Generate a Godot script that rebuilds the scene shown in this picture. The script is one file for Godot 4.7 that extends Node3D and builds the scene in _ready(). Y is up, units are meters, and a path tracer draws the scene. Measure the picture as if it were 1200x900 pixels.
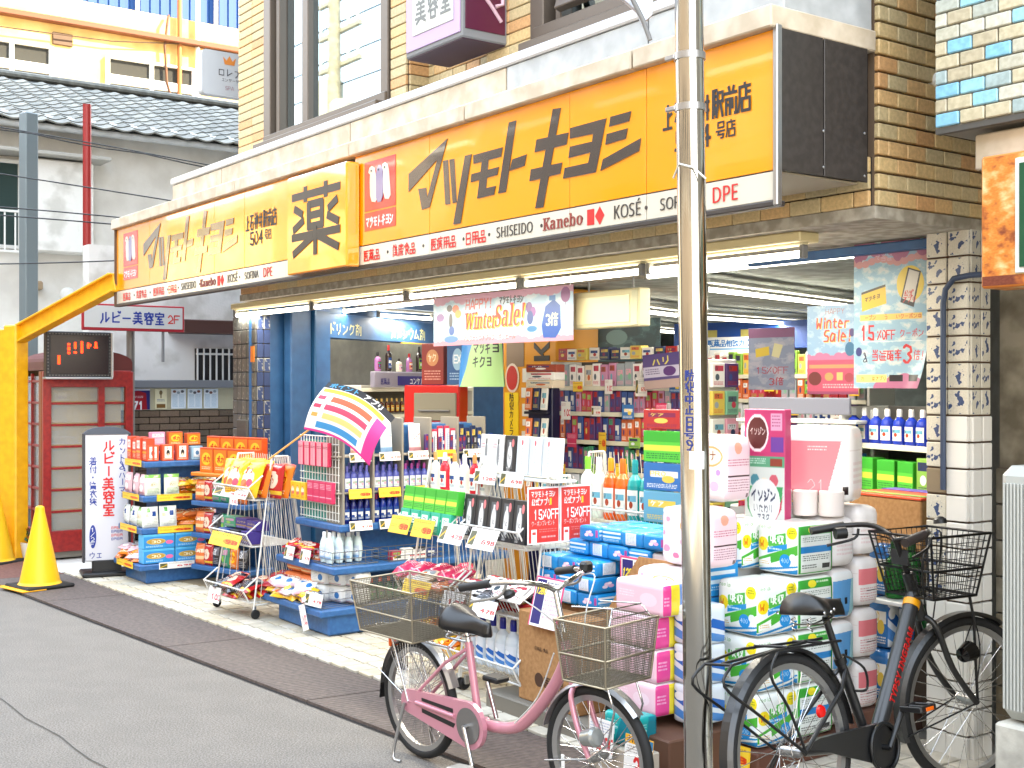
extends Node3D
var M := {}
var used := {}
var cache := {}
var rng := RandomNumberGenerator.new()

func numbered(n: String) -> String:
	var k: int = used.get(n, 0)
	used[n] = k + 1
	return n if k == 0 else "%s_%03d" % [n, k]

func tag(o: Node3D, label: String, cat: String, group := "") -> Node3D:
	o.set_meta("label", label)
	o.set_meta("category", cat)
	if group != "":
		o.set_meta("group", group)
	return o

func thing(n: String, label: String, cat: String, at := Vector3.ZERO, turn := 0.0, group := "") -> Node3D:
	var o := Node3D.new()
	o.name = numbered(n)
	add_child(o)
	o.position = at
	o.rotation.y = turn
	tag(o, label, cat, group)
	return o

func one(n: String, mesh: Mesh, mat, label: String, cat: String, at := Vector3.ZERO, turn := 0.0, group := "") -> MeshInstance3D:
	var o := MeshInstance3D.new()
	o.mesh = mesh
	o.material_override = mat
	o.name = numbered(n)
	add_child(o)
	o.position = at
	o.rotation.y = turn
	tag(o, label, cat, group)
	return o

func part(n: String, mesh: Mesh, mat, parent: Node3D, at := Vector3.ZERO, rot := Vector3.ZERO) -> MeshInstance3D:
	var o := MeshInstance3D.new()
	o.mesh = mesh
	o.material_override = mat
	o.name = n
	parent.add_child(o, true)
	o.position = at
	o.rotation = rot
	return o

func struct(n: String, mesh: Mesh, mat, at := Vector3.ZERO) -> MeshInstance3D:
	var o := MeshInstance3D.new()
	o.mesh = mesh
	o.material_override = mat
	o.name = numbered(n)
	add_child(o)
	o.position = at
	o.set_meta("kind", "structure")
	return o

func copy(src: Node3D, at: Vector3, turn: float, label := "") -> Node3D:
	var c: Node3D = src.duplicate()
	c.name = numbered(String(src.name).rstrip("0123456789").trim_suffix("_"))
	add_child(c)
	c.position = at
	c.rotation = Vector3(0, turn, 0)
	if label != "":
		c.set_meta("label", label)
	return c

func mat(c: Color, rough := 0.7, metal := 0.0) -> StandardMaterial3D:
	var key := "m%s_%.2f_%.2f" % [c.to_html(), rough, metal]
	if cache.has(key):
		return cache[key]
	var m := StandardMaterial3D.new()
	m.albedo_color = c
	m.roughness = rough
	m.metallic = metal
	cache[key] = m
	return m

func noise_tex(seed_: int, freq: float, c0: Color, c1: Color, lo := 0.3, hi := 0.7, octaves := 4, type := FastNoiseLite.TYPE_SIMPLEX_SMOOTH, size := 512) -> ImageTexture:
	var f := FastNoiseLite.new()
	f.seed = seed_
	f.frequency = freq
	f.noise_type = type
	f.fractal_octaves = octaves
	var im := f.get_seamless_image(size, size)
	im.convert(Image.FORMAT_RGB8)
	var d := im.get_data()
	var out := PackedByteArray()
	out.resize(d.size())
	var lut := []
	for i in 256:
		var t := clampf((i / 255.0 - lo) / (hi - lo), 0, 1)
		var c := c0.lerp(c1, t)
		lut.append([int(c.r * 255), int(c.g * 255), int(c.b * 255)])
	for i in range(0, d.size(), 3):
		var l: Array = lut[d[i]]
		out[i] = l[0]
		out[i + 1] = l[1]
		out[i + 2] = l[2]
	return ImageTexture.create_from_image(Image.create_from_data(size, size, false, Image.FORMAT_RGB8, out))

func rough_mat(tex: Texture2D, scale: float, rough: float, bump: Texture2D = null, bump_cm := 0.1, tint := Color.WHITE) -> StandardMaterial3D:
	var m := StandardMaterial3D.new()
	m.albedo_color = tint
	m.albedo_texture = tex
	m.uv1_triplanar = true
	m.uv1_world_triplanar = true
	m.uv1_scale = Vector3.ONE * scale
	m.roughness = rough
	if bump:
		m.heightmap_enabled = true
		m.heightmap_texture = bump
		m.heightmap_scale = bump_cm
	return m

func tinted(m: StandardMaterial3D, c: Color) -> StandardMaterial3D:
	var n: StandardMaterial3D = m.duplicate()
	n.albedo_color = c
	return n

func glow(c: Color, e: float) -> StandardMaterial3D:
	var m := StandardMaterial3D.new()
	m.albedo_color = c
	m.emission_enabled = true
	m.emission = c
	m.emission_energy_multiplier = e
	return m

func glass(c: Color, alpha: float, rough := 0.02) -> StandardMaterial3D:
	var m := StandardMaterial3D.new()
	m.transparency = BaseMaterial3D.TRANSPARENCY_ALPHA
	m.albedo_color = Color(c.r, c.g, c.b, alpha)
	m.roughness = rough
	return m

func picture(im: Image, rough := 0.5) -> StandardMaterial3D:
	var m := StandardMaterial3D.new()
	m.albedo_texture = ImageTexture.create_from_image(im)
	m.roughness = rough
	m.texture_repeat = false
	return m

func S() -> SurfaceTool:
	var st := SurfaceTool.new()
	st.begin(Mesh.PRIMITIVE_TRIANGLES)
	return st

func tri(st: SurfaceTool, a: Vector3, b: Vector3, c: Vector3, uv := Vector2.ZERO) -> void:
	st.set_normal((b - a).cross(c - a).normalized())
	st.set_uv(uv)
	st.add_vertex(a); st.add_vertex(c); st.add_vertex(b)

func quad(st: SurfaceTool, a: Vector3, b: Vector3, c: Vector3, d: Vector3, uv := Rect2(0, 0, 1, 1)) -> void:
	var n := (b - a).cross(d - a)
	if n.length_squared() < 1e-14:
		n = (c - b).cross(a - c)
	n = n.normalized()
	var u := [Vector2(uv.position.x, uv.end.y), uv.end, Vector2(uv.end.x, uv.position.y), uv.position]
	var p := [a, b, c, d]
	for i in [0, 2, 1, 0, 3, 2]:
		st.set_normal(n)
		st.set_uv(u[i])
		st.add_vertex(p[i])

func box(st: SurfaceTool, c: Vector3, s: Vector3, b := Basis.IDENTITY) -> void:
	var h := s / 2
	var p := []
	for i in 8:
		p.append(c + b * Vector3(h.x * (1 if i & 1 else -1), h.y * (1 if i & 2 else -1), h.z * (1 if i & 4 else -1)))
	quad(st, p[4], p[5], p[7], p[6])
	quad(st, p[1], p[0], p[2], p[3])
	quad(st, p[5], p[1], p[3], p[7])
	quad(st, p[0], p[4], p[6], p[2])
	quad(st, p[6], p[7], p[3], p[2])
	quad(st, p[0], p[1], p[5], p[4])

func bm(s: Vector3) -> Mesh: # plain box mesh
	var key := "b%.4f_%.4f_%.4f" % [s.x, s.y, s.z]
	if not cache.has(key):
		var st := S()
		box(st, Vector3.ZERO, s)
		cache[key] = st.commit()
	return cache[key]

func cb(s: Vector3, r := 0.004) -> Mesh: # box with chamfered edges
	var key := "c%.4f_%.4f_%.4f_%.4f" % [s.x, s.y, s.z, r]
	if cache.has(key):
		return cache[key]
	var st := S()
	add_cb(st, Vector3.ZERO, s, r)
	cache[key] = st.commit()
	return cache[key]

func add_cb(st: SurfaceTool, at: Vector3, s: Vector3, r := 0.004, bas := Basis.IDENTITY, uv := Rect2(0, 0, 1, 1), uv_side := Rect2(0, 0, 1, 1)) -> void:
	var h := s / 2
	r = minf(r, minf(h.x, minf(h.y, h.z)) * 0.7)
	var P := func(x, y, z): return at + bas * Vector3(x, y, z)
	var hx := h.x - r
	var hy := h.y - r
	var hz := h.z - r
	quad(st, P.call(-hx, -hy, h.z), P.call(hx, -hy, h.z), P.call(hx, hy, h.z), P.call(-hx, hy, h.z), uv)
	quad(st, P.call(hx, -hy, -h.z), P.call(-hx, -hy, -h.z), P.call(-hx, hy, -h.z), P.call(hx, hy, -h.z), uv_side)
	quad(st, P.call(h.x, -hy, hz), P.call(h.x, -hy, -hz), P.call(h.x, hy, -hz), P.call(h.x, hy, hz), uv_side)
	quad(st, P.call(-h.x, -hy, -hz), P.call(-h.x, -hy, hz), P.call(-h.x, hy, hz), P.call(-h.x, hy, -hz), uv_side)
	quad(st, P.call(-hx, h.y, hz), P.call(hx, h.y, hz), P.call(hx, h.y, -hz), P.call(-hx, h.y, -hz), uv_side)
	quad(st, P.call(-hx, -h.y, -hz), P.call(hx, -h.y, -hz), P.call(hx, -h.y, hz), P.call(-hx, -h.y, hz), uv_side)
	var e := Rect2(uv_side.position + uv_side.size * 0.05, uv_side.size * 0.02)
	for a in [-1, 1]:
		for b in [-1, 1]:
			var q := [P.call(-hx, a * hy, b * h.z), P.call(hx, a * hy, b * h.z), P.call(hx, a * h.y, b * hz), P.call(-hx, a * h.y, b * hz)]
			if a * b < 0: q.reverse()
			quad(st, q[0], q[1], q[2], q[3], e)
			q = [P.call(a * h.x, -hy, b * hz), P.call(a * h.x, hy, b * hz), P.call(a * hx, hy, b * h.z), P.call(a * hx, -hy, b * h.z)]
			if a * b < 0: q.reverse()
			quad(st, q[0], q[1], q[2], q[3], e)
			q = [P.call(a * hx, b * h.y, -hz), P.call(a * hx, b * h.y, hz), P.call(a * h.x, b * hy, hz), P.call(a * h.x, b * hy, -hz)]
			if a * b < 0: q.reverse()
			quad(st, q[0], q[1], q[2], q[3], e)
			for c in [-1, 1]:
				var t := [P.call(a * h.x, b * hy, c * hz), P.call(a * hx, b * h.y, c * hz), P.call(a * hx, b * hy, c * h.z)]
				if a * b * c < 0: t.reverse()
				tri(st, t[0], t[1], t[2], e.position)

func add_soft(st: SurfaceTool, s: Vector3, r: float, uv: Rect2, uvx: Rect2, uv_side: Rect2, n := 7) -> void:
	var h := s / 2
	var core := h - Vector3.ONE * minf(r, minf(h.x, minf(h.y, h.z)) * 0.8)
	var ax := [[Vector3.BACK, Vector3.RIGHT], [Vector3.RIGHT, Vector3.FORWARD], [Vector3.FORWARD, Vector3.LEFT], [Vector3.LEFT, Vector3.BACK], [Vector3.UP, Vector3.RIGHT], [Vector3.DOWN, Vector3.RIGHT]]
	for f in 6:
		var nz: Vector3 = ax[f][0]
		var ux: Vector3 = ax[f][1]
		var uy := nz.cross(ux)
		var rect := uv if f == 0 else (uvx if f == 1 else uv_side)
		for i in n:
			for j in n:
				var q := []
				for o in [[0, 0], [1, 0], [1, 1], [0, 1]]:
					var a := sin((2.0 * (i + o[0]) / n - 1.0) * PI / 2)
					var b := sin((2.0 * (j + o[1]) / n - 1.0) * PI / 2)
					var p := (nz + ux * a + uy * b) * h
					var k := p.clamp(-core, core)
					var d := p - k
					if d.length() > 0.0001:
						p = k + d.normalized() * (h.x - core.x)
					var w := 0.03 * (sin(p.x * 61.0 + p.y * 43.0) * sin(p.z * 57.0 + p.y * 37.0) + 0.6 * sin(p.x * 113.0 - p.z * 97.0 + p.y * 71.0))
					p += p.normalized() * w * r
					q.append([p, Vector2(lerpf(rect.position.x, rect.end.x, (a + 1) / 2), lerpf(rect.end.y, rect.position.y, (b + 1) / 2))])
				for v in [0, 2, 1, 0, 3, 2]:
					st.set_uv(q[v][1])
					st.set_normal(((q[v][0] - (q[v][0] as Vector3).clamp(-core, core)) as Vector3).normalized())
					st.add_vertex(q[v][0])

func tube(st: SurfaceTool, pts: Array, r, sides := 8, closed := false) -> void:
	var n := pts.size()
	var rings := []
	var dir := []
	for i in n:
		var a: Vector3 = pts[(i - 1 + n) % n] if closed else pts[maxi(i - 1, 0)]
		var b: Vector3 = pts[(i + 1) % n] if closed else pts[mini(i + 1, n - 1)]
		dir.append((b - a).normalized())
	var up := Vector3.UP if absf(dir[0].y) < 0.9 else Vector3.RIGHT
	var nx: Vector3 = dir[0].cross(up).normalized()
	for i in n:
		nx = (nx - dir[i] * nx.dot(dir[i])).normalized()
		var ny: Vector3 = dir[i].cross(nx)
		var rr: float = r[i] if r is Array else r
		var ring := []
		for k in sides:
			var t := TAU * k / sides
			ring.append([pts[i] + (nx * cos(t) + ny * sin(t)) * rr, nx * cos(t) + ny * sin(t)])
		rings.append(ring)
	for i in (n if closed else n - 1):
		var A: Array = rings[i]
		var B: Array = rings[(i + 1) % n]
		for k in sides:
			var k2 := (k + 1) % sides
			for v in [A[k], B[k2], A[k2], A[k], B[k], B[k2]]:
				st.set_normal(v[1])
				st.set_uv(Vector2.ZERO)
				st.add_vertex(v[0])
	if not closed:
		for e in [0, n - 1]:
			var s := -1.0 if e == 0 else 1.0
			for k in range(1, sides - 1):
				var t := [rings[e][0][0], rings[e][k][0], rings[e][k + 1][0]]
				if e == 0: t.reverse()
				st.set_normal(dir[e] * s)
				st.set_uv(Vector2.ZERO)
				for v in [t[0], t[2], t[1]]:
					st.set_normal(dir[e] * s)
					st.add_vertex(v)

func tubes(lines: Array, r, sides := 6) -> Mesh:
	var st := S()
	for l in lines:
		tube(st, l, r, sides)
	return st.commit()

func lathe(st: SurfaceTool, prof: Array, sides := 16, at := Vector3.ZERO, bas := Basis.IDENTITY, squash := 1.0) -> void:
	for i in prof.size() - 1:
		var a: Vector2 = prof[i]
		var b: Vector2 = prof[i + 1]
		var nrm := Vector2(b.y - a.y, -(b.x - a.x)).normalized()
		for k in sides:
			var t0 := TAU * k / sides
			var t1 := TAU * (k + 1) / sides
			var q := []
			for w in [[a, t0], [a, t1], [b, t1], [b, t0]]:
				var p: Vector2 = w[0]
				var t: float = w[1]
				q.append([at + bas * Vector3(p.x * sin(t), p.y, p.x * cos(t) * squash), (bas * Vector3(nrm.x * sin(t), nrm.y, nrm.x * cos(t))).normalized(), Vector2(t / TAU, 1.0 - float(i) / prof.size())])
			for j in [0, 2, 1, 0, 3, 2]:
				st.set_normal(q[j][1])
				st.set_uv(q[j][2])
				st.add_vertex(q[j][0])

func lathe_mesh(prof: Array, sides := 16, squash := 1.0) -> Mesh:
	var key := "l%s_%d_%.2f" % [str(prof), sides, squash]
	if not cache.has(key):
		var st := S()
		lathe(st, prof, sides, Vector3.ZERO, Basis.IDENTITY, squash)
		cache[key] = st.commit()
	return cache[key]

func plate(st: SurfaceTool, poly: Array, z := 0.0, depth := 0.003) -> void:
	var pp := PackedVector2Array(poly)
	if Geometry2D.is_polygon_clockwise(pp):
		pp.reverse()
	var idx := Geometry2D.triangulate_polygon(pp)
	for i in range(0, idx.size(), 3):
		var v := [pp[idx[i]], pp[idx[i + 1]], pp[idx[i + 2]]]
		if (v[1] - v[0]).cross(v[2] - v[0]) < 0:
			v.reverse()
		tri(st, Vector3(v[0].x, v[0].y, z), Vector3(v[1].x, v[1].y, z), Vector3(v[2].x, v[2].y, z))
		if depth > 0.0:
			tri(st, Vector3(v[2].x, v[2].y, z - depth), Vector3(v[1].x, v[1].y, z - depth), Vector3(v[0].x, v[0].y, z - depth))
	if depth > 0.0:
		for i in pp.size():
			var a := pp[i]
			var b := pp[(i + 1) % pp.size()]
			quad(st, Vector3(a.x, a.y, z - depth), Vector3(b.x, b.y, z - depth), Vector3(b.x, b.y, z), Vector3(a.x, a.y, z))

func plate_mesh(polys: Array, depth := 0.003) -> Mesh:
	var st := S()
	for i in polys.size():
		plate(st, polys[i], i * 0.0002, depth)
	return st.commit()

func oval(rx: float, ry: float, n := 24, c := Vector2.ZERO) -> Array:
	var o := []
	for i in n:
		o.append(c + Vector2(rx * cos(TAU * i / n), ry * sin(TAU * i / n)))
	return o

func sheet(w: float, h: float, t := 0.004) -> Mesh:
	var key := "s%.4f_%.4f_%.4f" % [w, h, t]
	if cache.has(key):
		return cache[key]
	var st := S()
	add_cb(st, Vector3.ZERO, Vector3(w, h, t), t * 0.2, Basis.IDENTITY, Rect2(0, 0, 1, 1), Rect2(0.005, 0.005, 0.005, 0.005))
	cache[key] = st.commit()
	return cache[key]

func curled(w: float, h: float, bow: float, curl: float, n := 10) -> Mesh:
	var st := S()
	for side in [0, 1]:
		for i in n:
			for j in n:
				var q := []
				for o in [[0, 0], [1, 0], [1, 1], [0, 1]]:
					var u := float(i + o[0]) / n
					var v := float(j + o[1]) / n
					var z := bow * (1.0 - pow(2.0 * u - 1.0, 2)) + curl * pow(maxf(0.0, (u - 0.6) / 0.4), 2) * pow(maxf(0.0, (0.4 - v) / 0.4), 2)
					q.append([Vector3((u - 0.5) * w, (v - 0.5) * h, z - side * 0.002), Vector2(u, 1.0 - v)])
				var order := [0, 2, 1, 0, 3, 2] if side == 0 else [0, 1, 2, 0, 2, 3]
				for k in order:
					st.set_uv(q[k][1] if side == 0 else Vector2(0.01, 0.01))
					st.add_vertex(q[k][0])
	st.index()
	st.generate_normals()
	return st.commit()

var G := {}
func glyph_strokes(ch: String) -> Array:
	if cache.has("g" + ch):
		return cache["g" + ch]
	var out := []
	for s in String(G.get(ch, "")).split(" ", false):
		var l := []
		for i in range(0, s.length() - 1, 2):
			l.append(Vector2(s[i].to_int() / 9.0, s[i + 1].to_int() / 9.0))
		out.append(l)
	cache["g" + ch] = out
	return out

func advance(ch: String) -> float:
	if ch == " " or ch == "・" or ch == "." or ch == "!" or ch == "i" or ch == "l" or ch == "I":
		return 0.55
	return 0.8 if ch.unicode_at(0) < 256 else 1.1

func writing(text: String, size: float, weight := 0.11, vertical := false, squeeze := 1.0, slant := 0.0) -> Mesh:
	var total := 0.0
	for ch in text:
		total += 1.12 if vertical else advance(ch)
	var st := S()
	var pos := -total / 2
	for ch in text:
		var adv := 1.12 if vertical else advance(ch)
		var wide := 0.7 if ch.unicode_at(0) < 256 and not vertical else 0.92
		var k := 0
		for l in glyph_strokes(ch):
			for i in l.size() - 1:
				var P := []
				for e in [l[i], l[i + 1]]:
					var v: Vector2 = e
					if vertical and ch == "ー":
						v = Vector2(v.y, v.x)
					var x := (v.x - 0.5) * 0.92 if vertical else pos + 0.04 + v.x * wide
					var y := -(pos + 0.06 + v.y) if vertical else 0.5 - v.y
					P.append(Vector2((x + slant * y) * size * squeeze, y * size))
				var a: Vector2 = P[0]
				var b: Vector2 = P[1]
				var d := (b - a).normalized() * size * weight * 0.5
				var n := Vector2(-d.y, d.x)
				a -= d * 0.8
				b += d * 0.8
				var z := 0.0004 + k * 0.00012
				quad(st, Vector3(a.x - n.x, a.y - n.y, z), Vector3(b.x - n.x, b.y - n.y, z), Vector3(b.x + n.x, b.y + n.y, z), Vector3(a.x + n.x, a.y + n.y, z))
				k += 1
		pos += adv
	return st.commit()

func latin(text: String, size: float, depth := 0.002, serif := false, bold := false) -> Mesh:
	var f := SystemFont.new()
	f.font_names = PackedStringArray(["Droid Serif" if serif else "Droid Sans"])
	if bold:
		f.font_weight = 700
	var t := TextMesh.new()
	t.text = text
	t.font = f
	t.font_size = 32
	t.pixel_size = size / 24.0
	t.depth = depth
	t.curve_step = 2.0
	return t

func pic(w: int, h: int, c: Color) -> Image:
	var im := Image.create(w, h, false, Image.FORMAT_RGB8)
	im.fill(c)
	return im

func r_(im: Image, x: float, y: float, w: float, h: float, c: Color) -> void:
	im.fill_rect(Rect2i(int(x), int(y), maxi(1, int(w)), maxi(1, int(h))), c)

func disc(im: Image, cx: float, cy: float, rx: float, ry: float, c: Color) -> void:
	for y in range(int(cy - ry), int(cy + ry) + 1):
		var t := (y - cy) / ry
		if absf(t) < 1.0:
			var w := rx * sqrt(1.0 - t * t)
			r_(im, cx - w, y, w * 2, 1, c)

func line(im: Image, a: Vector2, b: Vector2, w: float, c: Color) -> void:
	var n := int(a.distance_to(b) / maxf(1.0, w * 0.4)) + 1
	for i in n + 1:
		var p := a.lerp(b, float(i) / n)
		r_(im, p.x - w / 2, p.y - w / 2, w, w, c)

func poly(im: Image, pts: Array, c: Color) -> void:
	var y0 := 1e9
	var y1 := -1e9
	for p in pts:
		y0 = minf(y0, p.y)
		y1 = maxf(y1, p.y)
	for y in range(int(y0), int(y1) + 1):
		var xs := []
		for i in pts.size():
			var a: Vector2 = pts[i]
			var b: Vector2 = pts[(i + 1) % pts.size()]
			if (a.y <= y) != (b.y <= y):
				xs.append(a.x + (y - a.y) / (b.y - a.y) * (b.x - a.x))
		xs.sort()
		for i in range(0, xs.size() - 1, 2):
			r_(im, xs[i], y, xs[i + 1] - xs[i], 1, c)

func words(im: Image, text: String, x: float, y: float, size: float, c: Color, weight := 0.12, squeeze := 1.0, slant := 0.0, vertical := false, rise := 0.0) -> float:
	var pos := 0.0
	for ch in text:
		for l in glyph_strokes(ch):
			for i in l.size() - 1:
				var P := []
				for e in [l[i], l[i + 1]]:
					var v: Vector2 = e
					if vertical and ch == "ー":
						v = Vector2(v.y, v.x)
					var wide := 0.7 if ch.unicode_at(0) < 256 and not vertical else 0.92
					var px := v.x * size if vertical else x + (pos + v.x * wide + slant * (1.0 - v.y)) * size * squeeze
					if vertical:
						px += x
					var py := y + (pos + v.y) * size if vertical else y + v.y * size - rise * (px - x)
					P.append(Vector2(px, py))
				line(im, P[0], P[1], maxf(1.0, size * weight), c)
		pos += 1.12 if vertical else advance(ch)
	return x + pos * size * squeeze

func small_print(im: Image, x: float, y: float, w: float, h: float, rows: int, c: Color) -> void:
	for i in rows:
		var px := x
		while px < x + w - 2:
			var l := rng.randf_range(0.02, 0.09) * w
			r_(im, px, y + h * i / rows, minf(l, x + w - px), h / rows * 0.55, c)
			px += l + w * 0.02

func make_glyphs() -> void:
	G = {
		"マ": "128256 3568", "ツ": "1224 4154 827639", "ッ": "2335 4445 847759", "モ": "1282 1585 424888", "ト": "3139 3476", "キ": "2372 1685 4159",
		"ヨ": "2282 2585 2888 8288", "シ": "1233 1536 196783", "ル": "323619 616895", "ビ": "212888 8325 7081 9091", "ー": "1585", "ロ": "2282882822", "レ": "212884",
		"ア": "128265 535629", "カ": "13837868 414519", "パ": "3419 6489 7080817170", "ド": "3139 3476 7081 9091", "リ": "2226 717649", "ン": "1233 197683",
		"ク": "3115 32826729", "ウ": "5052 1512827649", "ム": "411887 6599", "ユ": "237378 1888", "ケ": "3115 2383 635639", "イ": "7115 5359", "ソ": "1234 827639",
		"ジ": "1233 1536 196783 7081 9091", "ポ": "1383 5159 3518 7598 7080817170", "プ": "12827639 8090918180", "ラ": "2171 14847749", "ス": "22726519 5689",
		"メ": "7129 3378", "タ": "3115 32826729 4466", "コ": "228288 2888", "エ": "2282 5258 1888", "サ": "1393 3136 717539", "フ": "12827639", "ズ": "22726519 5689 7081 9091",
		"い": "121738 7286", "た": "1363 3119 5484 5889", "わ": "2129 133318 183463848869", "り": "2226 626759", "よ": "5158 5373 583827 5889", "め": "2267 6139281523538487",
		"の": "5159391815337384876979", "う": "4061 246484876949", "で": "1282 825456779 7081", "は": "2129 4383 617839465789",
		"上": "5159 5584 1989", "石": "1191 5117 3585893935", "神": "2031 134316 3439 3546 5292965652 5494 7079", "井": "1383 1686 3138 7179",
		"駅": "1016 1040 1242 1444 1646 4649 2026 1719 3738 51919454 515649 7499", "前": "3042 7062 0292 144449 1419 1646 6467 949989",
		"店": "5051 1191 111609 6265 6393 3595993935", "号": "2080832320 0595 3527877959", "薬": "0191 3032 6062 3363663633 3464 1324 2516 8374 7586 0797 5659 4709 5799",
		"美": "3041 7061 1181 2383 1585 5155 0797 555719 5799", "容": "5051 13119193 3224 6284 5316 5396 3676793936", "室": "5051 13119193 2383 533575 2787 5559 1999",
		"着": "3041 7061 1181 2383 0595 5155 4509 3686893936 3888", "付": "3014 2329 4393 818969 5567", "貸": "2011 1114 3282 5073 2585882825 2686 2787 3819 6889",
		"衣": "5051 1292 5216 3339 3948 7355 5399", "装": "2024 1112 1433 4292 6064 5484 1595 5518 5599 8566", "医": "911119 1999 3224 3383 2585 5255 5528 5588",
		"品": "3171743431 0646490906 5696995956", "健": "2013 1219 4282 4484 4686 3888 6068 3099", "康": "5051 1191 111609 3282 2494 3686 5259 6689 3729",
		"食": "5003 5094 4262 3373763633 3575 3639 3948 5699", "用": "119199 1119 1494 1696 5159", "日": "2181892921 2585", "療": "6061 2191 211809 0213 1605 3383 5339 5386 4575 4777 6589",
		"剤": "3031 0161 5114 1154 1519 4549 1646 7277 929989", "当": "5053 2032 8072 1484 8489 1989 1686", "選": "1122 051518 1829 2999 3373 6191 6393 3696 4548 7578",
		"確": "0141 2115 1444481814 5191 5153 6359 6595 6797 6999 8489", "率": "5051 1191 5133 3363 6345 4565 1324 8373 1797 5659", "倍": "2013 1219 6061 4191 5153 8173 3494 5686895956",
		"防": "1119 114123 234526 7072 4393 6359 659589 8969", "犯": "4014 123649 4739 3516 919575 616899", "作": "3014 2329 5035 4292 6269 6494 6696",
		"動": "1050 0252 1444471714 1545 3138 0747 0959 6393 939989 7159", "中": "1383871713 5059", "相": "0343 2129 2306 2445 5292995952 5494 5696",
		"談": "1121 0242 1434 1636 1838391918 7245 7294 5264 7659 7699", "公": "3115 6195 441878 6689", "式": "0292 1454 3438 1858 606899 8091", "吸": "1242471712 5181 6149 615599 8174 7494 9449",
		"収": "1217 3139 1735 5191 918549 6299", "止": "5158 5484 2428 1888", "円": "119199 1119 1595 5155", "・": "4555 4454", "&": "8965322120405264182939597855",
		"A": "095099 2767", "B": "01097987654501 0161", "C": "8161311316395989", "D": "01518386590901", "E": "81010989 0585", "F": "810109 0565", "G": "81513113163959888555", "H": "0109 8189 0585", "I": "4149",
		"K": "0109 8105 3589", "L": "010989", "M": "0901458189", "N": "09018981", "O": "3151838659391613", "P": "0109 016172746505", "R": "0109 016172746505 4589", "S": "816131131435657686795919", "T": "0181 4149", "U": "01072949698781",
		"V": "014981", "W": "0119457981", "X": "0189 8109", "Y": "014581 4549", "Z": "01810989", "0": "3151738759391713", "1": "234149", "2": "133151738519 1989", "3": "12317284557687593918", "4": "61168646 6169",
		"5": "8121257586895918", "6": "613115184979866525", "7": "118139", "8": "315172735535131231 355576785939181635", "9": "857545342231517285596939", "%": "8109 1213 7677", "!": "4146 4849", ".": "4849", "-": "2666", "/": "8109", "?": "123171845556 5859",
		"a": "8433161829597784 8489", "d": "8433161829597885 8189", "e": "1686753316183969", "i": "4449 4142", "l": "4149", "n": "1419 1533638589", "o": "4316184969877543", "r": "2429 254484", "s": "8363354657785919",
		"t": "42486979 2474", "u": "14185979 8489", "k": "2129 8426 4589", "m": "0409 0534434649 4654748589", "y": "1447 8419", "b": "2129 2553848769", "c": "84634316396988", "w": "0428448894",
		"ハ": "3419 6489", "ピ": "212888 8325 7080817170", "ュ": "354548 2858", "セ": "1483 8356 313888", "ゼ": "1483 8356 313888 7081 9091", "ヤ": "1384 8366 3159", "ふ": "5142 4455 5749 1827 7486", "お": "1262 313916245484867969 7283", "む": "1262 3136171939 3989 8987 7283", "つ": "133284867969",
		"p": "2429 24747727", "へ": "154196", "ニ": "2373 1888", "ヒ": "212888 8325", "ナ": "1484 515639", "ノ": "713619", "チ": "7122 1494 525639", "テ": "2272 1484 545639",
	}

func _ready() -> void:
	rng.seed = 11
	var cam := Camera3D.new()
	cam.name = "camera"
	cam.position = Vector3(0, 1.65, 4.75)
	cam.rotation_degrees = Vector3(0, 54.0, 0)
	cam.fov = 34.5
	cam.near = 0.05
	cam.far = 300.0
	cam.current = true
	add_child(cam)
	var sky := ProceduralSkyMaterial.new()
	sky.sky_top_color = Color(0.71, 0.76, 0.82)
	sky.sky_horizon_color = Color(1.0, 0.945, 0.85)
	sky.sky_curve = 0.12
	sky.sky_energy_multiplier = 1.0
	sky.ground_bottom_color = Color(0.45, 0.44, 0.42)
	sky.ground_horizon_color = Color(0.75, 0.76, 0.78)
	var env := Environment.new()
	env.background_mode = Environment.BG_SKY
	env.sky = Sky.new()
	env.sky.sky_material = sky
	env.background_energy_multiplier = 1.2
	env.tonemap_mode = Environment.TONE_MAPPER_LINEAR
	env.tonemap_exposure = 7.9
	env.sdfgi_enabled = true
	env.ssao_enabled = true
	env.ssil_enabled = true
	var we := WorldEnvironment.new()
	we.name = "world_environment"
	we.environment = env
	add_child(we)
	var sun := DirectionalLight3D.new()
	sun.name = "sun"
	sun.light_color = Color(1.0, 0.93, 0.80)
	sun.light_energy = 1.25
	sun.light_angular_distance = 0.5
	sun.shadow_enabled = true
	sun.look_at_from_position(Vector3(0.55, 0.62, -0.56) * 40.0, Vector3.ZERO)
	add_child(sun)

	make_glyphs()
	make_materials()
	make_prints()
	build_ground()
	build_shop()
	build_neighbour()
	build_backdrop()
	build_opposite()
	build_signs()
	build_lamps()
	build_posters()
	build_left_things()
	build_fixtures()
	build_inside()
	build_right_stacks()
	build_pole()
	build_pink_bicycle()
	build_black_bicycle()

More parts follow.
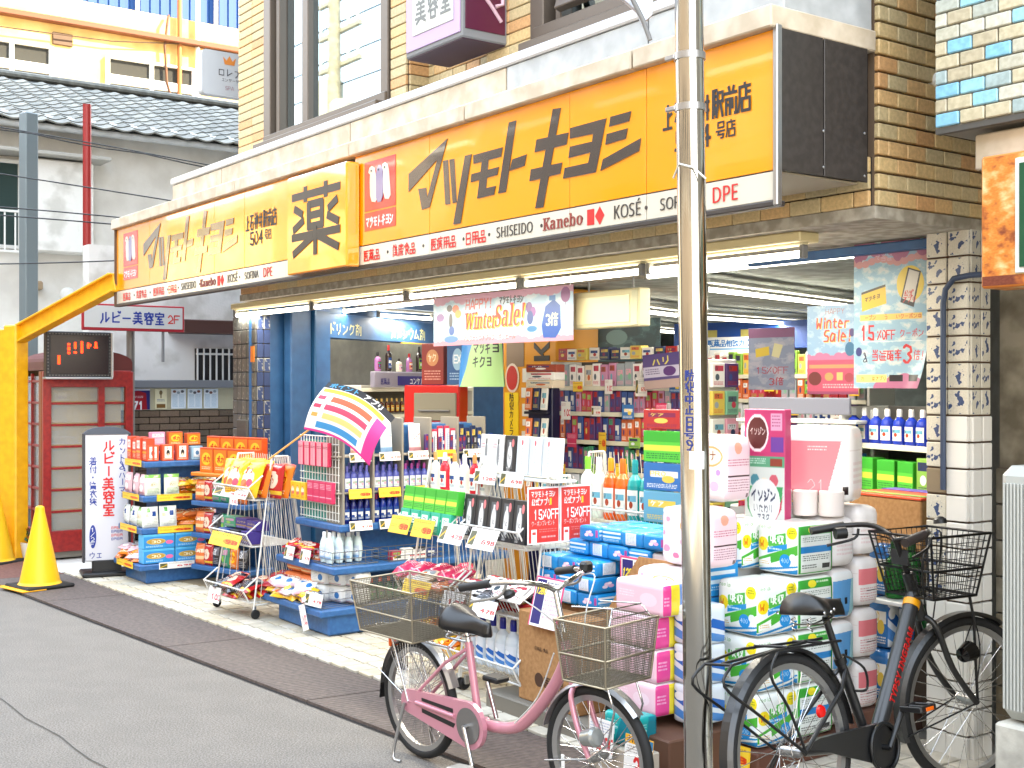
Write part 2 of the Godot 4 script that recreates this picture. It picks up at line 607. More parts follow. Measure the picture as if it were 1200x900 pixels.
func make_materials() -> void:
	var soft := noise_tex(1, 0.02, Color(0.80, 0.80, 0.80), Color(1, 1, 1), 0.25, 0.75)
	var fine := noise_tex(2, 0.25, Color(0.75, 0.75, 0.75), Color(1, 1, 1), 0.2, 0.8, 3)
	var bumpf := noise_tex(3, 0.35, Color.BLACK, Color.WHITE, 0.2, 0.8, 3)
	var bumps := noise_tex(4, 0.06, Color.BLACK, Color.WHITE, 0.2, 0.8, 4)
	M.soft = soft
	M.fine = fine
	M.bumpf = bumpf
	M.bumps = bumps
	var asp := noise_tex(5, 0.16, Color(0.34, 0.322, 0.30), Color(0.55, 0.525, 0.494), 0.2, 0.85, 4, FastNoiseLite.TYPE_SIMPLEX_SMOOTH, 1024)
	M.asphalt = rough_mat(asp, 0.55, 0.88, bumpf, 0.25)
	M.asphalt.detail_enabled = true
	M.asphalt.detail_blend_mode = BaseMaterial3D.BLEND_MODE_MUL
	M.asphalt.detail_albedo = noise_tex(6, 0.012, Color(0.965, 0.965, 0.965), Color(1, 1, 1), 0.3, 0.7, 5)
	M.plate_dark = rough_mat(noise_tex(7, 0.08, Color(0.27, 0.235, 0.22), Color(0.36, 0.315, 0.295), 0.25, 0.75, 5), 0.6, 0.62, bumpf, 0.12)
	M.plate_red = rough_mat(noise_tex(8, 0.08, Color(0.34, 0.20, 0.165), Color(0.42, 0.27, 0.225), 0.25, 0.75, 5), 0.6, 0.7, bumpf, 0.12)
	var pave := noise_tex(9, 0.02, Color(0.70, 0.67, 0.61), Color(0.76, 0.73, 0.67), 0.25, 0.7, 6)
	M.paver = []
	for c in [Color(1, 1, 1), Color(0.93, 0.93, 0.92), Color(0.97, 0.95, 0.90)]:
		M.paver.append(rough_mat(pave, 0.9, 0.75, bumpf, 0.06, c))
	M.joint = mat(Color(0.30, 0.28, 0.25), 0.95)
	M.mortar_dark = mat(Color(0.19, 0.16, 0.13), 0.95)
	M.mortar_brown = mat(Color(0.32, 0.25, 0.20), 0.95)
	M.mortar_pale = mat(Color(0.50, 0.48, 0.44), 0.95)
	var clay := noise_tex(10, 0.035, Color(0.90, 0.90, 0.89), Color(1.0, 1.0, 1.0), 0.2, 0.8, 6)
	M.brick = []
	for c in [Color(0.80, 0.70, 0.51), Color(0.83, 0.71, 0.50), Color(0.78, 0.70, 0.53), Color(0.83, 0.68, 0.47), Color(0.80, 0.62, 0.42), Color(0.76, 0.69, 0.53)]:
		M.brick.append(rough_mat(clay, 2.2, 0.6, bumps, 0.08, c))
	M.brown_brick = []
	for c in [Color(0.44, 0.36, 0.28), Color(0.40, 0.34, 0.27), Color(0.48, 0.40, 0.32)]:
		M.brown_brick.append(rough_mat(clay, 2.2, 0.6, bumps, 0.1, c))
	M.glaze = []
	for c in [Color(0.72, 0.71, 0.64), Color(0.77, 0.76, 0.70), Color(0.70, 0.66, 0.56), Color(0.66, 0.68, 0.64), Color(0.62, 0.69, 0.69), Color(0.75, 0.71, 0.60)]:
		var g := rough_mat(clay, 1.7, 0.22, bumps, 0.02, c)
		M.glaze.append(g)
	M.glaze_blue = [rough_mat(clay, 1.7, 0.2, bumps, 0.02, Color(0.50, 0.72, 0.83)), rough_mat(clay, 1.7, 0.2, bumps, 0.02, Color(0.57, 0.77, 0.85))]
	M.tile_white = mat(Color(0.84, 0.83, 0.80), 0.3)
	M.cream_panel = rough_mat(noise_tex(12, 0.03, Color(0.70, 0.64, 0.55), Color(0.80, 0.75, 0.67), 0.25, 0.75, 5), 0.35, 0.55)
	M.grey_panel = rough_mat(noise_tex(13, 0.03, Color(0.62, 0.63, 0.63), Color(0.70, 0.71, 0.71), 0.25, 0.75, 5), 0.35, 0.5)
	M.flashing = mat(Color(0.80, 0.80, 0.81), 0.35, 0.2)
	M.soffit = rough_mat(noise_tex(14, 0.04, Color(0.56, 0.53, 0.47), Color(0.68, 0.65, 0.59), 0.3, 0.7, 5), 0.5, 0.85)
	M.plaster = rough_mat(noise_tex(15, 0.018, Color(0.76, 0.745, 0.71), Color(0.82, 0.81, 0.78), 0.25, 0.75, 6), 0.18, 0.9, bumpf, 0.1)
	M.plaster_white = rough_mat(noise_tex(16, 0.018, Color(0.74, 0.73, 0.70), Color(0.84, 0.835, 0.81), 0.2, 0.5, 6), 0.22, 0.9, bumpf, 0.1)
	M.concrete = rough_mat(noise_tex(17, 0.02, Color(0.36, 0.33, 0.27), Color(0.52, 0.49, 0.42), 0.25, 0.75, 6), 0.4, 0.92, bumps, 0.2)
	M.dark_metal = rough_mat(noise_tex(18, 0.06, Color(0.19, 0.172, 0.158), Color(0.235, 0.215, 0.20), 0.2, 0.8, 4), 0.7, 0.42)
	M.alu = mat(Color(0.66, 0.66, 0.66), 0.32, 0.9)
	M.steel = mat(Color(0.72, 0.71, 0.68), 0.12, 1.0)
	M.chrome = mat(Color(0.80, 0.80, 0.80), 0.1, 1.0)
	M.bronze_frame = mat(Color(0.38, 0.34, 0.30), 0.4, 0.35)
	M.wire = mat(Color(0.82, 0.82, 0.80), 0.35, 0.1)
	M.wire_dark = mat(Color(0.05, 0.05, 0.055), 0.4, 0.3)
	M.black = mat(Color(0.045, 0.045, 0.05), 0.45)
	M.rubber = mat(Color(0.055, 0.055, 0.058), 0.75)
	M.blue_shelf = rough_mat(noise_tex(19, 0.05, Color(0.15, 0.33, 0.54), Color(0.19, 0.385, 0.60), 0.2, 0.8, 5), 0.8, 0.42)
	M.blue_wall = rough_mat(noise_tex(20, 0.03, Color(0.12, 0.27, 0.44), Color(0.155, 0.32, 0.49), 0.2, 0.8, 5), 0.5, 0.5)
	M.white_paint = mat(Color(0.82, 0.82, 0.80), 0.45)
	M.white = mat(Color(0.88, 0.88, 0.87), 0.5)
	M.grey = mat(Color(0.45, 0.45, 0.45), 0.6)
	M.card = rough_mat(noise_tex(21, 0.05, Color(0.58, 0.42, 0.25), Color(0.66, 0.49, 0.31), 0.2, 0.8, 4), 1.2, 0.8)
	M.yellow_paint = rough_mat(noise_tex(22, 0.03, Color(0.86, 0.60, 0.02), Color(0.92, 0.68, 0.05), 0.2, 0.8, 5), 0.6, 0.45)
	M.red_paint = rough_mat(noise_tex(23, 0.04, Color(0.50, 0.075, 0.055), Color(0.60, 0.12, 0.085), 0.2, 0.8, 5), 0.8, 0.4)
	M.ink = mat(Color(0.10, 0.085, 0.08), 0.55)
	M.ink_brown = mat(Color(0.22, 0.195, 0.185), 0.4)
	M.red_ink = mat(Color(0.78, 0.07, 0.06), 0.5)
	M.blue_ink = mat(Color(0.10, 0.20, 0.55), 0.5)
	M.window = glass(Color(0.75, 0.85, 0.88), 0.12)
	M.acrylic = glass(Color(0.9, 0.95, 0.95), 0.10, 0.05)

func courses(parent: Node3D, called: String, o: Vector3, ux: Vector3, n: Vector3, w: float, h: float, bl: float, bh: float, joint: float, mats: Array, depth := 0.02, stagger := 0.5, pick = null, vjoint := -1.0) -> void:
	var vj := joint if vjoint < 0 else vjoint
	var b := Basis(ux, Vector3.UP, n)
	var rows := int(round(h / bh))
	var rh := h / rows
	for r in rows:
		var x := -bl * stagger * (r % 2)
		var c := 0
		while x < w - 0.005:
			var x0 := maxf(x, 0.0)
			var x1 := minf(x + bl, w)
			if x1 - x0 > vj + 0.012:
				var l := snappedf(x1 - x0 - vj, 0.002)
				var m = mats[rng.randi() % mats.size()]
				if pick != null:
					m = pick.call(r, c, (x0 + x1) / 2, m)
				var p := part(called, cb(Vector3(l, rh - joint, depth), 0.004), m, parent)
				p.basis = b
				p.position = o + ux * ((x0 + x1) / 2) + Vector3.UP * ((r + 0.5) * rh) + n * (depth / 2 - 0.004 + rng.randf_range(0, 0.002))
			x += bl
			c += 1

func build_ground() -> void:
	var st := S()
	quad(st, Vector3(-120, 0, 60), Vector3(60, 0, 60), Vector3(60, 0, -100), Vector3(-120, 0, -100))
	struct("ground", st.commit(), M.plaster, Vector3(0, -0.02, 0))
	var za := func(x: float) -> float: return 2.2 - 0.073 * (x + 10.58)
	var zp := func(x: float) -> float: return 1.6 - 0.053 * (x + 11.0)
	st = S()
	quad(st, Vector3(-40, 0, 9), Vector3(12, 0, 9), Vector3(12, 0, za.call(12)), Vector3(-40, 0, za.call(-40)))
	struct("road", st.commit(), M.asphalt, Vector3(0, -0.004, 0))
	var seam := S()
	var p0 := Vector3(-9.0, 0.001, 3.235)
	for i in 26:
		var q := p0 + Vector3(0.22 * i, 0, -0.0119 * i + 0.012 * sin(i * 1.7))
		var q2 := p0 + Vector3(0.22 * (i + 1), 0, -0.0119 * (i + 1) + 0.012 * sin((i + 1) * 1.7))
		quad(seam, q + Vector3(0, 0, 0.003), q2 + Vector3(0, 0, 0.003), q2 - Vector3(0, 0, 0.003), q - Vector3(0, 0, 0.003))
	struct("road_seam", seam.commit(), mat(Color(0.25, 0.245, 0.235), 0.9))
	var base := Node3D.new()
	base.name = "pavement_edge"
	base.set_meta("kind", "structure")
	add_child(base)
	var gut := S()
	quad(gut, Vector3(-30, 0, za.call(-30) + 0.012), Vector3(8, 0, za.call(8) + 0.012), Vector3(8, 0, zp.call(8) - 0.02), Vector3(-30, 0, zp.call(-30) - 0.02))
	part("bedding", gut.commit(), mat(Color(0.10, 0.09, 0.085), 0.95), base, Vector3(0, 0.0, 0))
	var x := -12.9
	var k := 0
	while x < 3.0:
		var x1: float = x + [1.95, 1.35, 2.1, 1.7, 1.85][k % 5]
		var g := 0.006
		var a := Vector3(x + g, 0, za.call(x) - 0.004)
		var b := Vector3(x1 - g, 0, za.call(x1) - 0.004)
		var c := Vector3(x1 - g + 0.05, 0, zp.call(x1) + 0.006)
		var d := Vector3(x + g + 0.05, 0, zp.call(x) + 0.006)
		var up := Vector3(0, 0.014, 0)
		st = S()
		quad(st, a + up, b + up, c + up, d + up)
		quad(st, a, b, b + up, a + up)
		quad(st, b, c, c + up, b + up)
		quad(st, d, a, a + up, d + up)
		var rows := int((x1 - x) / 0.036)
		for i in rows:
			var t := (i + 0.5) / rows
			var f := a.lerp(b, t).lerp(d.lerp(c, t), 0.02) + up
			var e := a.lerp(b, t).lerp(d.lerp(c, t), 0.98) + up
			var w := Vector3(0.007, 0, 0)
			var r := Vector3(0, 0.0025, 0)
			quad(st, f - w, f + r, e + r, e - w)
			quad(st, f + r, f + w, e + w, e + r)
		part("slab", st.commit(), M.plate_red if k == 0 else M.plate_dark, base)
		x = x1
		k += 1
	var pav := Node3D.new()
	pav.name = "shop_paving"
	pav.set_meta("kind", "structure")
	add_child(pav)
	st = S()
	quad(st, Vector3(-11.05, 0, zp.call(-11.05)), Vector3(-2.0, 0, zp.call(-2.0)), Vector3(-2.0, 0, -0.2), Vector3(-11.05, 0, -0.2))
	part("mortar_bed", st.commit(), M.joint, pav, Vector3(0, 0.004, 0))
	var rest := S()
	var tiles := []
	var s := 0.15
	for i in 60:
		for j in 13:
			var px := -11.0 + i * s + s / 2
			var pz: float = zp.call(px) - 0.006 - (j + 0.5) * s
			if pz > -0.12:
				tiles.append(Vector3(px, 0.011, pz))
	tiles.sort_custom(func(p, q): return p.z * 1.0 - absf(p.x + 7.0) * 0.12 > q.z - absf(q.x + 7.0) * 0.12)
	for i in tiles.size():
		if i < 300:
			var t := part("paving_tile", cb(Vector3(s - 0.012, 0.018, s - 0.012), 0.003), M.paver[rng.randi() % 3], pav, tiles[i] + Vector3(0, rng.randf_range(-0.001, 0.001), 0))
			t.rotation.y = -0.053
		else:
			add_cb(rest, tiles[i], Vector3(s - 0.012, 0.018, s - 0.012), 0.003, Basis(Vector3.UP, -0.053))
	var ro := part("paving_tiles", rest.commit(), M.paver[0], pav)
	ro.set_meta("kind", "stuff")

func build_shop() -> void:
	var b := thing("shop_building", "drugstore building with buff brick upper storey and open shop front", "building", Vector3.ZERO)
	var X0 := -9.43
	var X1 := -3.17
	var core := S()
	box(core, Vector3((X0 + X1) / 2 - 0.02, 11.57, -9.55), Vector3(X1 - X0 - 0.06, 18.0, 19.9))
	part("upper_wall", core.commit(), M.mortar_dark, b)
	part("soffit", bm(Vector3(X1 - X0 - 0.01, 0.05, 1.15)), M.soffit, b, Vector3((X0 + X1) / 2, 2.345, 0.06))
	var R := Vector3.RIGHT
	var F := Vector3.BACK
	var side := part("side_wall", bm(Vector3(0.03, 2.4, 1.2)), mat(Color(0.40, 0.33, 0.26), 0.95), b, Vector3(X1 - 0.035, 3.57, 0.02))
	courses(side, "brick", Vector3(0.015, -1.2, 0.6), Vector3(0, 0, -1), R, 1.2, 2.38, 0.125, 0.068, 0.010, M.brick, 0.026, 0.5, null, 0.003)
	var lin := part("lintel", bm(Vector3(X1 - X0 - 0.06, 0.2, 0.03)), M.mortar_dark, b, Vector3((X0 + X1) / 2, 2.47, 0.61))
	courses(lin, "brick", Vector3(-(X1 - X0) / 2 + 0.03, -0.1, 0.015), R, F, X1 - X0 - 0.06, 0.204, 0.17, 0.068, 0.006, M.brick, 0.018, 0.5, null, 0.004)
	for a in [[-9.43, -8.90], [-7.0, -6.80], [-5.90, -5.46]]:
		var w: float = a[1] - a[0]
		var p := part("pier", bm(Vector3(w, 2.2, 0.2)), M.mortar_brown, b, Vector3((a[0] + a[1]) / 2, 4.4, 0.53))
		courses(p, "brick", Vector3(-w / 2, -1.1, 0.1), R, F, w, 2.2, w / 2 if w > 0.3 else w, 0.066, 0.006, M.brick, 0.02, 0.0, null, 0.004)
		if a[0] < -9:
			courses(p, "brick", Vector3(-w / 2, -1.1, -0.1), F, Vector3.LEFT, 0.2, 2.2, 0.2, 0.066, 0.006, M.brick, 0.02, 0.0)
		else:
			courses(p, "brick", Vector3(w / 2, -1.1, 0.1), Vector3(0, 0, -1), R, 0.2, 2.2, 0.2, 0.066, 0.006, M.brick, 0.02, 0.0)
	var rec := part("recessed_wall", bm(Vector3(0.9, 2.2, 0.03)), M.mortar_brown, b, Vector3(-6.35, 4.4, 0.455))
	courses(rec, "brick", Vector3(-0.45, -1.1, 0.015), R, F, 0.9, 1.0, 0.15, 0.066, 0.006, M.brick, 0.02, 0.5)
	var win := part("window", tubes([], 0.01) if false else bm(Vector3(1.9, 2.0, 0.04)), mat(Color(0.12, 0.13, 0.14), 0.3), b, Vector3(-7.95, 4.43, 0.40))
	var fr := S()
	for v in [[-8.84, 0.12, 0.22], [-8.71, 0.06, 0.16], [-8.23, 0.10, 0.18], [-7.06, 0.10, 0.2]]:
		add_cb(fr, Vector3(v[0] + 7.95, 0.0, 0.16), Vector3(v[1], 1.86, v[2]), 0.006)
	add_cb(fr, Vector3(0, -0.90, 0.18), Vector3(1.87, 0.07, 0.2), 0.006)
	add_cb(fr, Vector3(0, -0.955, 0.22), Vector3(1.9, 0.04, 0.28), 0.006)
	part("frame", fr.commit(), M.bronze_frame, win)
	var mirror := StandardMaterial3D.new()
	mirror.albedo_color = Color(0.62, 0.70, 0.74)
	mirror.metallic = 1.0
	mirror.roughness = 0.02
	part("pane", bm(Vector3(1.08, 1.75, 0.008)), mirror, win, Vector3(0.31, 0, 0.2))
	part("pane", bm(Vector3(0.40, 1.75, 0.008)), mirror, win, Vector3(-0.52, 0, 0.17))
	var w2 := part("window", bm(Vector3(2.2, 2.0, 0.04)), mat(Color(0.10, 0.11, 0.11), 0.3), b, Vector3(-4.34, 4.45, 0.40))
	fr = S()
	for v in [[-5.39, 0.12, 0.22], [-5.25, 0.05, 0.14], [-4.78, 0.06, 0.16], [-4.62, 0.05, 0.16], [-3.36, 0.1, 0.2]]:
		add_cb(fr, Vector3(v[0] + 4.34, 0, 0.16), Vector3(v[1], 1.9, v[2]), 0.006)
	add_cb(fr, Vector3(0, -0.90, 0.18), Vector3(2.14, 0.10, 0.2), 0.006)
	add_cb(fr, Vector3(0, -0.97, 0.22), Vector3(2.2, 0.05, 0.28), 0.006)
	part("frame", fr.commit(), M.bronze_frame, w2)
	part("pane", bm(Vector3(0.44, 1.7, 0.008)), mirror, w2, Vector3(-0.66, 0.05, 0.15))
	part("pane", bm(Vector3(1.1, 1.7, 0.008)), mirror, w2, Vector3(0.33, 0.05, 0.15))
	var sash := S()
	for e in [[Vector3(0, 0, 0), Vector3(0.42, 0.05, 0.05)], [Vector3(0, 0.9, 0), Vector3(0.42, 0.05, 0.05)], [Vector3(-0.185, 0.45, 0), Vector3(0.05, 0.85, 0.05)], [Vector3(0.185, 0.45, 0), Vector3(0.05, 0.85, 0.05)]]:
		add_cb(sash, e[0], e[1], 0.005)
	part("sash", sash.commit(), M.bronze_frame, w2, Vector3(-0.66, -0.78, 0.26), Vector3(-0.35, 0, 0))
	var xs := [-10.74, -10.45, -9.35, -8.1, -6.45, -5.23, -3.95, -3.16]
	for i in xs.size() - 1:
		part("parapet_panel", cb(Vector3(xs[i + 1] - xs[i] - 0.012, 0.085, 0.62), 0.006), M.cream_panel, b, Vector3((xs[i] + xs[i + 1]) / 2, 3.03, 0.945))
	xs = [-9.53, -8.55, -6.6, -4.99, -3.95, -3.18]
	for i in xs.size() - 1:
		part("parapet_panel", cb(Vector3(xs[i + 1] - xs[i] - 0.010, 0.15, 0.52), 0.004), M.cream_panel if i < 3 else M.grey_panel, b, Vector3((xs[i] + xs[i + 1]) / 2, 3.149, 0.90))
	part("flashing", cb(Vector3(6.36, 0.05, 0.55), 0.008), M.flashing, b, Vector3(-6.355, 3.252, 0.90))
	part("parapet_core", bm(Vector3(6.2, 0.2, 0.46)), M.mortar_dark, b, Vector3(-6.35, 3.14, 0.88))
	part("parapet_core", bm(Vector3(7.4, 0.06, 0.55)), M.mortar_dark, b, Vector3(-7.0, 3.03, 0.92))
	part("downpipe", tubes([[Vector3(-3.2, 2.93, 0.23), Vector3(-3.02, 2.93, 0.23)]], 0.035, 12), M.white_paint, b)
	var col := part("column", bm(Vector3(0.21, 2.33, 0.16)), M.mortar_brown, b, Vector3(-3.285, 1.165, -0.095))
	var flake := [chipped(31), chipped(32), chipped(33), chipped(34)]
	for r in 20:
		var h := 0.1163
		var y := -1.165 + (r + 0.5) * h
		var low := r < 13
		for c in 2:
			var mt = flake[rng.randi() % 4] if (c == 0 and r > 5) or not low else M.tile_white
			if r == 10 and c == 0:
				mt = mat(Color(0.50, 0.44, 0.35), 0.8)
			var zz := 0.08 + (0.012 if low and c == 1 else 0.0)
			part("tile", cb(Vector3(0.103, h - 0.008, 0.024), 0.004), mt, col, Vector3(-0.0525 + c * 0.110, y, zz))
		for c in 2:
			part("tile", cb(Vector3(0.024, h - 0.008, 0.068), 0.004), flake[rng.randi() % 4] if not low else M.tile_white, col, Vector3(0.105 + (0.008 if low else 0.0), y, 0.046 - 0.076 * c))
	part("conduit", tubes([[Vector3(0.0, 0.02, 0.115), Vector3(0.0, 0.84, 0.115), Vector3(0.012, 0.90, 0.115), Vector3(0.05, 0.945, 0.11), Vector3(0.12, 0.955, 0.10), Vector3(0.4, 0.955, 0.10)]], 0.013, 10), mat(Color(0.22, 0.27, 0.36), 0.5, 0.3), col)
	var lc := part("column", bm(Vector3(0.46, 2.33, 0.12)), M.mortar_dark, b, Vector3(-9.63, 1.165, 0.44))
	courses(lc, "tile", Vector3(-0.23, -1.165, 0.06), R, F, 0.46, 2.33, 0.092, 0.1165, 0.005, [chipped(35, Color(0.30, 0.30, 0.29)), chipped(36, Color(0.27, 0.28, 0.28)), mat(Color(0.28, 0.28, 0.27), 0.5)], 0.012, 0.0)
	courses(lc, "tile", Vector3(0.23, -1.165, 0.06), Vector3(0, 0, -1), R, 0.12, 2.33, 0.06, 0.1165, 0.005, [chipped(37, Color(0.13, 0.19, 0.33)), mat(Color(0.11, 0.17, 0.31), 0.45)], 0.012, 0.0)
	part("sticker", bm(Vector3(0.085, 0.13, 0.004)), mat(Color(0.90, 0.50, 0.08), 0.5), lc, Vector3(0.17, 0.73, 0.073))
	part("meter_plate", cb(Vector3(0.20, 0.18, 0.03), 0.006), mat(Color(0.26, 0.25, 0.23), 0.6), lc, Vector3(0.02, 0.10, 0.085))
	var room := [Vector2(-9.42, 0.42), Vector2(-14.3, -8.3), Vector2(-6.3, -11.0), Vector2(-3.40, -0.12)]
	var fl := S()
	quad(fl, Vector3(-9.42, 0, 0.42), Vector3(-3.40, 0, -0.12), Vector3(-6.3, 0, -11), Vector3(-14.3, 0, -8.3))
	part("floor", fl.commit(), rough_mat(M.soft, 0.5, 0.35, null, 0.1, Color(0.62, 0.61, 0.58)), b, Vector3(0, 0.022, 0))
	var ce := S()
	quad(ce, Vector3(-14.3, 0, -8.3), Vector3(-6.3, 0, -11), Vector3(-3.40, 0, -0.5), Vector3(-9.42, 0, -0.5))
	quad(ce, Vector3(-9.42, 0.12, -0.5), Vector3(-3.40, 0.12, -0.5), Vector3(-6.3, 0.12, -11), Vector3(-14.3, 0.12, -8.3))
	part("ceiling", ce.commit(), rough_mat(M.soft, 0.4, 0.9, null, 0.1, Color(0.72, 0.75, 0.75)), b, Vector3(0, 2.42, 0))
	for i in 3:
		var p: Vector2 = room[i]
		var q: Vector2 = room[i + 1]
		var mid := (p + q) / 2
		var wl := part("wall", bm(Vector3(p.distance_to(q) + 0.1, 2.5, 0.12)), M.blue_wall if i == 0 else rough_mat(M.soft, 0.4, 0.8, null, 0.1, Color(0.42, 0.46, 0.46)), b, Vector3(mid.x, 1.25, mid.y))
		wl.rotation.y = -(q - p).angle()
		wl.position -= wl.basis.z * 0.06 * (1.0 if i == 0 else 1.0)
	part("header", cb(Vector3(6.0, 0.16, 0.1), 0.006), M.soffit, b, Vector3(-6.42, 2.40, -0.5))
	part("lamp_rail", cb(Vector3(6.15, 0.045, 0.13), 0.006), mat(Color(0.80, 0.74, 0.56), 0.5), b, Vector3(-6.70, 2.297, 0.50))
	part("shutter_rail", cb(Vector3(1.1, 0.045, 0.05), 0.005), M.blue_wall, b, Vector3(-3.95, 2.285, -0.06))

func chipped(seed_: int, base := Color(0.76, 0.74, 0.68)) -> StandardMaterial3D:
	var f := FastNoiseLite.new()
	f.seed = seed_
	f.frequency = 0.013
	f.fractal_octaves = 4
	var im := Image.create(128, 128, false, Image.FORMAT_RGB8)
	var paint := Color(0.20, 0.27, 0.42) if base.g > 0.4 else Color(0.50, 0.50, 0.48)
	var thr := 0.26 if base.g > 0.4 else 0.34
	for y in 128:
		for x in 128:
			var v := f.get_noise_2d(x, y) + (0.20 if base.g > 0.4 else 0.0) * (1.0 - 2.0 * Vector2(x - 64, y - 70).length() / 100.0)
			var n := f.get_noise_2d(x * 5.0, y * 5.0) * 0.05
			im.set_pixel(x, y, Color(base.r + n, base.g + n, base.b + n) if v < thr else Color(paint.r + n, paint.g + n, paint.b + n))
	var m := picture(im, 0.4)
	return m

func build_neighbour() -> void:
	var b := thing("tiled_building", "neighbouring building clad in small white and pale blue glazed tiles", "building", Vector3(-2.8, 0, 0.78))
	part("upper_wall", bm(Vector3(9.0, 9.5, 10.0)), M.mortar_pale, b, Vector3(4.5, 2.585 + 4.75, -5.02))
	var blue := func(r, c, _x, m):
		return M.glaze_blue[(r + c) % 2] if [[0, 0], [1, 2], [2, 0], [2, 1], [5, 1], [8, 1], [9, 0], [12, 3], [14, 1], [3, 4], [7, 5], [4, 2], [6, 3], [10, 2], [10, 4], [11, 0], [13, 2], [1, 4], [15, 0], [16, 3]].has([r, c]) else m
	courses(b, "tile", Vector3(0, 2.6, -0.02), Vector3.RIGHT, Vector3.BACK, 0.8, 0.95, 0.104, 0.053, 0.005, M.glaze, 0.016, 0.5, blue)
	part("corner_trim", bm(Vector3(0.8, 0.02, 0.03)), mat(Color(0.30, 0.29, 0.27), 0.7), b, Vector3(0.4, 2.588, -0.03))
	part("beam", cb(Vector3(3.0, 0.13, 0.4), 0.006), M.cream_panel, b, Vector3(1.62, 2.50, -0.28))
	part("ground_wall", bm(Vector3(8.6, 2.45, 9.0)), M.concrete, b, Vector3(4.75, 1.2, -5.5))
	var w := thing("block_wall", "weathered concrete block wall between the tiled column and the grey cabinet", "wall", Vector3(-2.75, 0, -0.25))
	part("upper_face", bm(Vector3(0.84, 1.15, 0.1)), M.concrete, w, Vector3(0, 1.85, -0.03))
	part("core", bm(Vector3(0.84, 1.28, 0.1)), M.mortar_brown, w, Vector3(0, 0.64, -0.02))
	courses(w, "block", Vector3(-0.42, 0.0, 0.03), Vector3.RIGHT, Vector3.BACK, 0.84, 1.28, 0.39, 0.16, 0.006, [M.concrete, tinted(M.concrete, Color(0.85, 0.85, 0.85)), tinted(M.concrete, Color(1.0, 0.97, 0.92))], 0.03)
	var s := thing("rusty_sign_box", "rust-stained cream sign box with a green panel under the tiled wall", "sign", Vector3(-2.59, 1.98, 0.80))
	part("box", cb(Vector3(0.9, 0.47, 0.16), 0.008), rusty(), s, Vector3(0.45, 0.245, -0.08))
	part("border", cb(Vector3(0.72, 0.40, 0.012), 0.003), M.white_paint, s, Vector3(0.50, 0.255, 0.005))
	part("green_panel", bm(Vector3(0.68, 0.36, 0.006)), mat(Color(0.02, 0.28, 0.17), 0.35), s, Vector3(0.50, 0.255, 0.013))
	var c := thing("ribbed_cabinet", "pale grey ribbed metal cabinet on a plinth beside the black bicycle's front wheel", "cabinet", Vector3(-2.55, 0, 0.62))
	part("body", cb(Vector3(0.62, 0.90, 0.28), 0.035), mat(Color(0.66, 0.67, 0.65), 0.45, 0.2), c, Vector3(0.31, 0.91, 0))
	var ribs := S()
	for i in 14:
		add_cb(ribs, Vector3(0.03 + i * 0.0135, 0.90, 0.142), Vector3(0.007, 0.80, 0.012), 0.002)
	part("ribs", ribs.commit(), mat(Color(0.66, 0.67, 0.65), 0.45, 0.2), c)
	for i in 4:
		part("louvre", cb(Vector3(0.34, 0.06, 0.02), 0.006), M.white_paint, c, Vector3(0.42, 0.62 + i * 0.17, 0.145))
	for y in [0.62, 0.92, 1.22]:
		part("rivet", lathe_mesh([Vector2(0, 0.004), Vector2(0.006, 0.002), Vector2(0.007, 0)], 8), M.alu, c, Vector3(0.125, y, 0.15), Vector3(PI / 2, 0, 0))
	part("plinth", cb(Vector3(0.66, 0.45, 0.32), 0.01), rough_mat(M.soft, 0.6, 0.8, M.bumpf, 0.05, Color(0.68, 0.67, 0.63)), c, Vector3(0.33, 0.225, 0))

func rusty() -> StandardMaterial3D:
	var f := FastNoiseLite.new()
	f.seed = 77
	f.frequency = 0.016
	f.fractal_octaves = 5
	var im := Image.create(256, 256, false, Image.FORMAT_RGB8)
	for y in 256:
		for x in 256:
			var v := 0.55 * f.get_noise_2d(x * 0.8, y * 0.35) + 0.25 * f.get_noise_2d(x * 3.0, y * 2.4) + 0.16 - absf(x / 255.0 - 0.12) * 1.3 + (0.4 if y > 236 else 0.0)
			var c := Color(0.80, 0.72, 0.52)
			c = c.lerp(Color(0.78, 0.46, 0.15), clampf((v + 0.06) * 4.0, 0, 1))
			c = c.lerp(Color(0.42, 0.18, 0.08), clampf((v - 0.26) * 5.0, 0, 1))
			var n := f.get_noise_2d(x * 14.0, y * 14.0) * 0.07
			im.set_pixel(x, y, Color(c.r + n, c.g + n, c.b + n))
	return picture(im, 0.7)

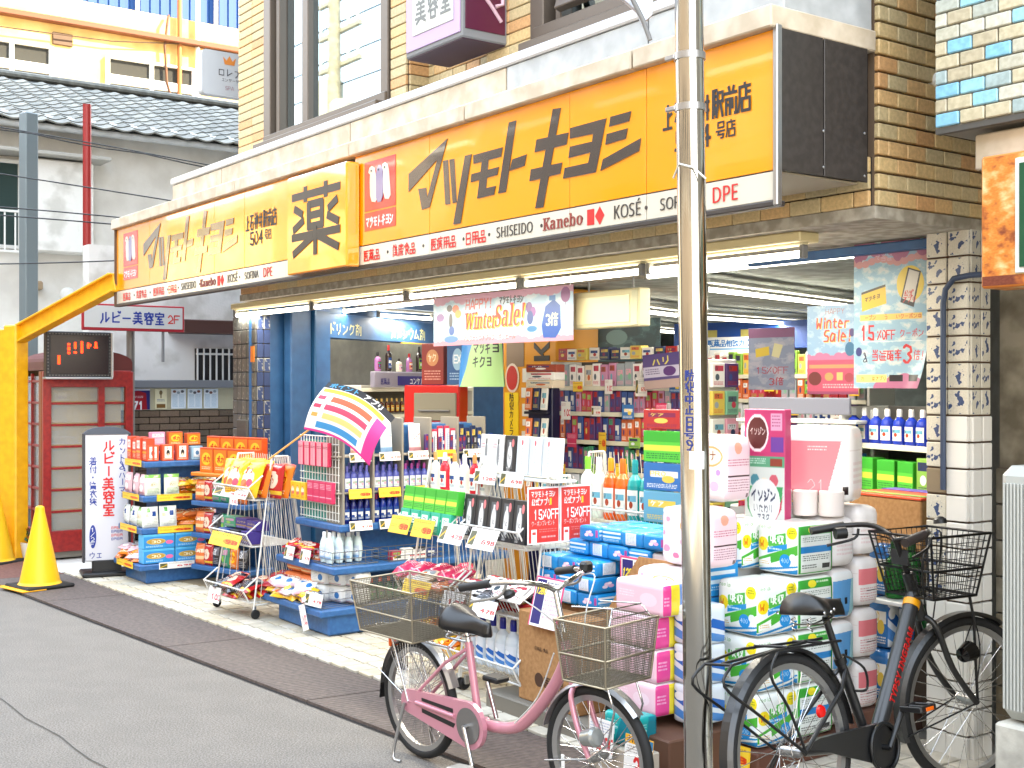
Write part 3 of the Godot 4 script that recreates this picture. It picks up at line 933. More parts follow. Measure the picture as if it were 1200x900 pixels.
func build_backdrop() -> void:
	var h := thing("plastered_house", "pale grey plastered house with a grey tiled roof behind the shop", "house", Vector3(-17, 0, 0))
	part("wall", bm(Vector3(6.0, 5.15, 12.0)), M.plaster, h, Vector3(-3.0, 2.57, -2.0))
	part("gable_core", bm(Vector3(2.0, 0.8, 11.0)), M.plaster, h, Vector3(-3.4, 5.5, -2.0))
	part("gutter", tubes([[Vector3(0.42, 5.0, 3.5), Vector3(0.42, 5.0, -7.5)]], 0.05, 10), M.grey_panel, h)
	part("eave_board", bm(Vector3(0.5, 0.05, 11.0)), M.white_paint, h, Vector3(0.2, 5.13, -2.0), Vector3(0, 0, -0.42))
	var deck := part("roof", bm(Vector3(4.0, 0.06, 11.0)), mat(Color(0.20, 0.21, 0.20), 0.9), h, Vector3(-1.42, 5.72, -2.0), Vector3(0, 0, -0.36))
	var tm := S()
	var prof := []
	for i in 9:
		var t := i / 8.0
		prof.append(Vector2((t - 0.5) * 0.30, 0.013 * cos(t * TAU) + 0.008 * (1.0 if t > 0.8 else 0.0)))
	for i in 8:
		for k in [1, 0]:
			var u: Vector2 = prof[i]
			var v: Vector2 = prof[i + 1]
			var dz: float = -0.018 * (1 - k)
			var l := 0.15
			var q := [Vector3(l, u.y + dz + 0.016, -u.x), Vector3(l, v.y + dz + 0.016, -v.x), Vector3(-l, v.y + dz, -v.x), Vector3(-l, u.y + dz, -u.x)]
			if k == 0: q.reverse()
			quad(tm, q[0], q[1], q[2], q[3])
		var u2: Vector2 = prof[i]
		var v2: Vector2 = prof[i + 1]
		quad(tm, Vector3(0.15, u2.y - 0.004, -u2.x), Vector3(0.15, v2.y - 0.004, -v2.x), Vector3(0.15, v2.y + 0.016, -v2.x), Vector3(0.15, u2.y + 0.016, -u2.x))
	var tile := tm.commit()
	var tms := [rough_mat(M.soft, 0.7, 0.75, null, 0.1, Color(0.49, 0.49, 0.465)), rough_mat(M.soft, 0.7, 0.75, null, 0.1, Color(0.45, 0.455, 0.43)), rough_mat(M.soft, 0.7, 0.75, null, 0.1, Color(0.53, 0.53, 0.50))]
	for r in 14:
		for c in 19:
			part("roof_tile", tile, tms[rng.randi() % 3], deck, Vector3(1.92 - r * 0.26, 0.055, 3.2 - c * 0.285 - 0.1425 * 0))
	part("ridge", cb(Vector3(0.18, 0.10, 11.0), 0.03), tms[1], deck, Vector3(-1.95, 0.09, 0))
	part("shutter_box", cb(Vector3(0.28, 1.22, 0.78), 0.02), M.plaster_white, h, Vector3(0.12, 4.0, -0.08))
	part("canopy", cb(Vector3(0.5, 0.05, 2.6), 0.01), mat(Color(0.62, 0.61, 0.58), 0.6), h, Vector3(0.2, 4.66, 0.65))
	var win := part("window", bm(Vector3(0.06, 1.15, 1.3)), mat(Color(0.20, 0.26, 0.25), 0.1), h, Vector3(0.02, 4.0, 1.05))
	var fr := S()
	for z in [-0.62, 0.0, 0.62]:
		add_cb(fr, Vector3(0.04, 0, z), Vector3(0.05, 1.2, 0.05), 0.006)
	for y in [-0.56, 0.56]:
		add_cb(fr, Vector3(0.04, y, 0), Vector3(0.06, 0.05, 1.32), 0.006)
	part("frame", fr.commit(), M.white_paint, win)
	var rail := S()
	for i in 11:
		add_cb(rail, Vector3(0.30, 3.62, 0.42 + i * 0.13), Vector3(0.02, 0.5, 0.02), 0.003)
	for y in [3.36, 3.88]:
		add_cb(rail, Vector3(0.30, y, 1.05), Vector3(0.035, 0.03, 1.4), 0.004)
	part("balcony_rail", rail.commit(), M.white_paint, h)
	part("wall_lamp", lathe_mesh([Vector2(0, 0.0), Vector2(0.09, 0.01), Vector2(0.1, 0.05), Vector2(0.07, 0.10), Vector2(0, 0.11)], 14), M.white_paint, h, Vector3(0.02, 2.85, -0.18), Vector3(0, 0, -PI / 2))
	part("vent_hood", cb(Vector3(0.16, 0.12, 0.18), 0.02), mat(Color(0.55, 0.47, 0.36), 0.6), h, Vector3(0.08, 2.95, 0.25))

	var y := thing("yellow_building", "sunlit yellow apartment block above the grey tiled roof", "building", Vector3(-27, 0, -4))
	var ym := rough_mat(noise_tex(40, 0.02, Color(0.83, 0.69, 0.41), Color(0.89, 0.76, 0.48), 0.25, 0.75, 5), 0.15, 0.85, M.bumpf, 0.1)
	part("wall", bm(Vector3(4.0, 9.9, 14.0)), ym, y, Vector3(-2.0, 4.95, 0.5))
	part("parapet", cb(Vector3(0.5, 2.6, 4.6), 0.02), ym, y, Vector3(-0.3, 10.9, 4.2))
	part("gutter", cb(Vector3(0.22, 0.13, 9.0), 0.02), mat(Color(0.42, 0.22, 0.10), 0.6), y, Vector3(0.12, 9.36, 1.0))
	part("vent", cb(Vector3(0.06, 0.26, 0.42), 0.01), mat(Color(0.30, 0.21, 0.13), 0.6), y, Vector3(0.02, 9.0, 1.0))
	for a in [[2.95, 1.6], [-0.02, 1.95]]:
		var wy := part("window", bm(Vector3(0.06, 1.5, a[1])), mat(Color(0.24, 0.24, 0.23), 0.08), y, Vector3(0.01, 8.02, a[0] - 0.9 + 0.9 * 0))
		var wf := S()
		for z in [-a[1] / 2, 0.0, a[1] / 2]:
			add_cb(wf, Vector3(0.05, 0, z), Vector3(0.08, 1.5, 0.09), 0.01)
		for yy in [-0.75, 0.28, 0.75]:
			add_cb(wf, Vector3(0.055, yy, 0), Vector3(0.09, 0.2 if yy == 0.28 else 0.06, a[1] + 0.08), 0.01)
		part("frame", wf.commit(), M.white_paint, wy)
	for z in [-1.55, -1.98]:
		part("downpipe", tubes([[Vector3(0.1, 10.4, z), Vector3(0.1, 6.8, z)]], 0.055, 8), M.white_paint if z < -1.8 else mat(Color(0.60, 0.36, 0.14), 0.6), y)
	part("cable", tubes([[Vector3(0.14, 9.1, 4.5), Vector3(0.14, 9.02, 2.5), Vector3(0.14, 9.1, 0.0), Vector3(0.14, 9.3, -1.6), Vector3(0.14, 9.25, -4.0)]], 0.014, 5), mat(Color(0.25, 0.16, 0.08), 0.7), y)
	part("downpipe", tubes([[Vector3(0.1, 9.9, -1.3), Vector3(0.16, 9.75, -1.25), Vector3(0.12, 9.2, -1.2), Vector3(0.12, 8.4, -1.25), Vector3(0.1, 7.6, -1.5), Vector3(0.1, 7.0, -1.3)]], 0.03, 6), mat(Color(0.36, 0.22, 0.12), 0.7), y)
	part("roof_railing", tubes([[Vector3(-0.6, 9.9, 2.3), Vector3(-0.6, 11.6, 2.3)], [Vector3(-0.6, 9.9, 1.85), Vector3(-0.6, 11.6, 1.85)], [Vector3(-0.6, 9.9, 1.4), Vector3(-0.6, 11.6, 1.4)], [Vector3(-0.6, 10.6, 2.3), Vector3(-0.6, 10.6, 1.4)]], 0.03, 5), mat(Color(0.30, 0.22, 0.16), 0.6), y)
	var sc := thing("blue_screen_fence", "bright blue ribbed screen fence on the yellow block's roof", "fence", Vector3(-28.2, 9.9, -4.0))
	var cor := S()
	for i in 60:
		var z0 := 1.0 - i * 0.12
		box(cor, Vector3(0.0 if i % 2 else 0.03, 1.4, z0), Vector3(0.03, 2.8, 0.12))
	part("sheet", cor.commit(), mat(Color(0.02, 0.24, 0.50), 0.6), sc)
	for z in [0.9, -1.0, -2.9, -4.8]:
		part("post", cb(Vector3(0.08, 2.9, 0.08), 0.01), M.white_paint, sc, Vector3(0.12, 1.45, z))

	var w := thing("alley_wall", "stained alley wall with barred window, brown brick base and pinned notices", "wall", Vector3(-13, 0, 0))
	part("plaster", bm(Vector3(0.2, 1.45, 2.4)), M.plaster_white, w, Vector3(-0.1, 2.38, -0.45))
	part("ledge", cb(Vector3(0.3, 0.085, 2.4), 0.008), mat(Color(0.44, 0.45, 0.46), 0.5), w, Vector3(-0.05, 1.65, -0.45))
	var nb := part("notice_band", bm(Vector3(0.2, 0.24, 2.4)), mat(Color(0.72, 0.70, 0.58), 0.6), w, Vector3(-0.1, 1.49, -0.45))
	var br := part("brick_base", bm(Vector3(0.2, 1.37, 2.4)), M.mortar_dark, w, Vector3(-0.1, 0.685, -0.45))
	courses(br, "brick", Vector3(0.1, -0.25, 0.9), Vector3(0, 0, -1), Vector3.RIGHT, 1.9, 0.93, 0.225, 0.071, 0.010, M.brown_brick, 0.02, 0.5)
	part("beam", cb(Vector3(0.3, 0.15, 0.9), 0.008), mat(Color(0.30, 0.19, 0.15), 0.5), w, Vector3(0.1, 2.27, -0.55))
	var gr := part("window", bm(Vector3(0.05, 0.36, 0.46)), mat(Color(0.10, 0.085, 0.075), 0.6), w, Vector3(0.0, 1.86, -0.63))
	var bars := S()
	for i in 7:
		add_cb(bars, Vector3(0.05, 0, -0.22 + i * 0.073), Vector3(0.02, 0.37, 0.016), 0.003)
	add_cb(bars, Vector3(0.04, 0.12, 0), Vector3(0.015, 0.022, 0.46), 0.003)
	part("bars", bars.commit(), M.white_paint, gr)
	var shirt := pic(128, 100, Color(0.80, 0.80, 0.84))
	r_(shirt, 0, 8, 128, 92, Color(0.16, 0.14, 0.40))
	poly(shirt, [Vector2(14, 100), Vector2(20, 20), Vector2(64, 8), Vector2(108, 20), Vector2(114, 100)], Color(0.62, 0.05, 0.09))
	words(shirt, "71", 36, 58, 40, Color(0.95, 0.95, 0.95), 0.2)
	small_print(shirt, 34, 34, 60, 12, 2, Color(0.9, 0.85, 0.85))
	one("shirt_notice", sheet(0.26, 0.225, 0.006), picture(shirt, 0.4), "red and navy notice with a white number 71 above the brown bricks", "notice", Vector3(-12.985, 1.487, 0.235), PI / 2)
	for i in 3:
		var im := pic(96, 128, Color(0.84, 0.88, 0.90))
		for k in 3:
			disc(im, 22 + k * 26, 16 + (k % 2) * 8, 11, 9, [Color(0.45, 0.30, 0.25), Color(0.55, 0.62, 0.66), Color(0.35, 0.35, 0.38)][(k + i) % 3])
		small_print(im, 8, 36, 36, 84, 12, Color(0.45, 0.62, 0.72))
		small_print(im, 52, 36, 36, 84, 12, Color(0.45, 0.62, 0.72))
		one("paper_notice", sheet(0.165, 0.215, 0.005), picture(im, 0.6), "white paper notice, %s of the three under the grey ledge" % ["first", "middle", "last"][i], "notice", Vector3(-12.985, 1.49, -0.21 - i * 0.185), PI / 2, "paper notices on the alley wall")
	var tro := pic(64, 100, Color(0.86, 0.84, 0.70))
	disc(tro, 32, 18, 9, 12, Color(0.42, 0.36, 0.22))
	r_(tro, 29, 28, 6, 18, Color(0.42, 0.36, 0.22))
	small_print(tro, 10, 52, 44, 14, 2, Color(0.2, 0.3, 0.5))
	r_(tro, 8, 76, 48, 20, Color(0.45, 0.32, 0.10))
	one("trophy_notice", sheet(0.13, 0.215, 0.005), picture(tro, 0.6), "small cream notice with a trophy between the shirt and the papers", "notice", Vector3(-12.985, 1.49, -0.015), PI / 2)

	one("red_pole", tubes([[Vector3(0, 0, 0), Vector3(0, 4.78, 0)]], 0.055, 4), mat(Color(0.56, 0.12, 0.10), 0.5), "slim square red steel pole rising before the pale house", "pole", Vector3(-14, 0, 0.46), 0.3)
	var gp := thing("grey_pole", "broad grey steel post rising behind the yellow gate frame", "pole", Vector3(-14, 0, 1.09))
	part("shaft", cb(Vector3(0.15, 4.6, 0.15), 0.012), mat(Color(0.42, 0.46, 0.47), 0.5, 0.3), gp, Vector3(0, 2.3, 0), Vector3(0, 0.25, 0))
	part("base_plate", cb(Vector3(0.3, 0.03, 0.3), 0.005), mat(Color(0.42, 0.46, 0.47), 0.5, 0.3), gp, Vector3(0, 0.015, 0))
	one("grey_pipe", tubes([[Vector3(0, 0, 0), Vector3(0, 2.2, 0)]], 0.042, 10), mat(Color(0.42, 0.40, 0.37), 0.5, 0.3), "thin grey pipe between the red booth and the brick wall", "pipe", Vector3(-12.15, 0, 0.60))
	var cabs := [[Vector3(-14.5, 4.55, 2.2), Vector3(-13.0, 4.2, 0.8), Vector3(-11.0, 3.55, -1.4)], [Vector3(-14.0, 3.55, 2.0), Vector3(-12.0, 3.3, 0.6), Vector3(-10.7, 3.04, -0.2)], [Vector3(-14.0, 3.46, 2.0), Vector3(-12.0, 3.22, 0.6), Vector3(-10.7, 3.0, -0.2)], [Vector3(-14.0, 3.95, 2.0), Vector3(-12.0, 3.5, 0.4), Vector3(-10.7, 3.2, -0.4)], [Vector3(-14.0, 2.9, 2.0), Vector3(-12.0, 2.82, 0.8), Vector3(-10.75, 2.84, 0.3)]]
	var cl := ["thick twisted cable hanging across the pale house", "upper of two close black cables reaching the sign's end", "lower of two close black cables reaching the sign's end", "single thin cable above the close pair", "lowest thin cable, level with the sign"]
	for i in cabs.size():
		var c: Array = cabs[i]
		var pts := []
		for k in 13:
			var t := k / 12.0
			var p: Vector3 = c[0] * (1 - t) * (1 - t) + c[1] * 2 * t * (1 - t) + c[2] * t * t
			pts.append(p)
		var stc := S()
		tube(stc, pts, 0.007, 5)
		if i == 0:
			var tw := []
			for k in 13:
				tw.append(pts[k] + Vector3(0.0, -0.022 + 0.014 * sin(k * 2.0), 0.012))
			tube(stc, tw, 0.007, 5)
		one("overhead_cable", stc.commit(), M.black, cl[i], "cable", Vector3.ZERO, 0, "overhead cables at the shop's end")

func build_opposite() -> void:
	var b := thing("cream_building", "sunlit cream building across the street, mirrored in window and sign", "building", Vector3(-41, 0, 12.5))
	var cm := rough_mat(M.soft, 0.1, 0.85, null, 0.1, Color(0.86, 0.78, 0.60))
	part("wall", bm(Vector3(26, 6.6, 8)), cm, b, Vector3(0, 3.3, 4))
	part("roof", cb(Vector3(27, 0.3, 9), 0.05), mat(Color(0.5, 0.42, 0.34), 0.8), b, Vector3(0, 6.75, 4))
	for i in 9:
		for k in 2:
			var w := part("window", bm(Vector3(1.5, 1.1, 0.1)), mat(Color(0.20, 0.22, 0.24), 0.15), b, Vector3(-11.2 + i * 2.8, 1.7 + k * 2.7, -0.02))
			part("sill", cb(Vector3(1.7, 0.12, 0.2), 0.02), M.white_paint, w, Vector3(0, -0.62, -0.05))
	var o := thing("brown_building", "brown tiled building across the street behind the camera", "building", Vector3(-9.5, 0, 12.5))
	part("wall", bm(Vector3(35, 9.5, 8)), rough_mat(M.soft, 0.1, 0.85, null, 0.1, Color(0.50, 0.46, 0.42)), o, Vector3(0, 4.75, 4))
	for i in 12:
		for k in 3:
			var w := part("window", bm(Vector3(1.4, 1.3, 0.1)), mat(Color(0.16, 0.17, 0.18), 0.2), o, Vector3(-16 + i * 2.9, 1.7 + k * 2.9, -0.02))
			part("sill", cb(Vector3(1.6, 0.12, 0.2), 0.02), M.white_paint, w, Vector3(0, -0.72, -0.05))
	var u := thing("utility_pole", "concrete utility pole with transformers across the street, mirrored in the window", "utility pole", Vector3(-23.0, 0, 8.6))
	part("shaft", lathe_mesh([Vector2(0.19, 0), Vector2(0.12, 11.0), Vector2(0, 11.0)], 14), rough_mat(M.soft, 0.5, 0.8, null, 0.1, Color(0.66, 0.60, 0.50)), u)
	for a in [[0.36, 6.6, 0.0], [-0.36, 7.2, 0.1]]:
		part("transformer", lathe_mesh([Vector2(0, 0), Vector2(0.26, 0.02), Vector2(0.28, 0.8), Vector2(0.2, 0.88), Vector2(0, 0.9)], 16), mat(Color(0.70, 0.66, 0.56), 0.5), u, Vector3(a[0], a[1], a[2]))
	for y in [8.3, 9.0, 9.7]:
		part("crossarm", cb(Vector3(1.8, 0.1, 0.1), 0.01), mat(Color(0.60, 0.56, 0.48), 0.6), u, Vector3(0, y, 0.12))
		for x in [-0.8, -0.3, 0.4, 0.8]:
			part("insulator", lathe_mesh([Vector2(0, 0), Vector2(0.06, 0.02), Vector2(0.04, 0.1), Vector2(0.06, 0.13), Vector2(0, 0.2)], 8), M.white_paint, u, Vector3(x, y + 0.05, 0.12))
	var wires := []
	for y in [8.5, 9.2, 7.9, 6.2, 5.9]:
		wires.append([Vector3(-25, y + 0.6, -0.5), Vector3(-10, y - 0.1, 0.0), Vector3(0, y, 0.12), Vector3(6, y - 0.1, 0.2), Vector3(14, y + 0.4, 0.4)])
	part("wires", tubes(wires, 0.02, 5), M.black, u)

func build_signs() -> void:
	var orange := StandardMaterial3D.new()
	orange.albedo_color = Color(0.95, 0.60, 0.0)
	orange.roughness = 0.14
	orange.metallic_specular = 0.72
	orange.clearcoat_enabled = true
	orange.clearcoat = 1.0
	orange.clearcoat_roughness = 0.03
	orange.normal_enabled = true
	orange.normal_texture = wavy()
	orange.normal_scale = 0.06
	orange.uv1_triplanar = true
	orange.uv1_world_triplanar = true
	orange.uv1_scale = Vector3(0.5, 1.0, 0.5)
	var whitep: StandardMaterial3D = orange.duplicate()
	whitep.albedo_color = Color(0.82, 0.80, 0.74)
	var s := thing("fascia_sign", "long orange fascia sign with dark angular lettering over the shop front", "sign", Vector3(-6.945, 2.33, 1.22))
	part("cabinet", cb(Vector3(7.54, 0.53, 0.48), 0.01), M.dark_metal, s, Vector3(0, 0.395, -0.27))
	part("underside", bm(Vector3(7.5, 0.006, 0.47)), mat(Color(0.60, 0.56, 0.48), 0.7), s, Vector3(0, 0.124, -0.27))
	part("backing", bm(Vector3(7.52, 0.14, 0.012)), M.dark_metal, s, Vector3(0, 0.065, -0.03))
	part("trim", cb(Vector3(7.56, 0.022, 0.05), 0.004), mat(Color(0.20, 0.17, 0.15), 0.5), s, Vector3(0, 0.0, -0.02))
	part("corner_trim", cb(Vector3(0.024, 0.68, 0.03), 0.004), M.alu, s, Vector3(3.775, 0.33, -0.005))
	part("corner_trim", cb(Vector3(0.024, 0.68, 0.03), 0.004), mat(Color(0.35, 0.24, 0.15), 0.5), s, Vector3(-3.775, 0.33, -0.005))
	for z in [-0.13, -0.40]:
		part("side_panel", cb(Vector3(0.008, 0.535, 0.262), 0.002), M.dark_metal, s, Vector3(3.774, 0.393, z))
	for a in [[-0.262, 0.30], [-0.262, 0.16], [-0.51, 0.32], [-0.51, 0.15]]:
		part("screw", lathe_mesh([Vector2(0, 0.003), Vector2(0.005, 0.001), Vector2(0.006, 0)], 8), M.alu, s, Vector3(3.78, a[1], a[0]), Vector3(0, 0, -PI / 2))
	var seams := [[-10.71, -9.9], [-9.9, -8.55], [-8.55, -8.02], [-8.02, -7.2], [-6.44, -5.62], [-5.62, -4.42], [-4.42, -3.9], [-3.9, -3.19]]
	for a in seams:
		var w: float = a[1] - a[0] - 0.004
		part("face_panel", cb(Vector3(w, 0.53, 0.012), 0.002), orange, s, Vector3((a[0] + a[1]) / 2 + 6.945, 0.392, -0.012))
		part("strip_panel", cb(Vector3(w, 0.108, 0.012), 0.002), whitep, s, Vector3((a[0] + a[1]) / 2 + 6.945, 0.068, -0.012))
	var L := [
		[[-5.828, 2.803], [-5.438, 2.935], [-5.612, 2.596], [-5.69, 2.591], [-5.727, 2.708], [-5.649, 2.705], [-5.636, 2.649], [-5.537, 2.84], [-5.828, 2.705]],
		[[-5.48, 2.824], [-5.435, 2.823], [-5.412, 2.59], [-5.457, 2.591]], [[-5.418, 2.822], [-5.374, 2.82], [-5.351, 2.59], [-5.388, 2.591]], [[-5.272, 2.82], [-5.211, 2.82], [-5.313, 2.479], [-5.381, 2.479]],
		[[-5.198, 2.812], [-4.941, 2.813], [-4.954, 2.768], [-5.194, 2.767]], [[-5.213, 2.718], [-4.972, 2.721], [-4.986, 2.683], [-5.22, 2.677]], [[-5.116, 2.782], [-5.06, 2.782], [-5.083, 2.63], [-5.0, 2.631], [-5.014, 2.589], [-5.162, 2.587]],
		[[-4.889, 2.925], [-4.828, 2.925], [-4.913, 2.589], [-4.978, 2.59]], [[-4.859, 2.741], [-4.743, 2.748], [-4.761, 2.695], [-4.882, 2.689]],
		[[-4.539, 2.928], [-4.48, 2.923], [-4.613, 2.48], [-4.675, 2.482]], [[-4.664, 2.806], [-4.423, 2.8], [-4.438, 2.747], [-4.68, 2.748]], [[-4.709, 2.671], [-4.469, 2.67], [-4.484, 2.62], [-4.72, 2.616]],
		[[-4.411, 2.818], [-4.157, 2.819], [-4.229, 2.591], [-4.463, 2.594], [-4.45, 2.642], [-4.282, 2.641], [-4.266, 2.685], [-4.423, 2.683], [-4.411, 2.733], [-4.254, 2.732], [-4.247, 2.765], [-4.411, 2.77]],
		[[-4.128, 2.82], [-3.993, 2.821], [-4.006, 2.78], [-4.138, 2.778]], [[-4.153, 2.749], [-4.015, 2.751], [-4.028, 2.708], [-4.163, 2.703]], [[-4.18, 2.641], [-3.93, 2.695], [-3.942, 2.642], [-4.196, 2.593]],
	]
	var glyphs := [[0], [1, 2, 3], [4, 5, 6], [7, 8], [9, 10, 11], [12], [13, 14, 15]]
	for side in [0.0, -4.2]:
		var ink: StandardMaterial3D = orange.duplicate()
		ink.albedo_color = Color(0.255, 0.225, 0.205)
		for g in glyphs:
			var polys := []
			for i in g:
				var pp := []
				for p in L[i]:
					pp.append(Vector2(p[0] + 6.945 + side, p[1] - 2.33))
				polys.append(pp)
			part("letter", plate_mesh(polys, 0.004), ink, s, Vector3(0, 0, -0.0015))
		var ex: float = -6.145 + 6.945 + side
		var red: StandardMaterial3D = orange.duplicate()
		red.albedo_color = Color(0.80, 0.10, 0.08)
		var em := part("emblem", cb(Vector3(0.352, 0.285, 0.004), 0.001), red, s, Vector3(ex, 0.462, -0.004))
		var birds := []
		for bx in [-0.075, 0.075]:
			birds.append([Vector2(bx - 0.05, 0.085), Vector2(bx - 0.035, 0.112), Vector2(bx - 0.01, 0.118), Vector2(bx + 0.018, 0.105), Vector2(bx + 0.032, 0.07), Vector2(bx + 0.045, -0.02), Vector2(bx + 0.052, -0.075), Vector2(bx + 0.03, -0.095), Vector2(bx - 0.01, -0.088), Vector2(bx - 0.03, -0.05), Vector2(bx - 0.034, 0.03), Vector2(bx - 0.030, 0.07)])
		part("pigeon", plate_mesh(birds, 0.002), whitep, em, Vector3(0, -0.005, 0.005))
		var mid := [Vector2(-0.03, 0.09), Vector2(-0.01, 0.112), Vector2(0.018, 0.108), Vector2(0.036, 0.08), Vector2(0.038, -0.07), Vector2(0.015, -0.1), Vector2(-0.02, -0.1), Vector2(-0.038, -0.07), Vector2(-0.038, 0.06)]
		var dove: StandardMaterial3D = orange.duplicate()
		dove.albedo_color = Color(0.50, 0.46, 0.62)
		part("pigeon", plate_mesh([mid], 0.002), dove, em, Vector3(0.005, -0.005, 0.007))
		part("pigeon_eyes", plate_mesh([oval(0.006, 0.006, 8, Vector2(-0.088, 0.09)), oval(0.006, 0.006, 8, Vector2(0.062, 0.09)), oval(0.006, 0.006, 8, Vector2(-0.005, 0.085))], 0.002), M.ink, em, Vector3(0, -0.005, 0.0085))
		var em2 := part("emblem", cb(Vector3(0.352, 0.105, 0.004), 0.001), red, s, Vector3(ex, 0.258, -0.004))
		part("lettering", writing("マツモトキヨシ", 0.062, 0.15, false, 0.66, 0.15), M.white, em2, Vector3(0, -0.002, 0.003))
		part("lettering", writing("上石神井駅前店", 0.105, 0.12, false, 0.62), M.ink, s, Vector3(-3.55 + 6.945 + side, 0.430, -0.004))
		part("lettering", writing("504", 0.092, 0.15, false, 1.0), M.ink, s, Vector3(-3.62 + 6.945 + side, 0.318, -0.004))
		part("lettering", writing("号店", 0.062, 0.12, false, 0.8), M.ink, s, Vector3(-3.435 + 6.945 + side, 0.322, -0.004))
		var y := 0.066
		for a in [["医薬品", -6.24], ["健康食品", -5.88], ["医療用品", -5.48], ["日用品", -5.18]]:
			part("lettering", writing(a[0], 0.062, 0.12, false, 0.95 if a[0].length() == 3 else 0.92), M.red_ink, s, Vector3(a[1] + 6.945 + side, y, -0.004))
		part("lettering", latin("SHISEIDO", 0.052, 0.002), M.ink_brown, s, Vector3(-4.845 + 6.945 + side, y, -0.003))
		part("lettering", latin("Kanebo", 0.058, 0.002, true, true), mat(Color(0.50, 0.16, 0.12), 0.5), s, Vector3(-4.47 + 6.945 + side, y, -0.003))
		part("logo", plate_mesh([[Vector2(-0.055, -0.035), Vector2(-0.008, -0.035), Vector2(-0.008, 0.035), Vector2(-0.055, 0.035)], [Vector2(0.0, 0.0), Vector2(0.032, -0.04), Vector2(0.062, 0.0), Vector2(0.032, 0.04)]], 0.003), M.red_ink, s, Vector3(-4.235 + 6.945 + side, y, -0.003))
		part("lettering", latin("KOSÉ", 0.058, 0.002), M.ink_brown, s, Vector3(-4.02 + 6.945 + side, y, -0.003))
		part("lettering", latin("SOFINA", 0.05, 0.002), M.ink_brown, s, Vector3(-3.70 + 6.945 + side, y, -0.003))
		part("lettering", latin("DPE", 0.062, 0.002), M.red_ink, s, Vector3(-3.44 + 6.945 + side, y, -0.003))
		for x in [-6.06, -5.68, -5.29, -5.06, -4.63, -4.33, -3.90]:
			part("print_dot", plate_mesh([oval(0.009, 0.009, 10)], 0.002), M.ink_brown, s, Vector3(x + 6.945 + side, y, -0.004))
	var k := thing("medicine_sign", "square amber box sign with one bold dark medicine character", "sign", Vector3(-6.76, 2.335, 1.31))
	var amber: StandardMaterial3D = orange.duplicate()
	amber.albedo_color = Color(0.95, 0.60, 0.0)
	part("box", cb(Vector3(0.78, 0.61, 0.09), 0.008), amber, k, Vector3(0, 0.305, -0.045))
	var yk := []
	for q in [[0.5, 2.6, 19.5, 2.6], [6, 0.2, 6, 4.6], [14, 0.2, 14, 4.6], [7, 5.6, 13, 5.6], [7, 8.7, 13, 8.7], [7, 11.8, 13, 11.8], [7.4, 5, 7.4, 12.6], [12.6, 5, 12.6, 12.6], [1.5, 5.8, 5.0, 8.0], [1.0, 12.0, 5.4, 9.6], [18.5, 5.8, 15.0, 8.0], [19.0, 12.0, 14.6, 9.6], [0.5, 14.1, 19.5, 14.1], [10, 12, 10, 19.9], [9.2, 14.6, 1.0, 18.9], [10.8, 14.6, 19.0, 18.9]]:
		var a2 := Vector2((q[0] - 10) * 0.0335, (10 - q[1]) * 0.0218)
		var b2 := Vector2((q[2] - 10) * 0.0335, (10 - q[3]) * 0.0218)
		var n2 := (b2 - a2).orthogonal().normalized() * 0.0235
		yk.append([a2 + n2, a2 - n2, b2 - n2, b2 + n2])
	part("letter", plate_mesh(yk, 0.002), mat(Color(0.12, 0.085, 0.06), 0.4), k, Vector3(0.0, 0.315, 0.002))
	var p := thing("salon_box_sign", "purple and white box sign projecting from the upper brick wall", "sign", Vector3(-6.0, 3.575, 0.64))
	part("box", cb(Vector3(0.60, 1.3, 0.31), 0.008), M.grey, p, Vector3(0.0, 0.65, 0.155))
	part("front_face", cb(Vector3(0.57, 1.24, 0.008), 0.002), mat(Color(0.66, 0.56, 0.70), 0.35), p, Vector3(0.0, 0.65, 0.313))
	part("white_field", cb(Vector3(0.43, 1.1, 0.006), 0.002), mat(Color(0.76, 0.77, 0.74), 0.35), p, Vector3(0.01, 0.66, 0.32))
	part("lettering", writing("美容室", 0.125, 0.13, false, 0.95), mat(Color(0.40, 0.41, 0.40), 0.5), p, Vector3(0.02, 0.235, 0.3235))
	part("side_face", cb(Vector3(0.008, 1.22, 0.27), 0.002), mat(Color(0.30, 0.06, 0.17), 0.35), p, Vector3(0.302, 0.66, 0.155))
	part("monogram", tubes([[Vector3(0.308, 0.28, 0.20), Vector3(0.308, 0.20, 0.12), Vector3(0.308, 0.12, 0.05)], [Vector3(0.308, 0.33, 0.04), Vector3(0.308, 0.22, 0.04), Vector3(0.308, 0.20, 0.09)]], 0.012, 6), mat(Color(0.75, 0.62, 0.66), 0.5), p)
	part("underside", bm(Vector3(0.58, 0.006, 0.29)), mat(Color(0.22, 0.13, 0.17), 0.6), p, Vector3(0, -0.004, 0.155))
	var c := thing("crown_sign", "white rounded sign with a small orange crown at the building's corner", "sign", Vector3(-10.35, 4.36, 0.33), PI / 2)
	var rr := []
	for q in [[0.235, 0.155, 0.0], [-0.235, 0.155, PI / 2], [-0.235, -0.155, PI], [0.235, -0.155, PI * 1.5]]:
		for i in 6:
			var t: float = q[2] + i * PI / 10.0
			rr.append(Vector2(q[0] + 0.04 * cos(t), q[1] + 0.04 * sin(t)))
	var st := S()
	plate(st, rr, 0.05, 0.10)
	part("body", st.commit(), mat(Color(0.70, 0.72, 0.74), 0.35), c, Vector3(0, 0.02, 0))
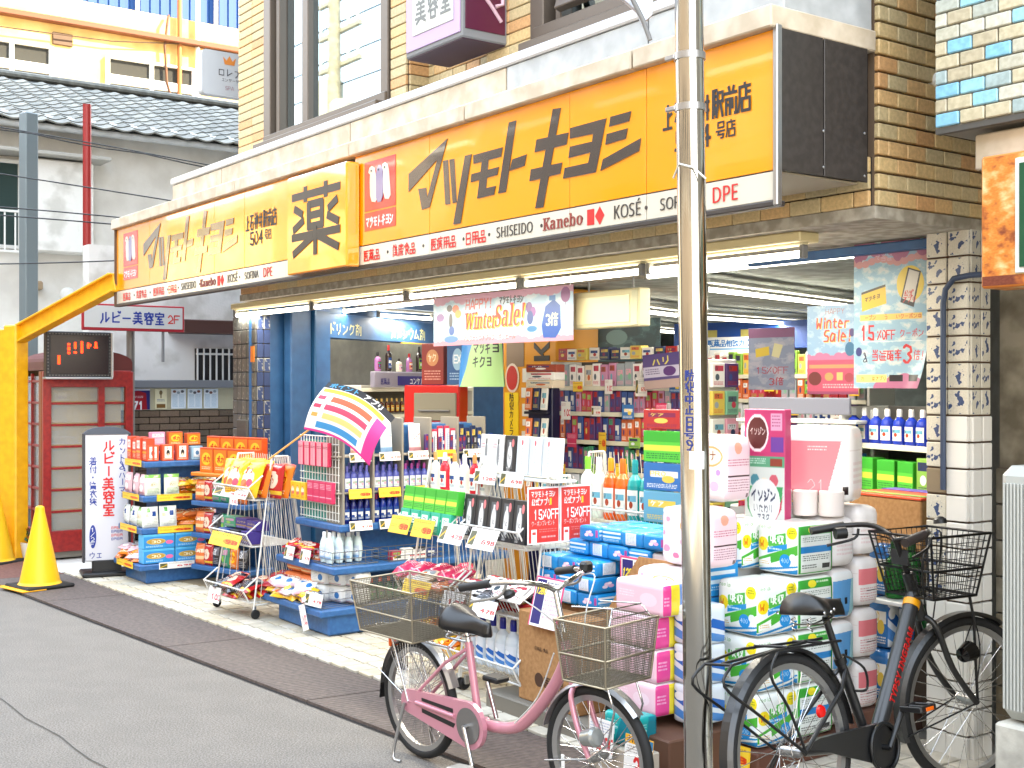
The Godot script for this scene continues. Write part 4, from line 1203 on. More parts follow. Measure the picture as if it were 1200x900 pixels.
	part("crown", plate_mesh([[Vector2(-0.045, -0.03), Vector2(0.045, -0.03), Vector2(0.06, 0.035), Vector2(0.028, 0.005), Vector2(0.0, 0.05), Vector2(-0.028, 0.005), Vector2(-0.06, 0.035)]], 0.002), mat(Color(0.80, 0.50, 0.22), 0.5), c, Vector3(-0.02, 0.135, 0.052))
	part("lettering", writing("ロレアル", 0.07, 0.10), mat(Color(0.30, 0.30, 0.32), 0.5), c, Vector3(0.02, 0.035, 0.052))
	part("lettering", writing("エンサーサロン", 0.03, 0.10), mat(Color(0.35, 0.35, 0.37), 0.5), c, Vector3(0.02, -0.03, 0.052))
	part("lettering", writing("SPA", 0.035, 0.10), mat(Color(0.6, 0.45, 0.5), 0.5), c, Vector3(-0.02, -0.10, 0.052))
	part("bracket", tubes([[Vector3(0.27, 0.1, 0), Vector3(0.42, 0.1, 0)], [Vector3(0.27, -0.1, 0), Vector3(0.42, -0.1, 0)]], 0.012, 6), M.grey, c)

func wavy() -> ImageTexture:
	var f := FastNoiseLite.new()
	f.seed = 5
	f.frequency = 0.006
	f.fractal_octaves = 2
	var im := f.get_seamless_image(256, 256)
	im.convert(Image.FORMAT_RGBA8)
	im.bump_map_to_normal_map(6.0)
	return ImageTexture.create_from_image(im)

func lamp(a: Vector3, b: Vector3, label: String, group: String, energy: float, reflector := true) -> void:
	var mid := (a + b) / 2
	var l := a.distance_to(b)
	var t := thing("fluorescent_lamp", label, "lamp", mid + Vector3(0, 0.05, 0), -Vector2(b.x - a.x, b.z - a.z).angle(), group)
	part("housing", cb(Vector3(l + 0.02, 0.03, 0.05 if reflector else 0.09), 0.006), mat(Color(0.80, 0.76, 0.62), 0.4) if reflector else M.white_paint, t, Vector3(0, 0.022 if reflector else 0.03, 0))
	for x in [-l / 2, l / 2]:
		part("socket", cb(Vector3(0.025, 0.06, 0.035), 0.004), M.grey, t, Vector3(x, -0.02, 0))
	var tu := S()
	tube(tu, [Vector3(-l / 2 + 0.014, -0.03, 0), Vector3(l / 2 - 0.014, -0.03, 0)], 0.016, 10)
	part("tube", tu.commit(), glow(Color(1.0, 0.97, 0.88), 2.2), t)
	var li := AreaLight3D.new()
	li.name = "lamp_light"
	li.area_size = Vector2(l - 0.04, 0.06)
	li.light_energy = energy
	li.light_color = Color(1.0, 0.97, 0.90)
	li.shadow_enabled = true
	li.rotation.x = -PI / 2
	li.position = Vector3(0, -0.052, 0)
	t.add_child(li, true)

func build_lamps() -> void:
	var y := 2.205
	var xs := [-9.80, -8.9, -7.76, -7.70, -5.78, -5.68, -3.72]
	lamp(Vector3(-9.75, y, 0.52), Vector3(-8.42, y, 0.50), "outermost fluorescent tube above the orange snack shelf", "tubes under the sign", 0.35)
	lamp(Vector3(-8.36, y, 0.50), Vector3(-7.05, y, 0.50), "fluorescent tube above the pink flag", "tubes under the sign", 0.35)
	lamp(Vector3(-6.99, y, 0.50), Vector3(-5.78, y, 0.50), "fluorescent tube above the winter sale banner", "tubes under the sign", 0.35)
	lamp(Vector3(-5.72, y, 0.50), Vector3(-4.72, y, 0.50), "fluorescent tube left of the steel pole under the sign", "tubes under the sign", 0.3)
	lamp(Vector3(-4.66, y, 0.50), Vector3(-3.66, y, 0.50), "fluorescent tube under the sign nearest the tiled column", "tubes under the sign", 0.3)
	var ins := [
		[Vector3(-5.65, 2.29, -0.38), Vector3(-4.05, 2.29, -0.38), "first indoor tube, parallel to the sign, beside the tall poster"],
		[Vector3(-10.0, 2.29, -0.62), Vector3(-8.32, 2.29, -0.56), "indoor tube over the blue wall panel"],
		[Vector3(-6.07, 2.28, -1.3), Vector3(-6.76, 2.28, -3.8), "long indoor tube behind the tall poster"],
		[Vector3(-8.73, 2.28, -3.95), Vector3(-9.10, 2.28, -5.93), "second indoor tube behind the small winter poster"],
		[Vector3(-8.0, 2.28, -2.1), Vector3(-8.56, 2.28, -3.4), "indoor tube beside the beige hanging box"],
		[Vector3(-10.5, 2.28, -4.0), Vector3(-11.5, 2.28, -6.3), "indoor tube over the blue travel-sickness sign"],
		[Vector3(-10.2, 2.28, -1.1), Vector3(-10.46, 2.28, -1.86), "short indoor tube near the yellow wall sign"],
		[Vector3(-10.6, 2.28, -7.2), Vector3(-11.0, 2.28, -9.0), "farthest indoor tube over the counter sign"],
	]
	for a in ins:
		lamp(a[0], a[1], a[2], "tubes on the shop ceiling", 0.8 if a[0].x > -9.5 else 0.35, false)

var sheet_im: Image
var cell := {}
const CW := 128

func K(h: String) -> Color:
	return Color(h)

func design(called: String, bg: String, ops: Array) -> void:
	var n := cell.size()
	cell[called] = n
	var o := Vector2((n % 16) * CW, (n / 16) * CW)
	var im := pic(CW, CW, K(bg))
	for q in ops:
		match q[0]:
			"r": r_(im, q[1], q[2], q[3], q[4], K(q[5]))
			"d": disc(im, q[1], q[2], q[3], q[4], K(q[5]))
			"t": words(im, q[1], q[2], q[3], q[4], K(q[5]), q[6] if q.size() > 6 else 0.14, q[7] if q.size() > 7 else 1.0)
			"s": small_print(im, q[1], q[2], q[3], q[4], q[5], K(q[6]))
			"p":
				var pp := []
				for i in range(1, q.size() - 1, 2):
					pp.append(Vector2(q[i], q[i + 1]))
				poly(im, pp, K(q[q.size() - 1]))
	sheet_im.blit_rect(im, Rect2i(0, 0, CW, CW), Vector2i(o))

func make_prints() -> void:
	sheet_im = pic(16 * CW, 8 * CW, Color.WHITE)
	design("orange_box", "d8431a", [["r", 14, 18, 100, 44, "f2e9dc"], ["t", "カイロ", 24, 26, 26, "c8200f", 0.18], ["r", 0, 74, 128, 12, "f0a020"], ["s", 14, 92, 100, 26, 3, "f7d9b0"]])
	design("orange_bag", "e8781a", [["d", 64, 58, 44, 34, "f6c52a"], ["t", "ポカ", 36, 42, 34, "c01808", 0.18], ["s", 20, 100, 88, 18, 2, "fff0d0"], ["r", 0, 0, 128, 9, "c84a10"]])
	design("yellow_bag", "eebb28", [["d", 64, 62, 40, 30, "fff3c8"], ["d", 48, 84, 22, 16, "e0704a"], ["d", 84, 80, 18, 14, "d05a70"], ["t", "アメ", 40, 22, 26, "c02818", 0.18], ["s", 16, 104, 96, 14, 2, "b05a10"]])
	design("pink_box", "e98aa6", [["r", 10, 12, 108, 34, "f8e6ea"], ["t", "マスク", 24, 16, 24, "c8205a", 0.16], ["s", 12, 60, 104, 50, 5, "fbeef2"]])
	design("figure_carton", "e05a34", [["r", 24, 14, 80, 92, "f3ede4"], ["d", 64, 66, 20, 24, "2a2420"], ["d", 64, 84, 9, 16, "e8c8a8"], ["t", "ト", 50, 18, 22, "d03018", 0.2], ["s", 12, 112, 104, 10, 1, "fff0e0"]])
	design("blue_carton", "8fb4cc", [["r", 20, 16, 88, 90, "dfe8ec"], ["d", 64, 62, 22, 22, "4a7aa6"], ["s", 24, 92, 80, 24, 2, "345a80"]])
	design("pink_pouch", "e7b9bd", [["r", 12, 20, 104, 30, "fbf4f0"], ["t", "キズ", 32, 22, 24, "d0447a", 0.16], ["d", 64, 84, 30, 22, "fdf6f4"], ["s", 20, 108, 88, 12, 2, "b06a70"]])
	design("green_pouch", "dfe6d2", [["r", 0, 0, 128, 22, "7fb45a"], ["d", 64, 58, 32, 16, "f2d8c0"], ["t", "ハ-", 40, 46, 24, "3a7a40", 0.14], ["s", 16, 84, 96, 34, 4, "86a078"]])
	design("net_bag", "e9ece6", [["r", 30, 10, 26, 26, "5aa04a"], ["r", 70, 30, 30, 30, "24468c"], ["s", 10, 70, 108, 48, 5, "b8c0b8"], ["r", 16, 44, 24, 20, "e8d8a0"]])
	design("blue_box", "2f8fd0", [["d", 52, 62, 40, 28, "cfae58"], ["d", 52, 62, 34, 22, "b99238"], ["t", "30", 34, 50, 26, "f8f0d0", 0.16], ["d", 108, 74, 16, 18, "e86aa0"], ["r", 0, 0, 128, 16, "57b4e4"], ["s", 10, 102, 70, 16, 2, "d8f0ff"]])
	design("purple_box", "3a2a80", [["t", "ユンケル", 14, 30, 24, "e8d070", 0.14], ["r", 0, 80, 128, 14, "b08a30"], ["s", 12, 100, 100, 18, 2, "c8c0e8"]])
	design("dark_pack", "24242a", [["r", 14, 14, 100, 46, "6a6a72"], ["t", "GX", 34, 22, 34, "e8e8ec", 0.16], ["s", 14, 76, 100, 40, 4, "9a9aa4"]])
	design("red_bag", "b81f22", [["d", 64, 60, 42, 32, "e8d0b8"], ["t", "ドッグ", 26, 48, 26, "a01010", 0.18], ["r", 0, 100, 128, 14, "e8b830"], ["s", 16, 8, 96, 12, 1, "fbe0d8"]])
	design("pink_stripes", "d9355e", [["r", 16, 0, 12, 128, "f4d6da"], ["r", 46, 0, 12, 128, "f4d6da"], ["r", 76, 0, 12, 128, "f4d6da"], ["r", 104, 0, 12, 128, "f4d6da"], ["s", 4, 20, 120, 16, 2, "8a1838"]])
	design("pink_solid", "cf2c5c", [["s", 10, 14, 108, 36, 4, "f2c0d0"], ["r", 0, 92, 128, 6, "f0a8bc"]])
	design("brush_pack", "d8dce4", [["r", 54, 8, 14, 112, "3058a8"], ["r", 50, 6, 22, 26, "f4f6fa"], ["r", 0, 0, 128, 12, "c03050"], ["s", 80, 30, 40, 80, 8, "8090b0"]])
	design("refill_white", "ece6dc", [["d", 64, 64, 44, 36, "f4d898"], ["t", "ハン", 36, 50, 28, "c05a4a", 0.15], ["r", 0, 108, 128, 20, "d8b0a0"]])
	design("refill_blue", "cfdcea", [["d", 64, 58, 46, 30, "f6fafc"], ["t", "ピュア", 26, 46, 24, "3a6ab0", 0.14], ["r", 0, 100, 128, 28, "88b0d8"]])
	design("refill_pink", "e2cdd0", [["d", 64, 58, 44, 34, "f6eaea"], ["t", "ローズ", 26, 46, 24, "a0485a", 0.14], ["r", 0, 104, 128, 24, "c08a92"]])
	design("soft_orange", "e2773a", [["r", 0, 34, 128, 22, "f4e2c4"], ["t", "おむつ", 22, 32, 26, "c03818", 0.16], ["r", 0, 76, 128, 20, "f6c890"]])
	design("soft_white", "eaeae6", [["d", 96, 66, 18, 26, "3a78b8"], ["s", 10, 20, 60, 70, 6, "a8b0b8"], ["r", 0, 112, 128, 16, "d6a8b0"]])
	design("black_hair", "26262a", [["r", 30, 14, 68, 100, "5a5c60"], ["d", 64, 70, 26, 40, "e4e4e2"], ["r", 54, 22, 20, 22, "d8d8d6"], ["d", 96, 24, 14, 14, "e07a7e"], ["t", "No", 50, 62, 20, "5a5a5e", 0.14], ["t", "Dsi", 38, 108, 16, "f0f0f0", 0.16]])
	design("white_hair", "ececea", [["d", 70, 66, 16, 42, "8a8c90"], ["r", 62, 14, 16, 18, "30302f"], ["s", 8, 30, 42, 20, 2, "c07888"], ["s", 84, 70, 36, 40, 4, "b8b8b8"]])
	design("clear_hair", "cfd6da", [["r", 44, 10, 34, 104, "eef2f4"], ["d", 60, 20, 10, 10, "d0606a"], ["s", 50, 40, 24, 60, 7, "94a4b0"], ["r", 90, 0, 38, 128, "dde4e8"]])
	design("green_top", "58c43a", [["r", 0, 0, 128, 44, "39a82e"], ["r", 0, 58, 128, 24, "d6e24a"], ["s", 10, 92, 108, 28, 3, "1f7a34"]])
	design("teal_sachet", "2fae8c", [["r", 20, 20, 88, 60, "e8f4ee"], ["t", "EX", 40, 34, 32, "1c7a62", 0.18], ["s", 16, 90, 96, 28, 3, "c8f0e0"]])
	design("sky_pack", "1f8fd6", [["r", 34, 14, 60, 100, "e4eef4"], ["s", 40, 24, 48, 80, 8, "9ab4c8"], ["r", 0, 0, 128, 10, "56b8ee"]])
	design("sky_pack_side", "2396dc", [["r", 10, 30, 108, 16, "e8f2f8"], ["r", 10, 64, 108, 16, "d8eaf4"], ["s", 14, 90, 96, 20, 2, "c8e6f8"]])
	design("sky_pack_flower", "1d8cd4", [["d", 66, 56, 14, 14, "f2d8ea"], ["d", 84, 70, 14, 14, "e8b8dc"], ["d", 56, 76, 13, 13, "f6e6f0"], ["d", 78, 48, 10, 10, "fff4fa"], ["r", 112, 30, 16, 60, "b04a9a"]])
	design("tissue_pink", "f0c4d0", [["r", 0, 0, 128, 8, "fae4ea"], ["s", 14, 40, 40, 30, 3, "f8dfe6"], ["d", 90, 66, 22, 26, "f6d4de"]])
	design("tissue_ends", "e84a92", [["r", 32, 0, 32, 128, "f0d838"], ["r", 64, 0, 32, 128, "6a92d0"], ["r", 96, 0, 32, 128, "8fd09a"], ["s", 6, 50, 20, 40, 3, "f8c0da"]])
	design("tissue_ends_b", "e84a92", [["r", 52, 0, 44, 128, "efd93a"], ["r", 96, 0, 32, 128, "8f9ad8"], ["s", 8, 44, 34, 40, 3, "f8c0da"]])
	design("teal_pack", "1fa7a4", [["p", 70, 0, 128, 0, 128, 128, 40, 128, "1b7f90"], ["s", 14, 30, 40, 40, 4, "a8e0dc"], ["t", "T", 30, 54, 34, "d0f0ee", 0.12]])
	design("water_pack", "dfe6ee", [["p", 0, 20, 128, 60, 128, 90, 0, 50, "2c66b8"], ["p", 0, 70, 128, 104, 128, 128, 0, 100, "4f8ad0"], ["d", 40, 40, 30, 14, "f4f8fb"]])
	design("kitchen", "f1f4ef", [["t", "nepia", 8, 8, 10, "6aa050", 0.12], ["p", 0, 94, 128, 50, 128, 74, 0, 118, "4fb23a"], ["r", 38, 38, 52, 22, "58b84a"], ["p", 40, 36, 92, 24, 92, 50, 40, 62, "58b84a"], ["t", "吸収", 44, 32, 20, "f6faf2", 0.18], ["d", 22, 56, 17, 17, "f2d820"], ["t", "W", 14, 48, 16, "e07a10", 0.2], ["p", 36, 64, 96, 50, 96, 62, 36, 78, "2a92d2"], ["s", 40, 64, 40, 8, 1, "d8f0fb"], ["d", 110, 22, 16, 16, "f4dc1e"], ["s", 100, 16, 20, 12, 2, "8a9a20"], ["d", 90, 92, 17, 17, "2a8fd4"], ["t", "400", 78, 86, 11, "e6f4fc", 0.16, 0.9], ["d", 112, 82, 10, 9, "e8f4fb"], ["p", 8, 98, 46, 86, 46, 104, 8, 114, "f6f8f4"], ["s", 12, 98, 30, 10, 2, "d89a20"], ["p", 0, 128, 0, 120, 128, 100, 128, 128, "2a8fd4"], ["p", 0, 128, 30, 128, 128, 110, 128, 104, "eef4f0"]])
	design("kitchen_info", "d8ead6", [["r", 4, 4, 120, 120, "3ca03a"], ["r", 12, 28, 104, 92, "e8eeea"], ["d", 52, 16, 14, 10, "f0e030"], ["s", 66, 10, 40, 10, 1, "e8f8e0"], ["s", 18, 34, 92, 14, 3, "7a8a80"], ["r", 12, 56, 104, 16, "2a84c8"], ["s", 18, 78, 90, 16, 3, "505a54"], ["r", 84, 100, 26, 12, "3a3a3a"], ["s", 16, 100, 50, 12, 2, "40443f"]])
	design("floral", "f1e4e6", [["d", 88, 40, 34, 20, "e0b070"], ["d", 88, 40, 30, 16, "f6ead8"], ["t", "ハナ", 68, 30, 18, "8a4a30", 0.12], ["d", 20, 90, 10, 8, "e89ab8"], ["d", 44, 104, 8, 7, "d87aa0"], ["d", 100, 96, 12, 10, "eab0c8"], ["d", 24, 28, 6, 6, "e8a0b8"], ["d", 60, 74, 7, 6, "e8b0c0"], ["d", 110, 70, 6, 6, "b890c8"], ["d", 74, 112, 6, 5, "d890b0"], ["d", 10, 58, 5, 5, "e0a0c0"]])
	design("floral_info", "efd2da", [["d", 60, 24, 16, 12, "e8a890"], ["s", 16, 46, 96, 16, 3, "c06a80"], ["r", 16, 76, 96, 3, "4a3a3a"], ["s", 16, 84, 96, 26, 5, "a07a84"], ["r", 96, 112, 14, 10, "7a5a60"]])
	design("roll_pink", "f2efee", [["p", 20, 26, 110, 26, 84, 116, 10, 116, "ea8f9a"], ["s", 50, 34, 36, 10, 2, "fbf2f2"], ["r", 4, 60, 6, 12, "5a1e2a"], ["t", "21", 50, 88, 22, "f8dfe2", 0.08], ["r", 112, 100, 12, 14, "2a1c1c"]])
	design("roll_blue", "eef1f2", [["p", 0, 30, 96, 26, 84, 128, 0, 128, "5e9ed6"], ["p", 96, 26, 128, 26, 128, 128, 84, 128, "a2d2da"], ["r", 60, 72, 14, 16, "1c2a3a"]])
	design("roll_salmon", "f0ebea", [["r", 8, 30, 112, 40, "ea8088"], ["s", 16, 78, 96, 40, 6, "d8a0a4"], ["r", 50, 84, 50, 2, "3a2a2a"]])
	design("roll_plain", "f3eeec", [["r", 0, 40, 128, 2, "e6dcd8"], ["s", 20, 60, 88, 40, 4, "ecd4d4"]])
	design("gargle", "cfd6d2", [["r", 0, 0, 128, 44, "c2356e"], ["d", 42, 22, 36, 18, "f0dfe4"], ["d", 42, 22, 31, 15, "5a1a1c"], ["t", "イソジン", 18, 18, 6.5, "f4ecec", 0.2, 1.8], ["r", 84, 4, 36, 16, "dca0c0"], ["s", 88, 6, 28, 12, 4, "8a2a5a"], ["r", 84, 26, 40, 14, "6a3a98"], ["r", 0, 44, 128, 10, "5aa07c"], ["s", 8, 46, 62, 7, 3, "d8efe4"], ["r", 82, 46, 38, 7, "8a3a28"], ["d", 34, 66, 14, 6, "4a8a9a"], ["d", 64, 68, 12, 5, "e8d8c0"], ["d", 94, 66, 14, 6, "c85a6a"], ["p", 6, 72, 122, 72, 118, 92, 64, 124, 10, 92, "3a9a5a"], ["p", 64, 124, 118, 92, 122, 80, 84, 112, "c8304e"], ["d", 64, 86, 50, 22, "e2e6e6"], ["t", "イソジン", 22, 76, 9.5, "2a3050", 0.24, 1.95], ["t", "いたわり", 30, 89, 7, "3a3a50", 0.16, 2.1], ["t", "マスク", 42, 98, 5.5, "3a3a50", 0.16, 2.2]])
	for v in 3:
		design("price_white" + ["", "_b", "_c"][v], "f0eeea", [["r", 4, 20, 26, 88, "54563a"], ["p", 4, 90, 30, 40, 30, 56, 4, 106, "d8b020"], ["s", 36, 16, 84, 30, 3, "9a9a98"], ["t", ["698", "478", "1280"][v], 66 if v < 2 else 50, 66, 26, "d83232", 0.2, 1.0], ["s", 40, 102, 76, 10, 1, "b0b0b0"]])
	for v in 2:
		design("price_yellow" + ["", "_b"][v], "f2c21c", [["r", 4, 6, 120, 116, "f7cf3a"], ["s", 8, 16, 112, 18, 1, "c08a18"], ["s", 10, 62, 40, 26, 2, "a07a10"], ["d", 90, 74, 32, 26, "f08a20"], ["t", ["68", "98"][v], 66, 58, 34, "d83a10", 0.22, 1.1]])
	design("price_258", "f2f0ec", [["r", 0, 0, 128, 26, "e8a81c"], ["t", "ふわ", 10, 2, 20, "5a3208", 0.16], ["r", 92, 4, 36, 24, "2c7aa8"], ["s", 10, 32, 100, 24, 3, "a09a94"], ["t", "258", 46, 62, 44, "d41c20", 0.22], ["t", "283", 70, 112, 14, "3a3a3a", 0.16]])
	design("price_237", "f2f0ec", [["s", 8, 10, 100, 36, 4, "a8b0c8"], ["t", "237", 50, 56, 44, "d41c20", 0.22], ["t", "260", 74, 108, 16, "3a3a3a", 0.16]])
	design("price_103", "f4f2ee", [["s", 8, 10, 60, 26, 3, "c8a0a8"], ["t", "103", 40, 54, 46, "d02a48", 0.2]])
	design("app_poster", "d63a30", [["r", 0, 0, 128, 4, "f4ecec"], ["r", 0, 124, 128, 4, "f4ecec"], ["r", 0, 0, 4, 128, "f4ecec"], ["r", 124, 0, 4, 128, "f4ecec"], ["t", "マツモトキヨシ", 14, 9, 14, "fbf0ee", 0.16, 0.92], ["t", "公式アプリ", 16, 26, 15, "fbf0ee", 0.16], ["r", 88, 26, 8, 15, "f0c020"], ["t", "15%OFF", 26, 50, 22, "ffffff", 0.16, 0.98], ["t", "クーポンプレゼント", 16, 76, 11, "fbf0ee", 0.14, 0.88], ["s", 46, 94, 70, 10, 2, "e88a84"], ["r", 14, 94, 22, 30, "f6f2f2"], ["r", 18, 100, 14, 6, "d84a40"], ["s", 56, 110, 58, 8, 1, "f2c8c4"]])
	design("medicine_a", "8a2a24", [["d", 64, 44, 36, 26, "c88a5a"], ["t", "ヤク", 38, 32, 24, "f4e4c0", 0.16], ["s", 16, 84, 96, 34, 4, "d8a898"]])
	design("medicine_b", "2a5a92", [["d", 62, 50, 30, 34, "9ac0dc"], ["t", "EX", 42, 36, 26, "f4f8fb", 0.16], ["s", 16, 92, 96, 26, 3, "a8c8e4"]])
	design("flag_print", "f4f2ee", [["r", 0, 0, 128, 16, "1c1a1e"], ["t", "ポイント", 8, 2, 12, "3a9ad0", 0.2], ["t", "アプリ", 68, 2, 12, "f2f2f2", 0.2], ["r", 4, 18, 112, 10, "f2cc2a"], ["r", 26, 36, 74, 14, "e2562a"], ["r", 22, 58, 78, 14, "d84262"], ["r", 24, 80, 74, 14, "f2c67a"], ["r", 18, 102, 76, 15, "3f90c8"], ["r", 4, 38, 12, 10, "c83a5a"], ["r", 4, 60, 12, 10, "c83a5a"], ["r", 6, 82, 10, 10, "d8a050"], ["r", 106, 30, 22, 98, "e0368c"], ["r", 0, 122, 128, 6, "e0368c"]])
	var bases := ["7a1f4a", "c03a52", "e3e3de", "2a4a8c", "d8c25a", "3f8f6a", "e0a0b4", "9aa4ac", "50306a", "d06a38", "f0ece4", "2f6fb0", "86b64a", "b02a2a", "e8d8c0", "4a5a68", "c88ab0", "1f2f5a", "ecc850", "6aa8c0", "f4f2f0", "a0402a", "7fb89a", "d8dce6"]
	for i in bases.size():
		var b: String = bases[i]
		var o: String = bases[(i * 7 + 5) % bases.size()]
		var o2: String = bases[(i * 5 + 11) % bases.size()]
		design("g%d" % i, b, [["r", 8 + (i % 3) * 8, 12 + (i % 4) * 8, 90, 30, o], ["d", 40 + (i * 13) % 50, 74, 18 + i % 8, 18, o2], ["t", ["アクア", "ケア", "UV", "ルル", "リセ", "PRO"][i % 6], 24, 14 + (i % 4) * 8, 22, o2 if i % 2 else "30303a", 0.16], ["s", 12, 98, 100, 22, 3, o]])
	M.pack = picture(sheet_im, 0.45)
	M.pack_gloss = picture(sheet_im, 0.18)
	M.pack_gloss.albedo_texture = M.pack.albedo_texture
	M.pack.albedo_color = Color(0.93, 0.93, 0.93)
	M.pack_gloss.albedo_color = Color(0.93, 0.93, 0.93)

func uvc(called: String, inset := 1.0) -> Rect2:
	var n: int = cell[called]
	return Rect2(((n % 16) * CW + inset) / (16.0 * CW), ((n / 16) * CW + inset) / (8.0 * CW), (CW - 2 * inset) / (16.0 * CW), (CW - 2 * inset) / (8.0 * CW))

func pk(s: Vector3, front: String, right := "", bevel := 0.003) -> Mesh:
	var key := "k%s%s%s%.3f" % [s, front, right, bevel]
	if cache.has(key):
		return cache[key]
	var uf := uvc(front)
	var corner := Rect2(uf.position + uf.size * 0.015, uf.size * 0.01)
	var st := S()
	if bevel >= 0.01:
		add_soft(st, s, bevel * 1.5, uf, uvc(right) if right != "" else corner, corner)
		cache[key] = st.commit()
		return cache[key]
	add_cb(st, Vector3.ZERO, s, bevel, Basis.IDENTITY, uf, corner)
	if right != "":
		var h := s / 2 - Vector3.ONE * minf(bevel, minf(s.x, minf(s.y, s.z)) * 0.35)
		quad(st, Vector3(s.x / 2 + 0.0006, -h.y, h.z), Vector3(s.x / 2 + 0.0006, -h.y, -h.z), Vector3(s.x / 2 + 0.0006, h.y, -h.z), Vector3(s.x / 2 + 0.0006, h.y, h.z), uvc(right))
	cache[key] = st.commit()
	return cache[key]

func bag(w: float, h: float, t: float, front: String, v := 0) -> Mesh:
	var key := "bag%.3f%.3f%.3f%s%d" % [w, h, t, front, v]
	if cache.has(key):
		return cache[key]
	var uf := uvc(front)
	var st := S()
	var n := 8
	for side in [1, -1]:
		for i in n:
			for j in n:
				var q := []
				for o in [[0, 0], [1, 0], [1, 1], [0, 1]]:
					var u := float(i + o[0]) / n
					var y := float(j + o[1]) / n
					var e := pow(maxf(0.0, 1.0 - pow(absf(2 * u - 1), 2.6)), 0.5) * pow(maxf(0.0, 1.0 - pow(absf(2 * y - 1.0), 3.5)), 0.6)
					var cr := 0.10 * sin(u * 17.0 + v * 2.1) * sin(y * 11.0 + v) + 0.07 * sin(u * 31.0 - y * 23.0 + v * 4.0)
					var edge := 1.0 - 0.05 * e
					q.append([Vector3((u - 0.5) * w * edge, (y - 0.5) * h, side * t / 2 * e * (1.0 + cr * 1.6) + side * 0.0008), Vector2(uf.position.x + u * uf.size.x, uf.end.y - y * uf.size.y)])
				var order := [0, 2, 1, 0, 3, 2] if side == 1 else [0, 1, 2, 0, 2, 3]
				for k in order:
					st.set_uv(q[k][1])
					st.add_vertex(q[k][0])
	st.index()
	st.generate_normals()
	cache[key] = st.commit()
	return cache[key]

func bottle(called: String, label: String, group: String, body: Color, cap: Color, h: float, r: float, at: Vector3, turn := 0.0, squash := 0.65, label_cell := "", kind := 0) -> Node3D:
	var key := "bot%s%s%.3f%.3f%.2f%s%d" % [body.to_html(), cap.to_html(), h, r, squash, label_cell, kind]
	if cache.has(key):
		var c := copy(cache[key], at, turn, label)
		c.set_meta("group", group)
		return c
	var t := thing(called, label, "bottle", at, turn, group)
	var prof := [Vector2(0, 0), Vector2(r * 0.9, 0), Vector2(r, h * 0.04), Vector2(r, h * 0.58), Vector2(r * 0.85, h * 0.68), Vector2(r * 0.4, h * 0.76), Vector2(r * 0.36, h * 0.8)]
	if kind == 1:
		prof = [Vector2(0, 0), Vector2(r * 0.75, 0), Vector2(r * 0.8, h * 0.05), Vector2(r, h * 0.35), Vector2(r * 0.9, h * 0.62), Vector2(r * 0.55, h * 0.80), Vector2(r * 0.5, h * 0.82)]
	part("body", lathe_mesh(prof, 12, squash), mat(body, 0.25), t)
	part("cap", lathe_mesh([Vector2(r * 0.42, h * 0.79), Vector2(r * 0.42, h * 0.94), Vector2(r * 0.36, h), Vector2(0, h)], 10, squash), mat(cap, 0.4), t)
	if label_cell != "":
		var st := S()
		var uf := uvc(label_cell)
		for k in 6:
			var a0 := -0.9 + 0.3 * k
			var a1 := a0 + 0.3
			var rr := r * 1.015
			var y0 := h * 0.12
			var y1 := h * 0.52
			quad(st, Vector3(rr * sin(a0), y0, rr * squash * cos(a0)), Vector3(rr * sin(a1), y0, rr * squash * cos(a1)), Vector3(rr * sin(a1), y1, rr * squash * cos(a1)), Vector3(rr * sin(a0), y1, rr * squash * cos(a0)), Rect2(uf.position + Vector2(uf.size.x * k / 6.0, 0), Vector2(uf.size.x / 6.0, uf.size.y)))
		part("label_band", st.commit(), M.pack_gloss, t)
	cache[key] = t
	return t

func goods(n: String, mesh: Mesh, label: String, cat: String, at: Vector3, turn := 0.0, group := "", lean := 0.0, gloss := false) -> MeshInstance3D:
	var o := one(n, mesh, M.pack_gloss if gloss else M.pack, label, cat, at, turn, group)
	if lean != 0.0:
		o.rotation = Vector3(lean, turn, 0)
	return o

func price_card(at: Vector3, turn: float, c: String, w: float, h: float, label: String, lean := 0.0) -> void:
	if c == "price_white":
		c += ["", "_b", "_c"][rng.randi() % 3]
	if c == "price_yellow":
		c += ["", "_b"][rng.randi() % 2]
	var st := S()
	var key := "pc%s%.3f%.3f" % [c, w, h]
	if not cache.has(key):
		var uf := uvc(c)
		add_cb(st, Vector3.ZERO, Vector3(w, h, 0.003), 0.0006, Basis.IDENTITY, uf, Rect2(uf.position + uf.size * 0.01, uf.size * 0.005))
		cache[key] = st.commit()
	goods("price_card", cache[key], label, "price card", at, turn, "price cards", lean)

const WALL_TURN := 2.0805
func on_wall(s: float, y: float, off := 0.01) -> Vector3:
	return Vector3(-9.42 - 0.488 * s + 0.873 * off, y, 0.42 - 0.873 * s - 0.488 * off)

func sky_wash(im: Image, seed_: int, a: Color, b: Color, c: Color) -> void:
	var f := FastNoiseLite.new()
	f.seed = seed_
	f.frequency = 0.012
	for y in range(0, im.get_height(), 2):
		for x in range(0, im.get_width(), 2):
			var v := f.get_noise_2d(x, y * 1.6)
			var col := a if v < 0.0 else b
			if v > 0.28:
				col = c
			r_(im, x, y, 2, 2, col)

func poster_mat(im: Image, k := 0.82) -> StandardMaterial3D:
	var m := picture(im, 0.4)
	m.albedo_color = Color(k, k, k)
	return m

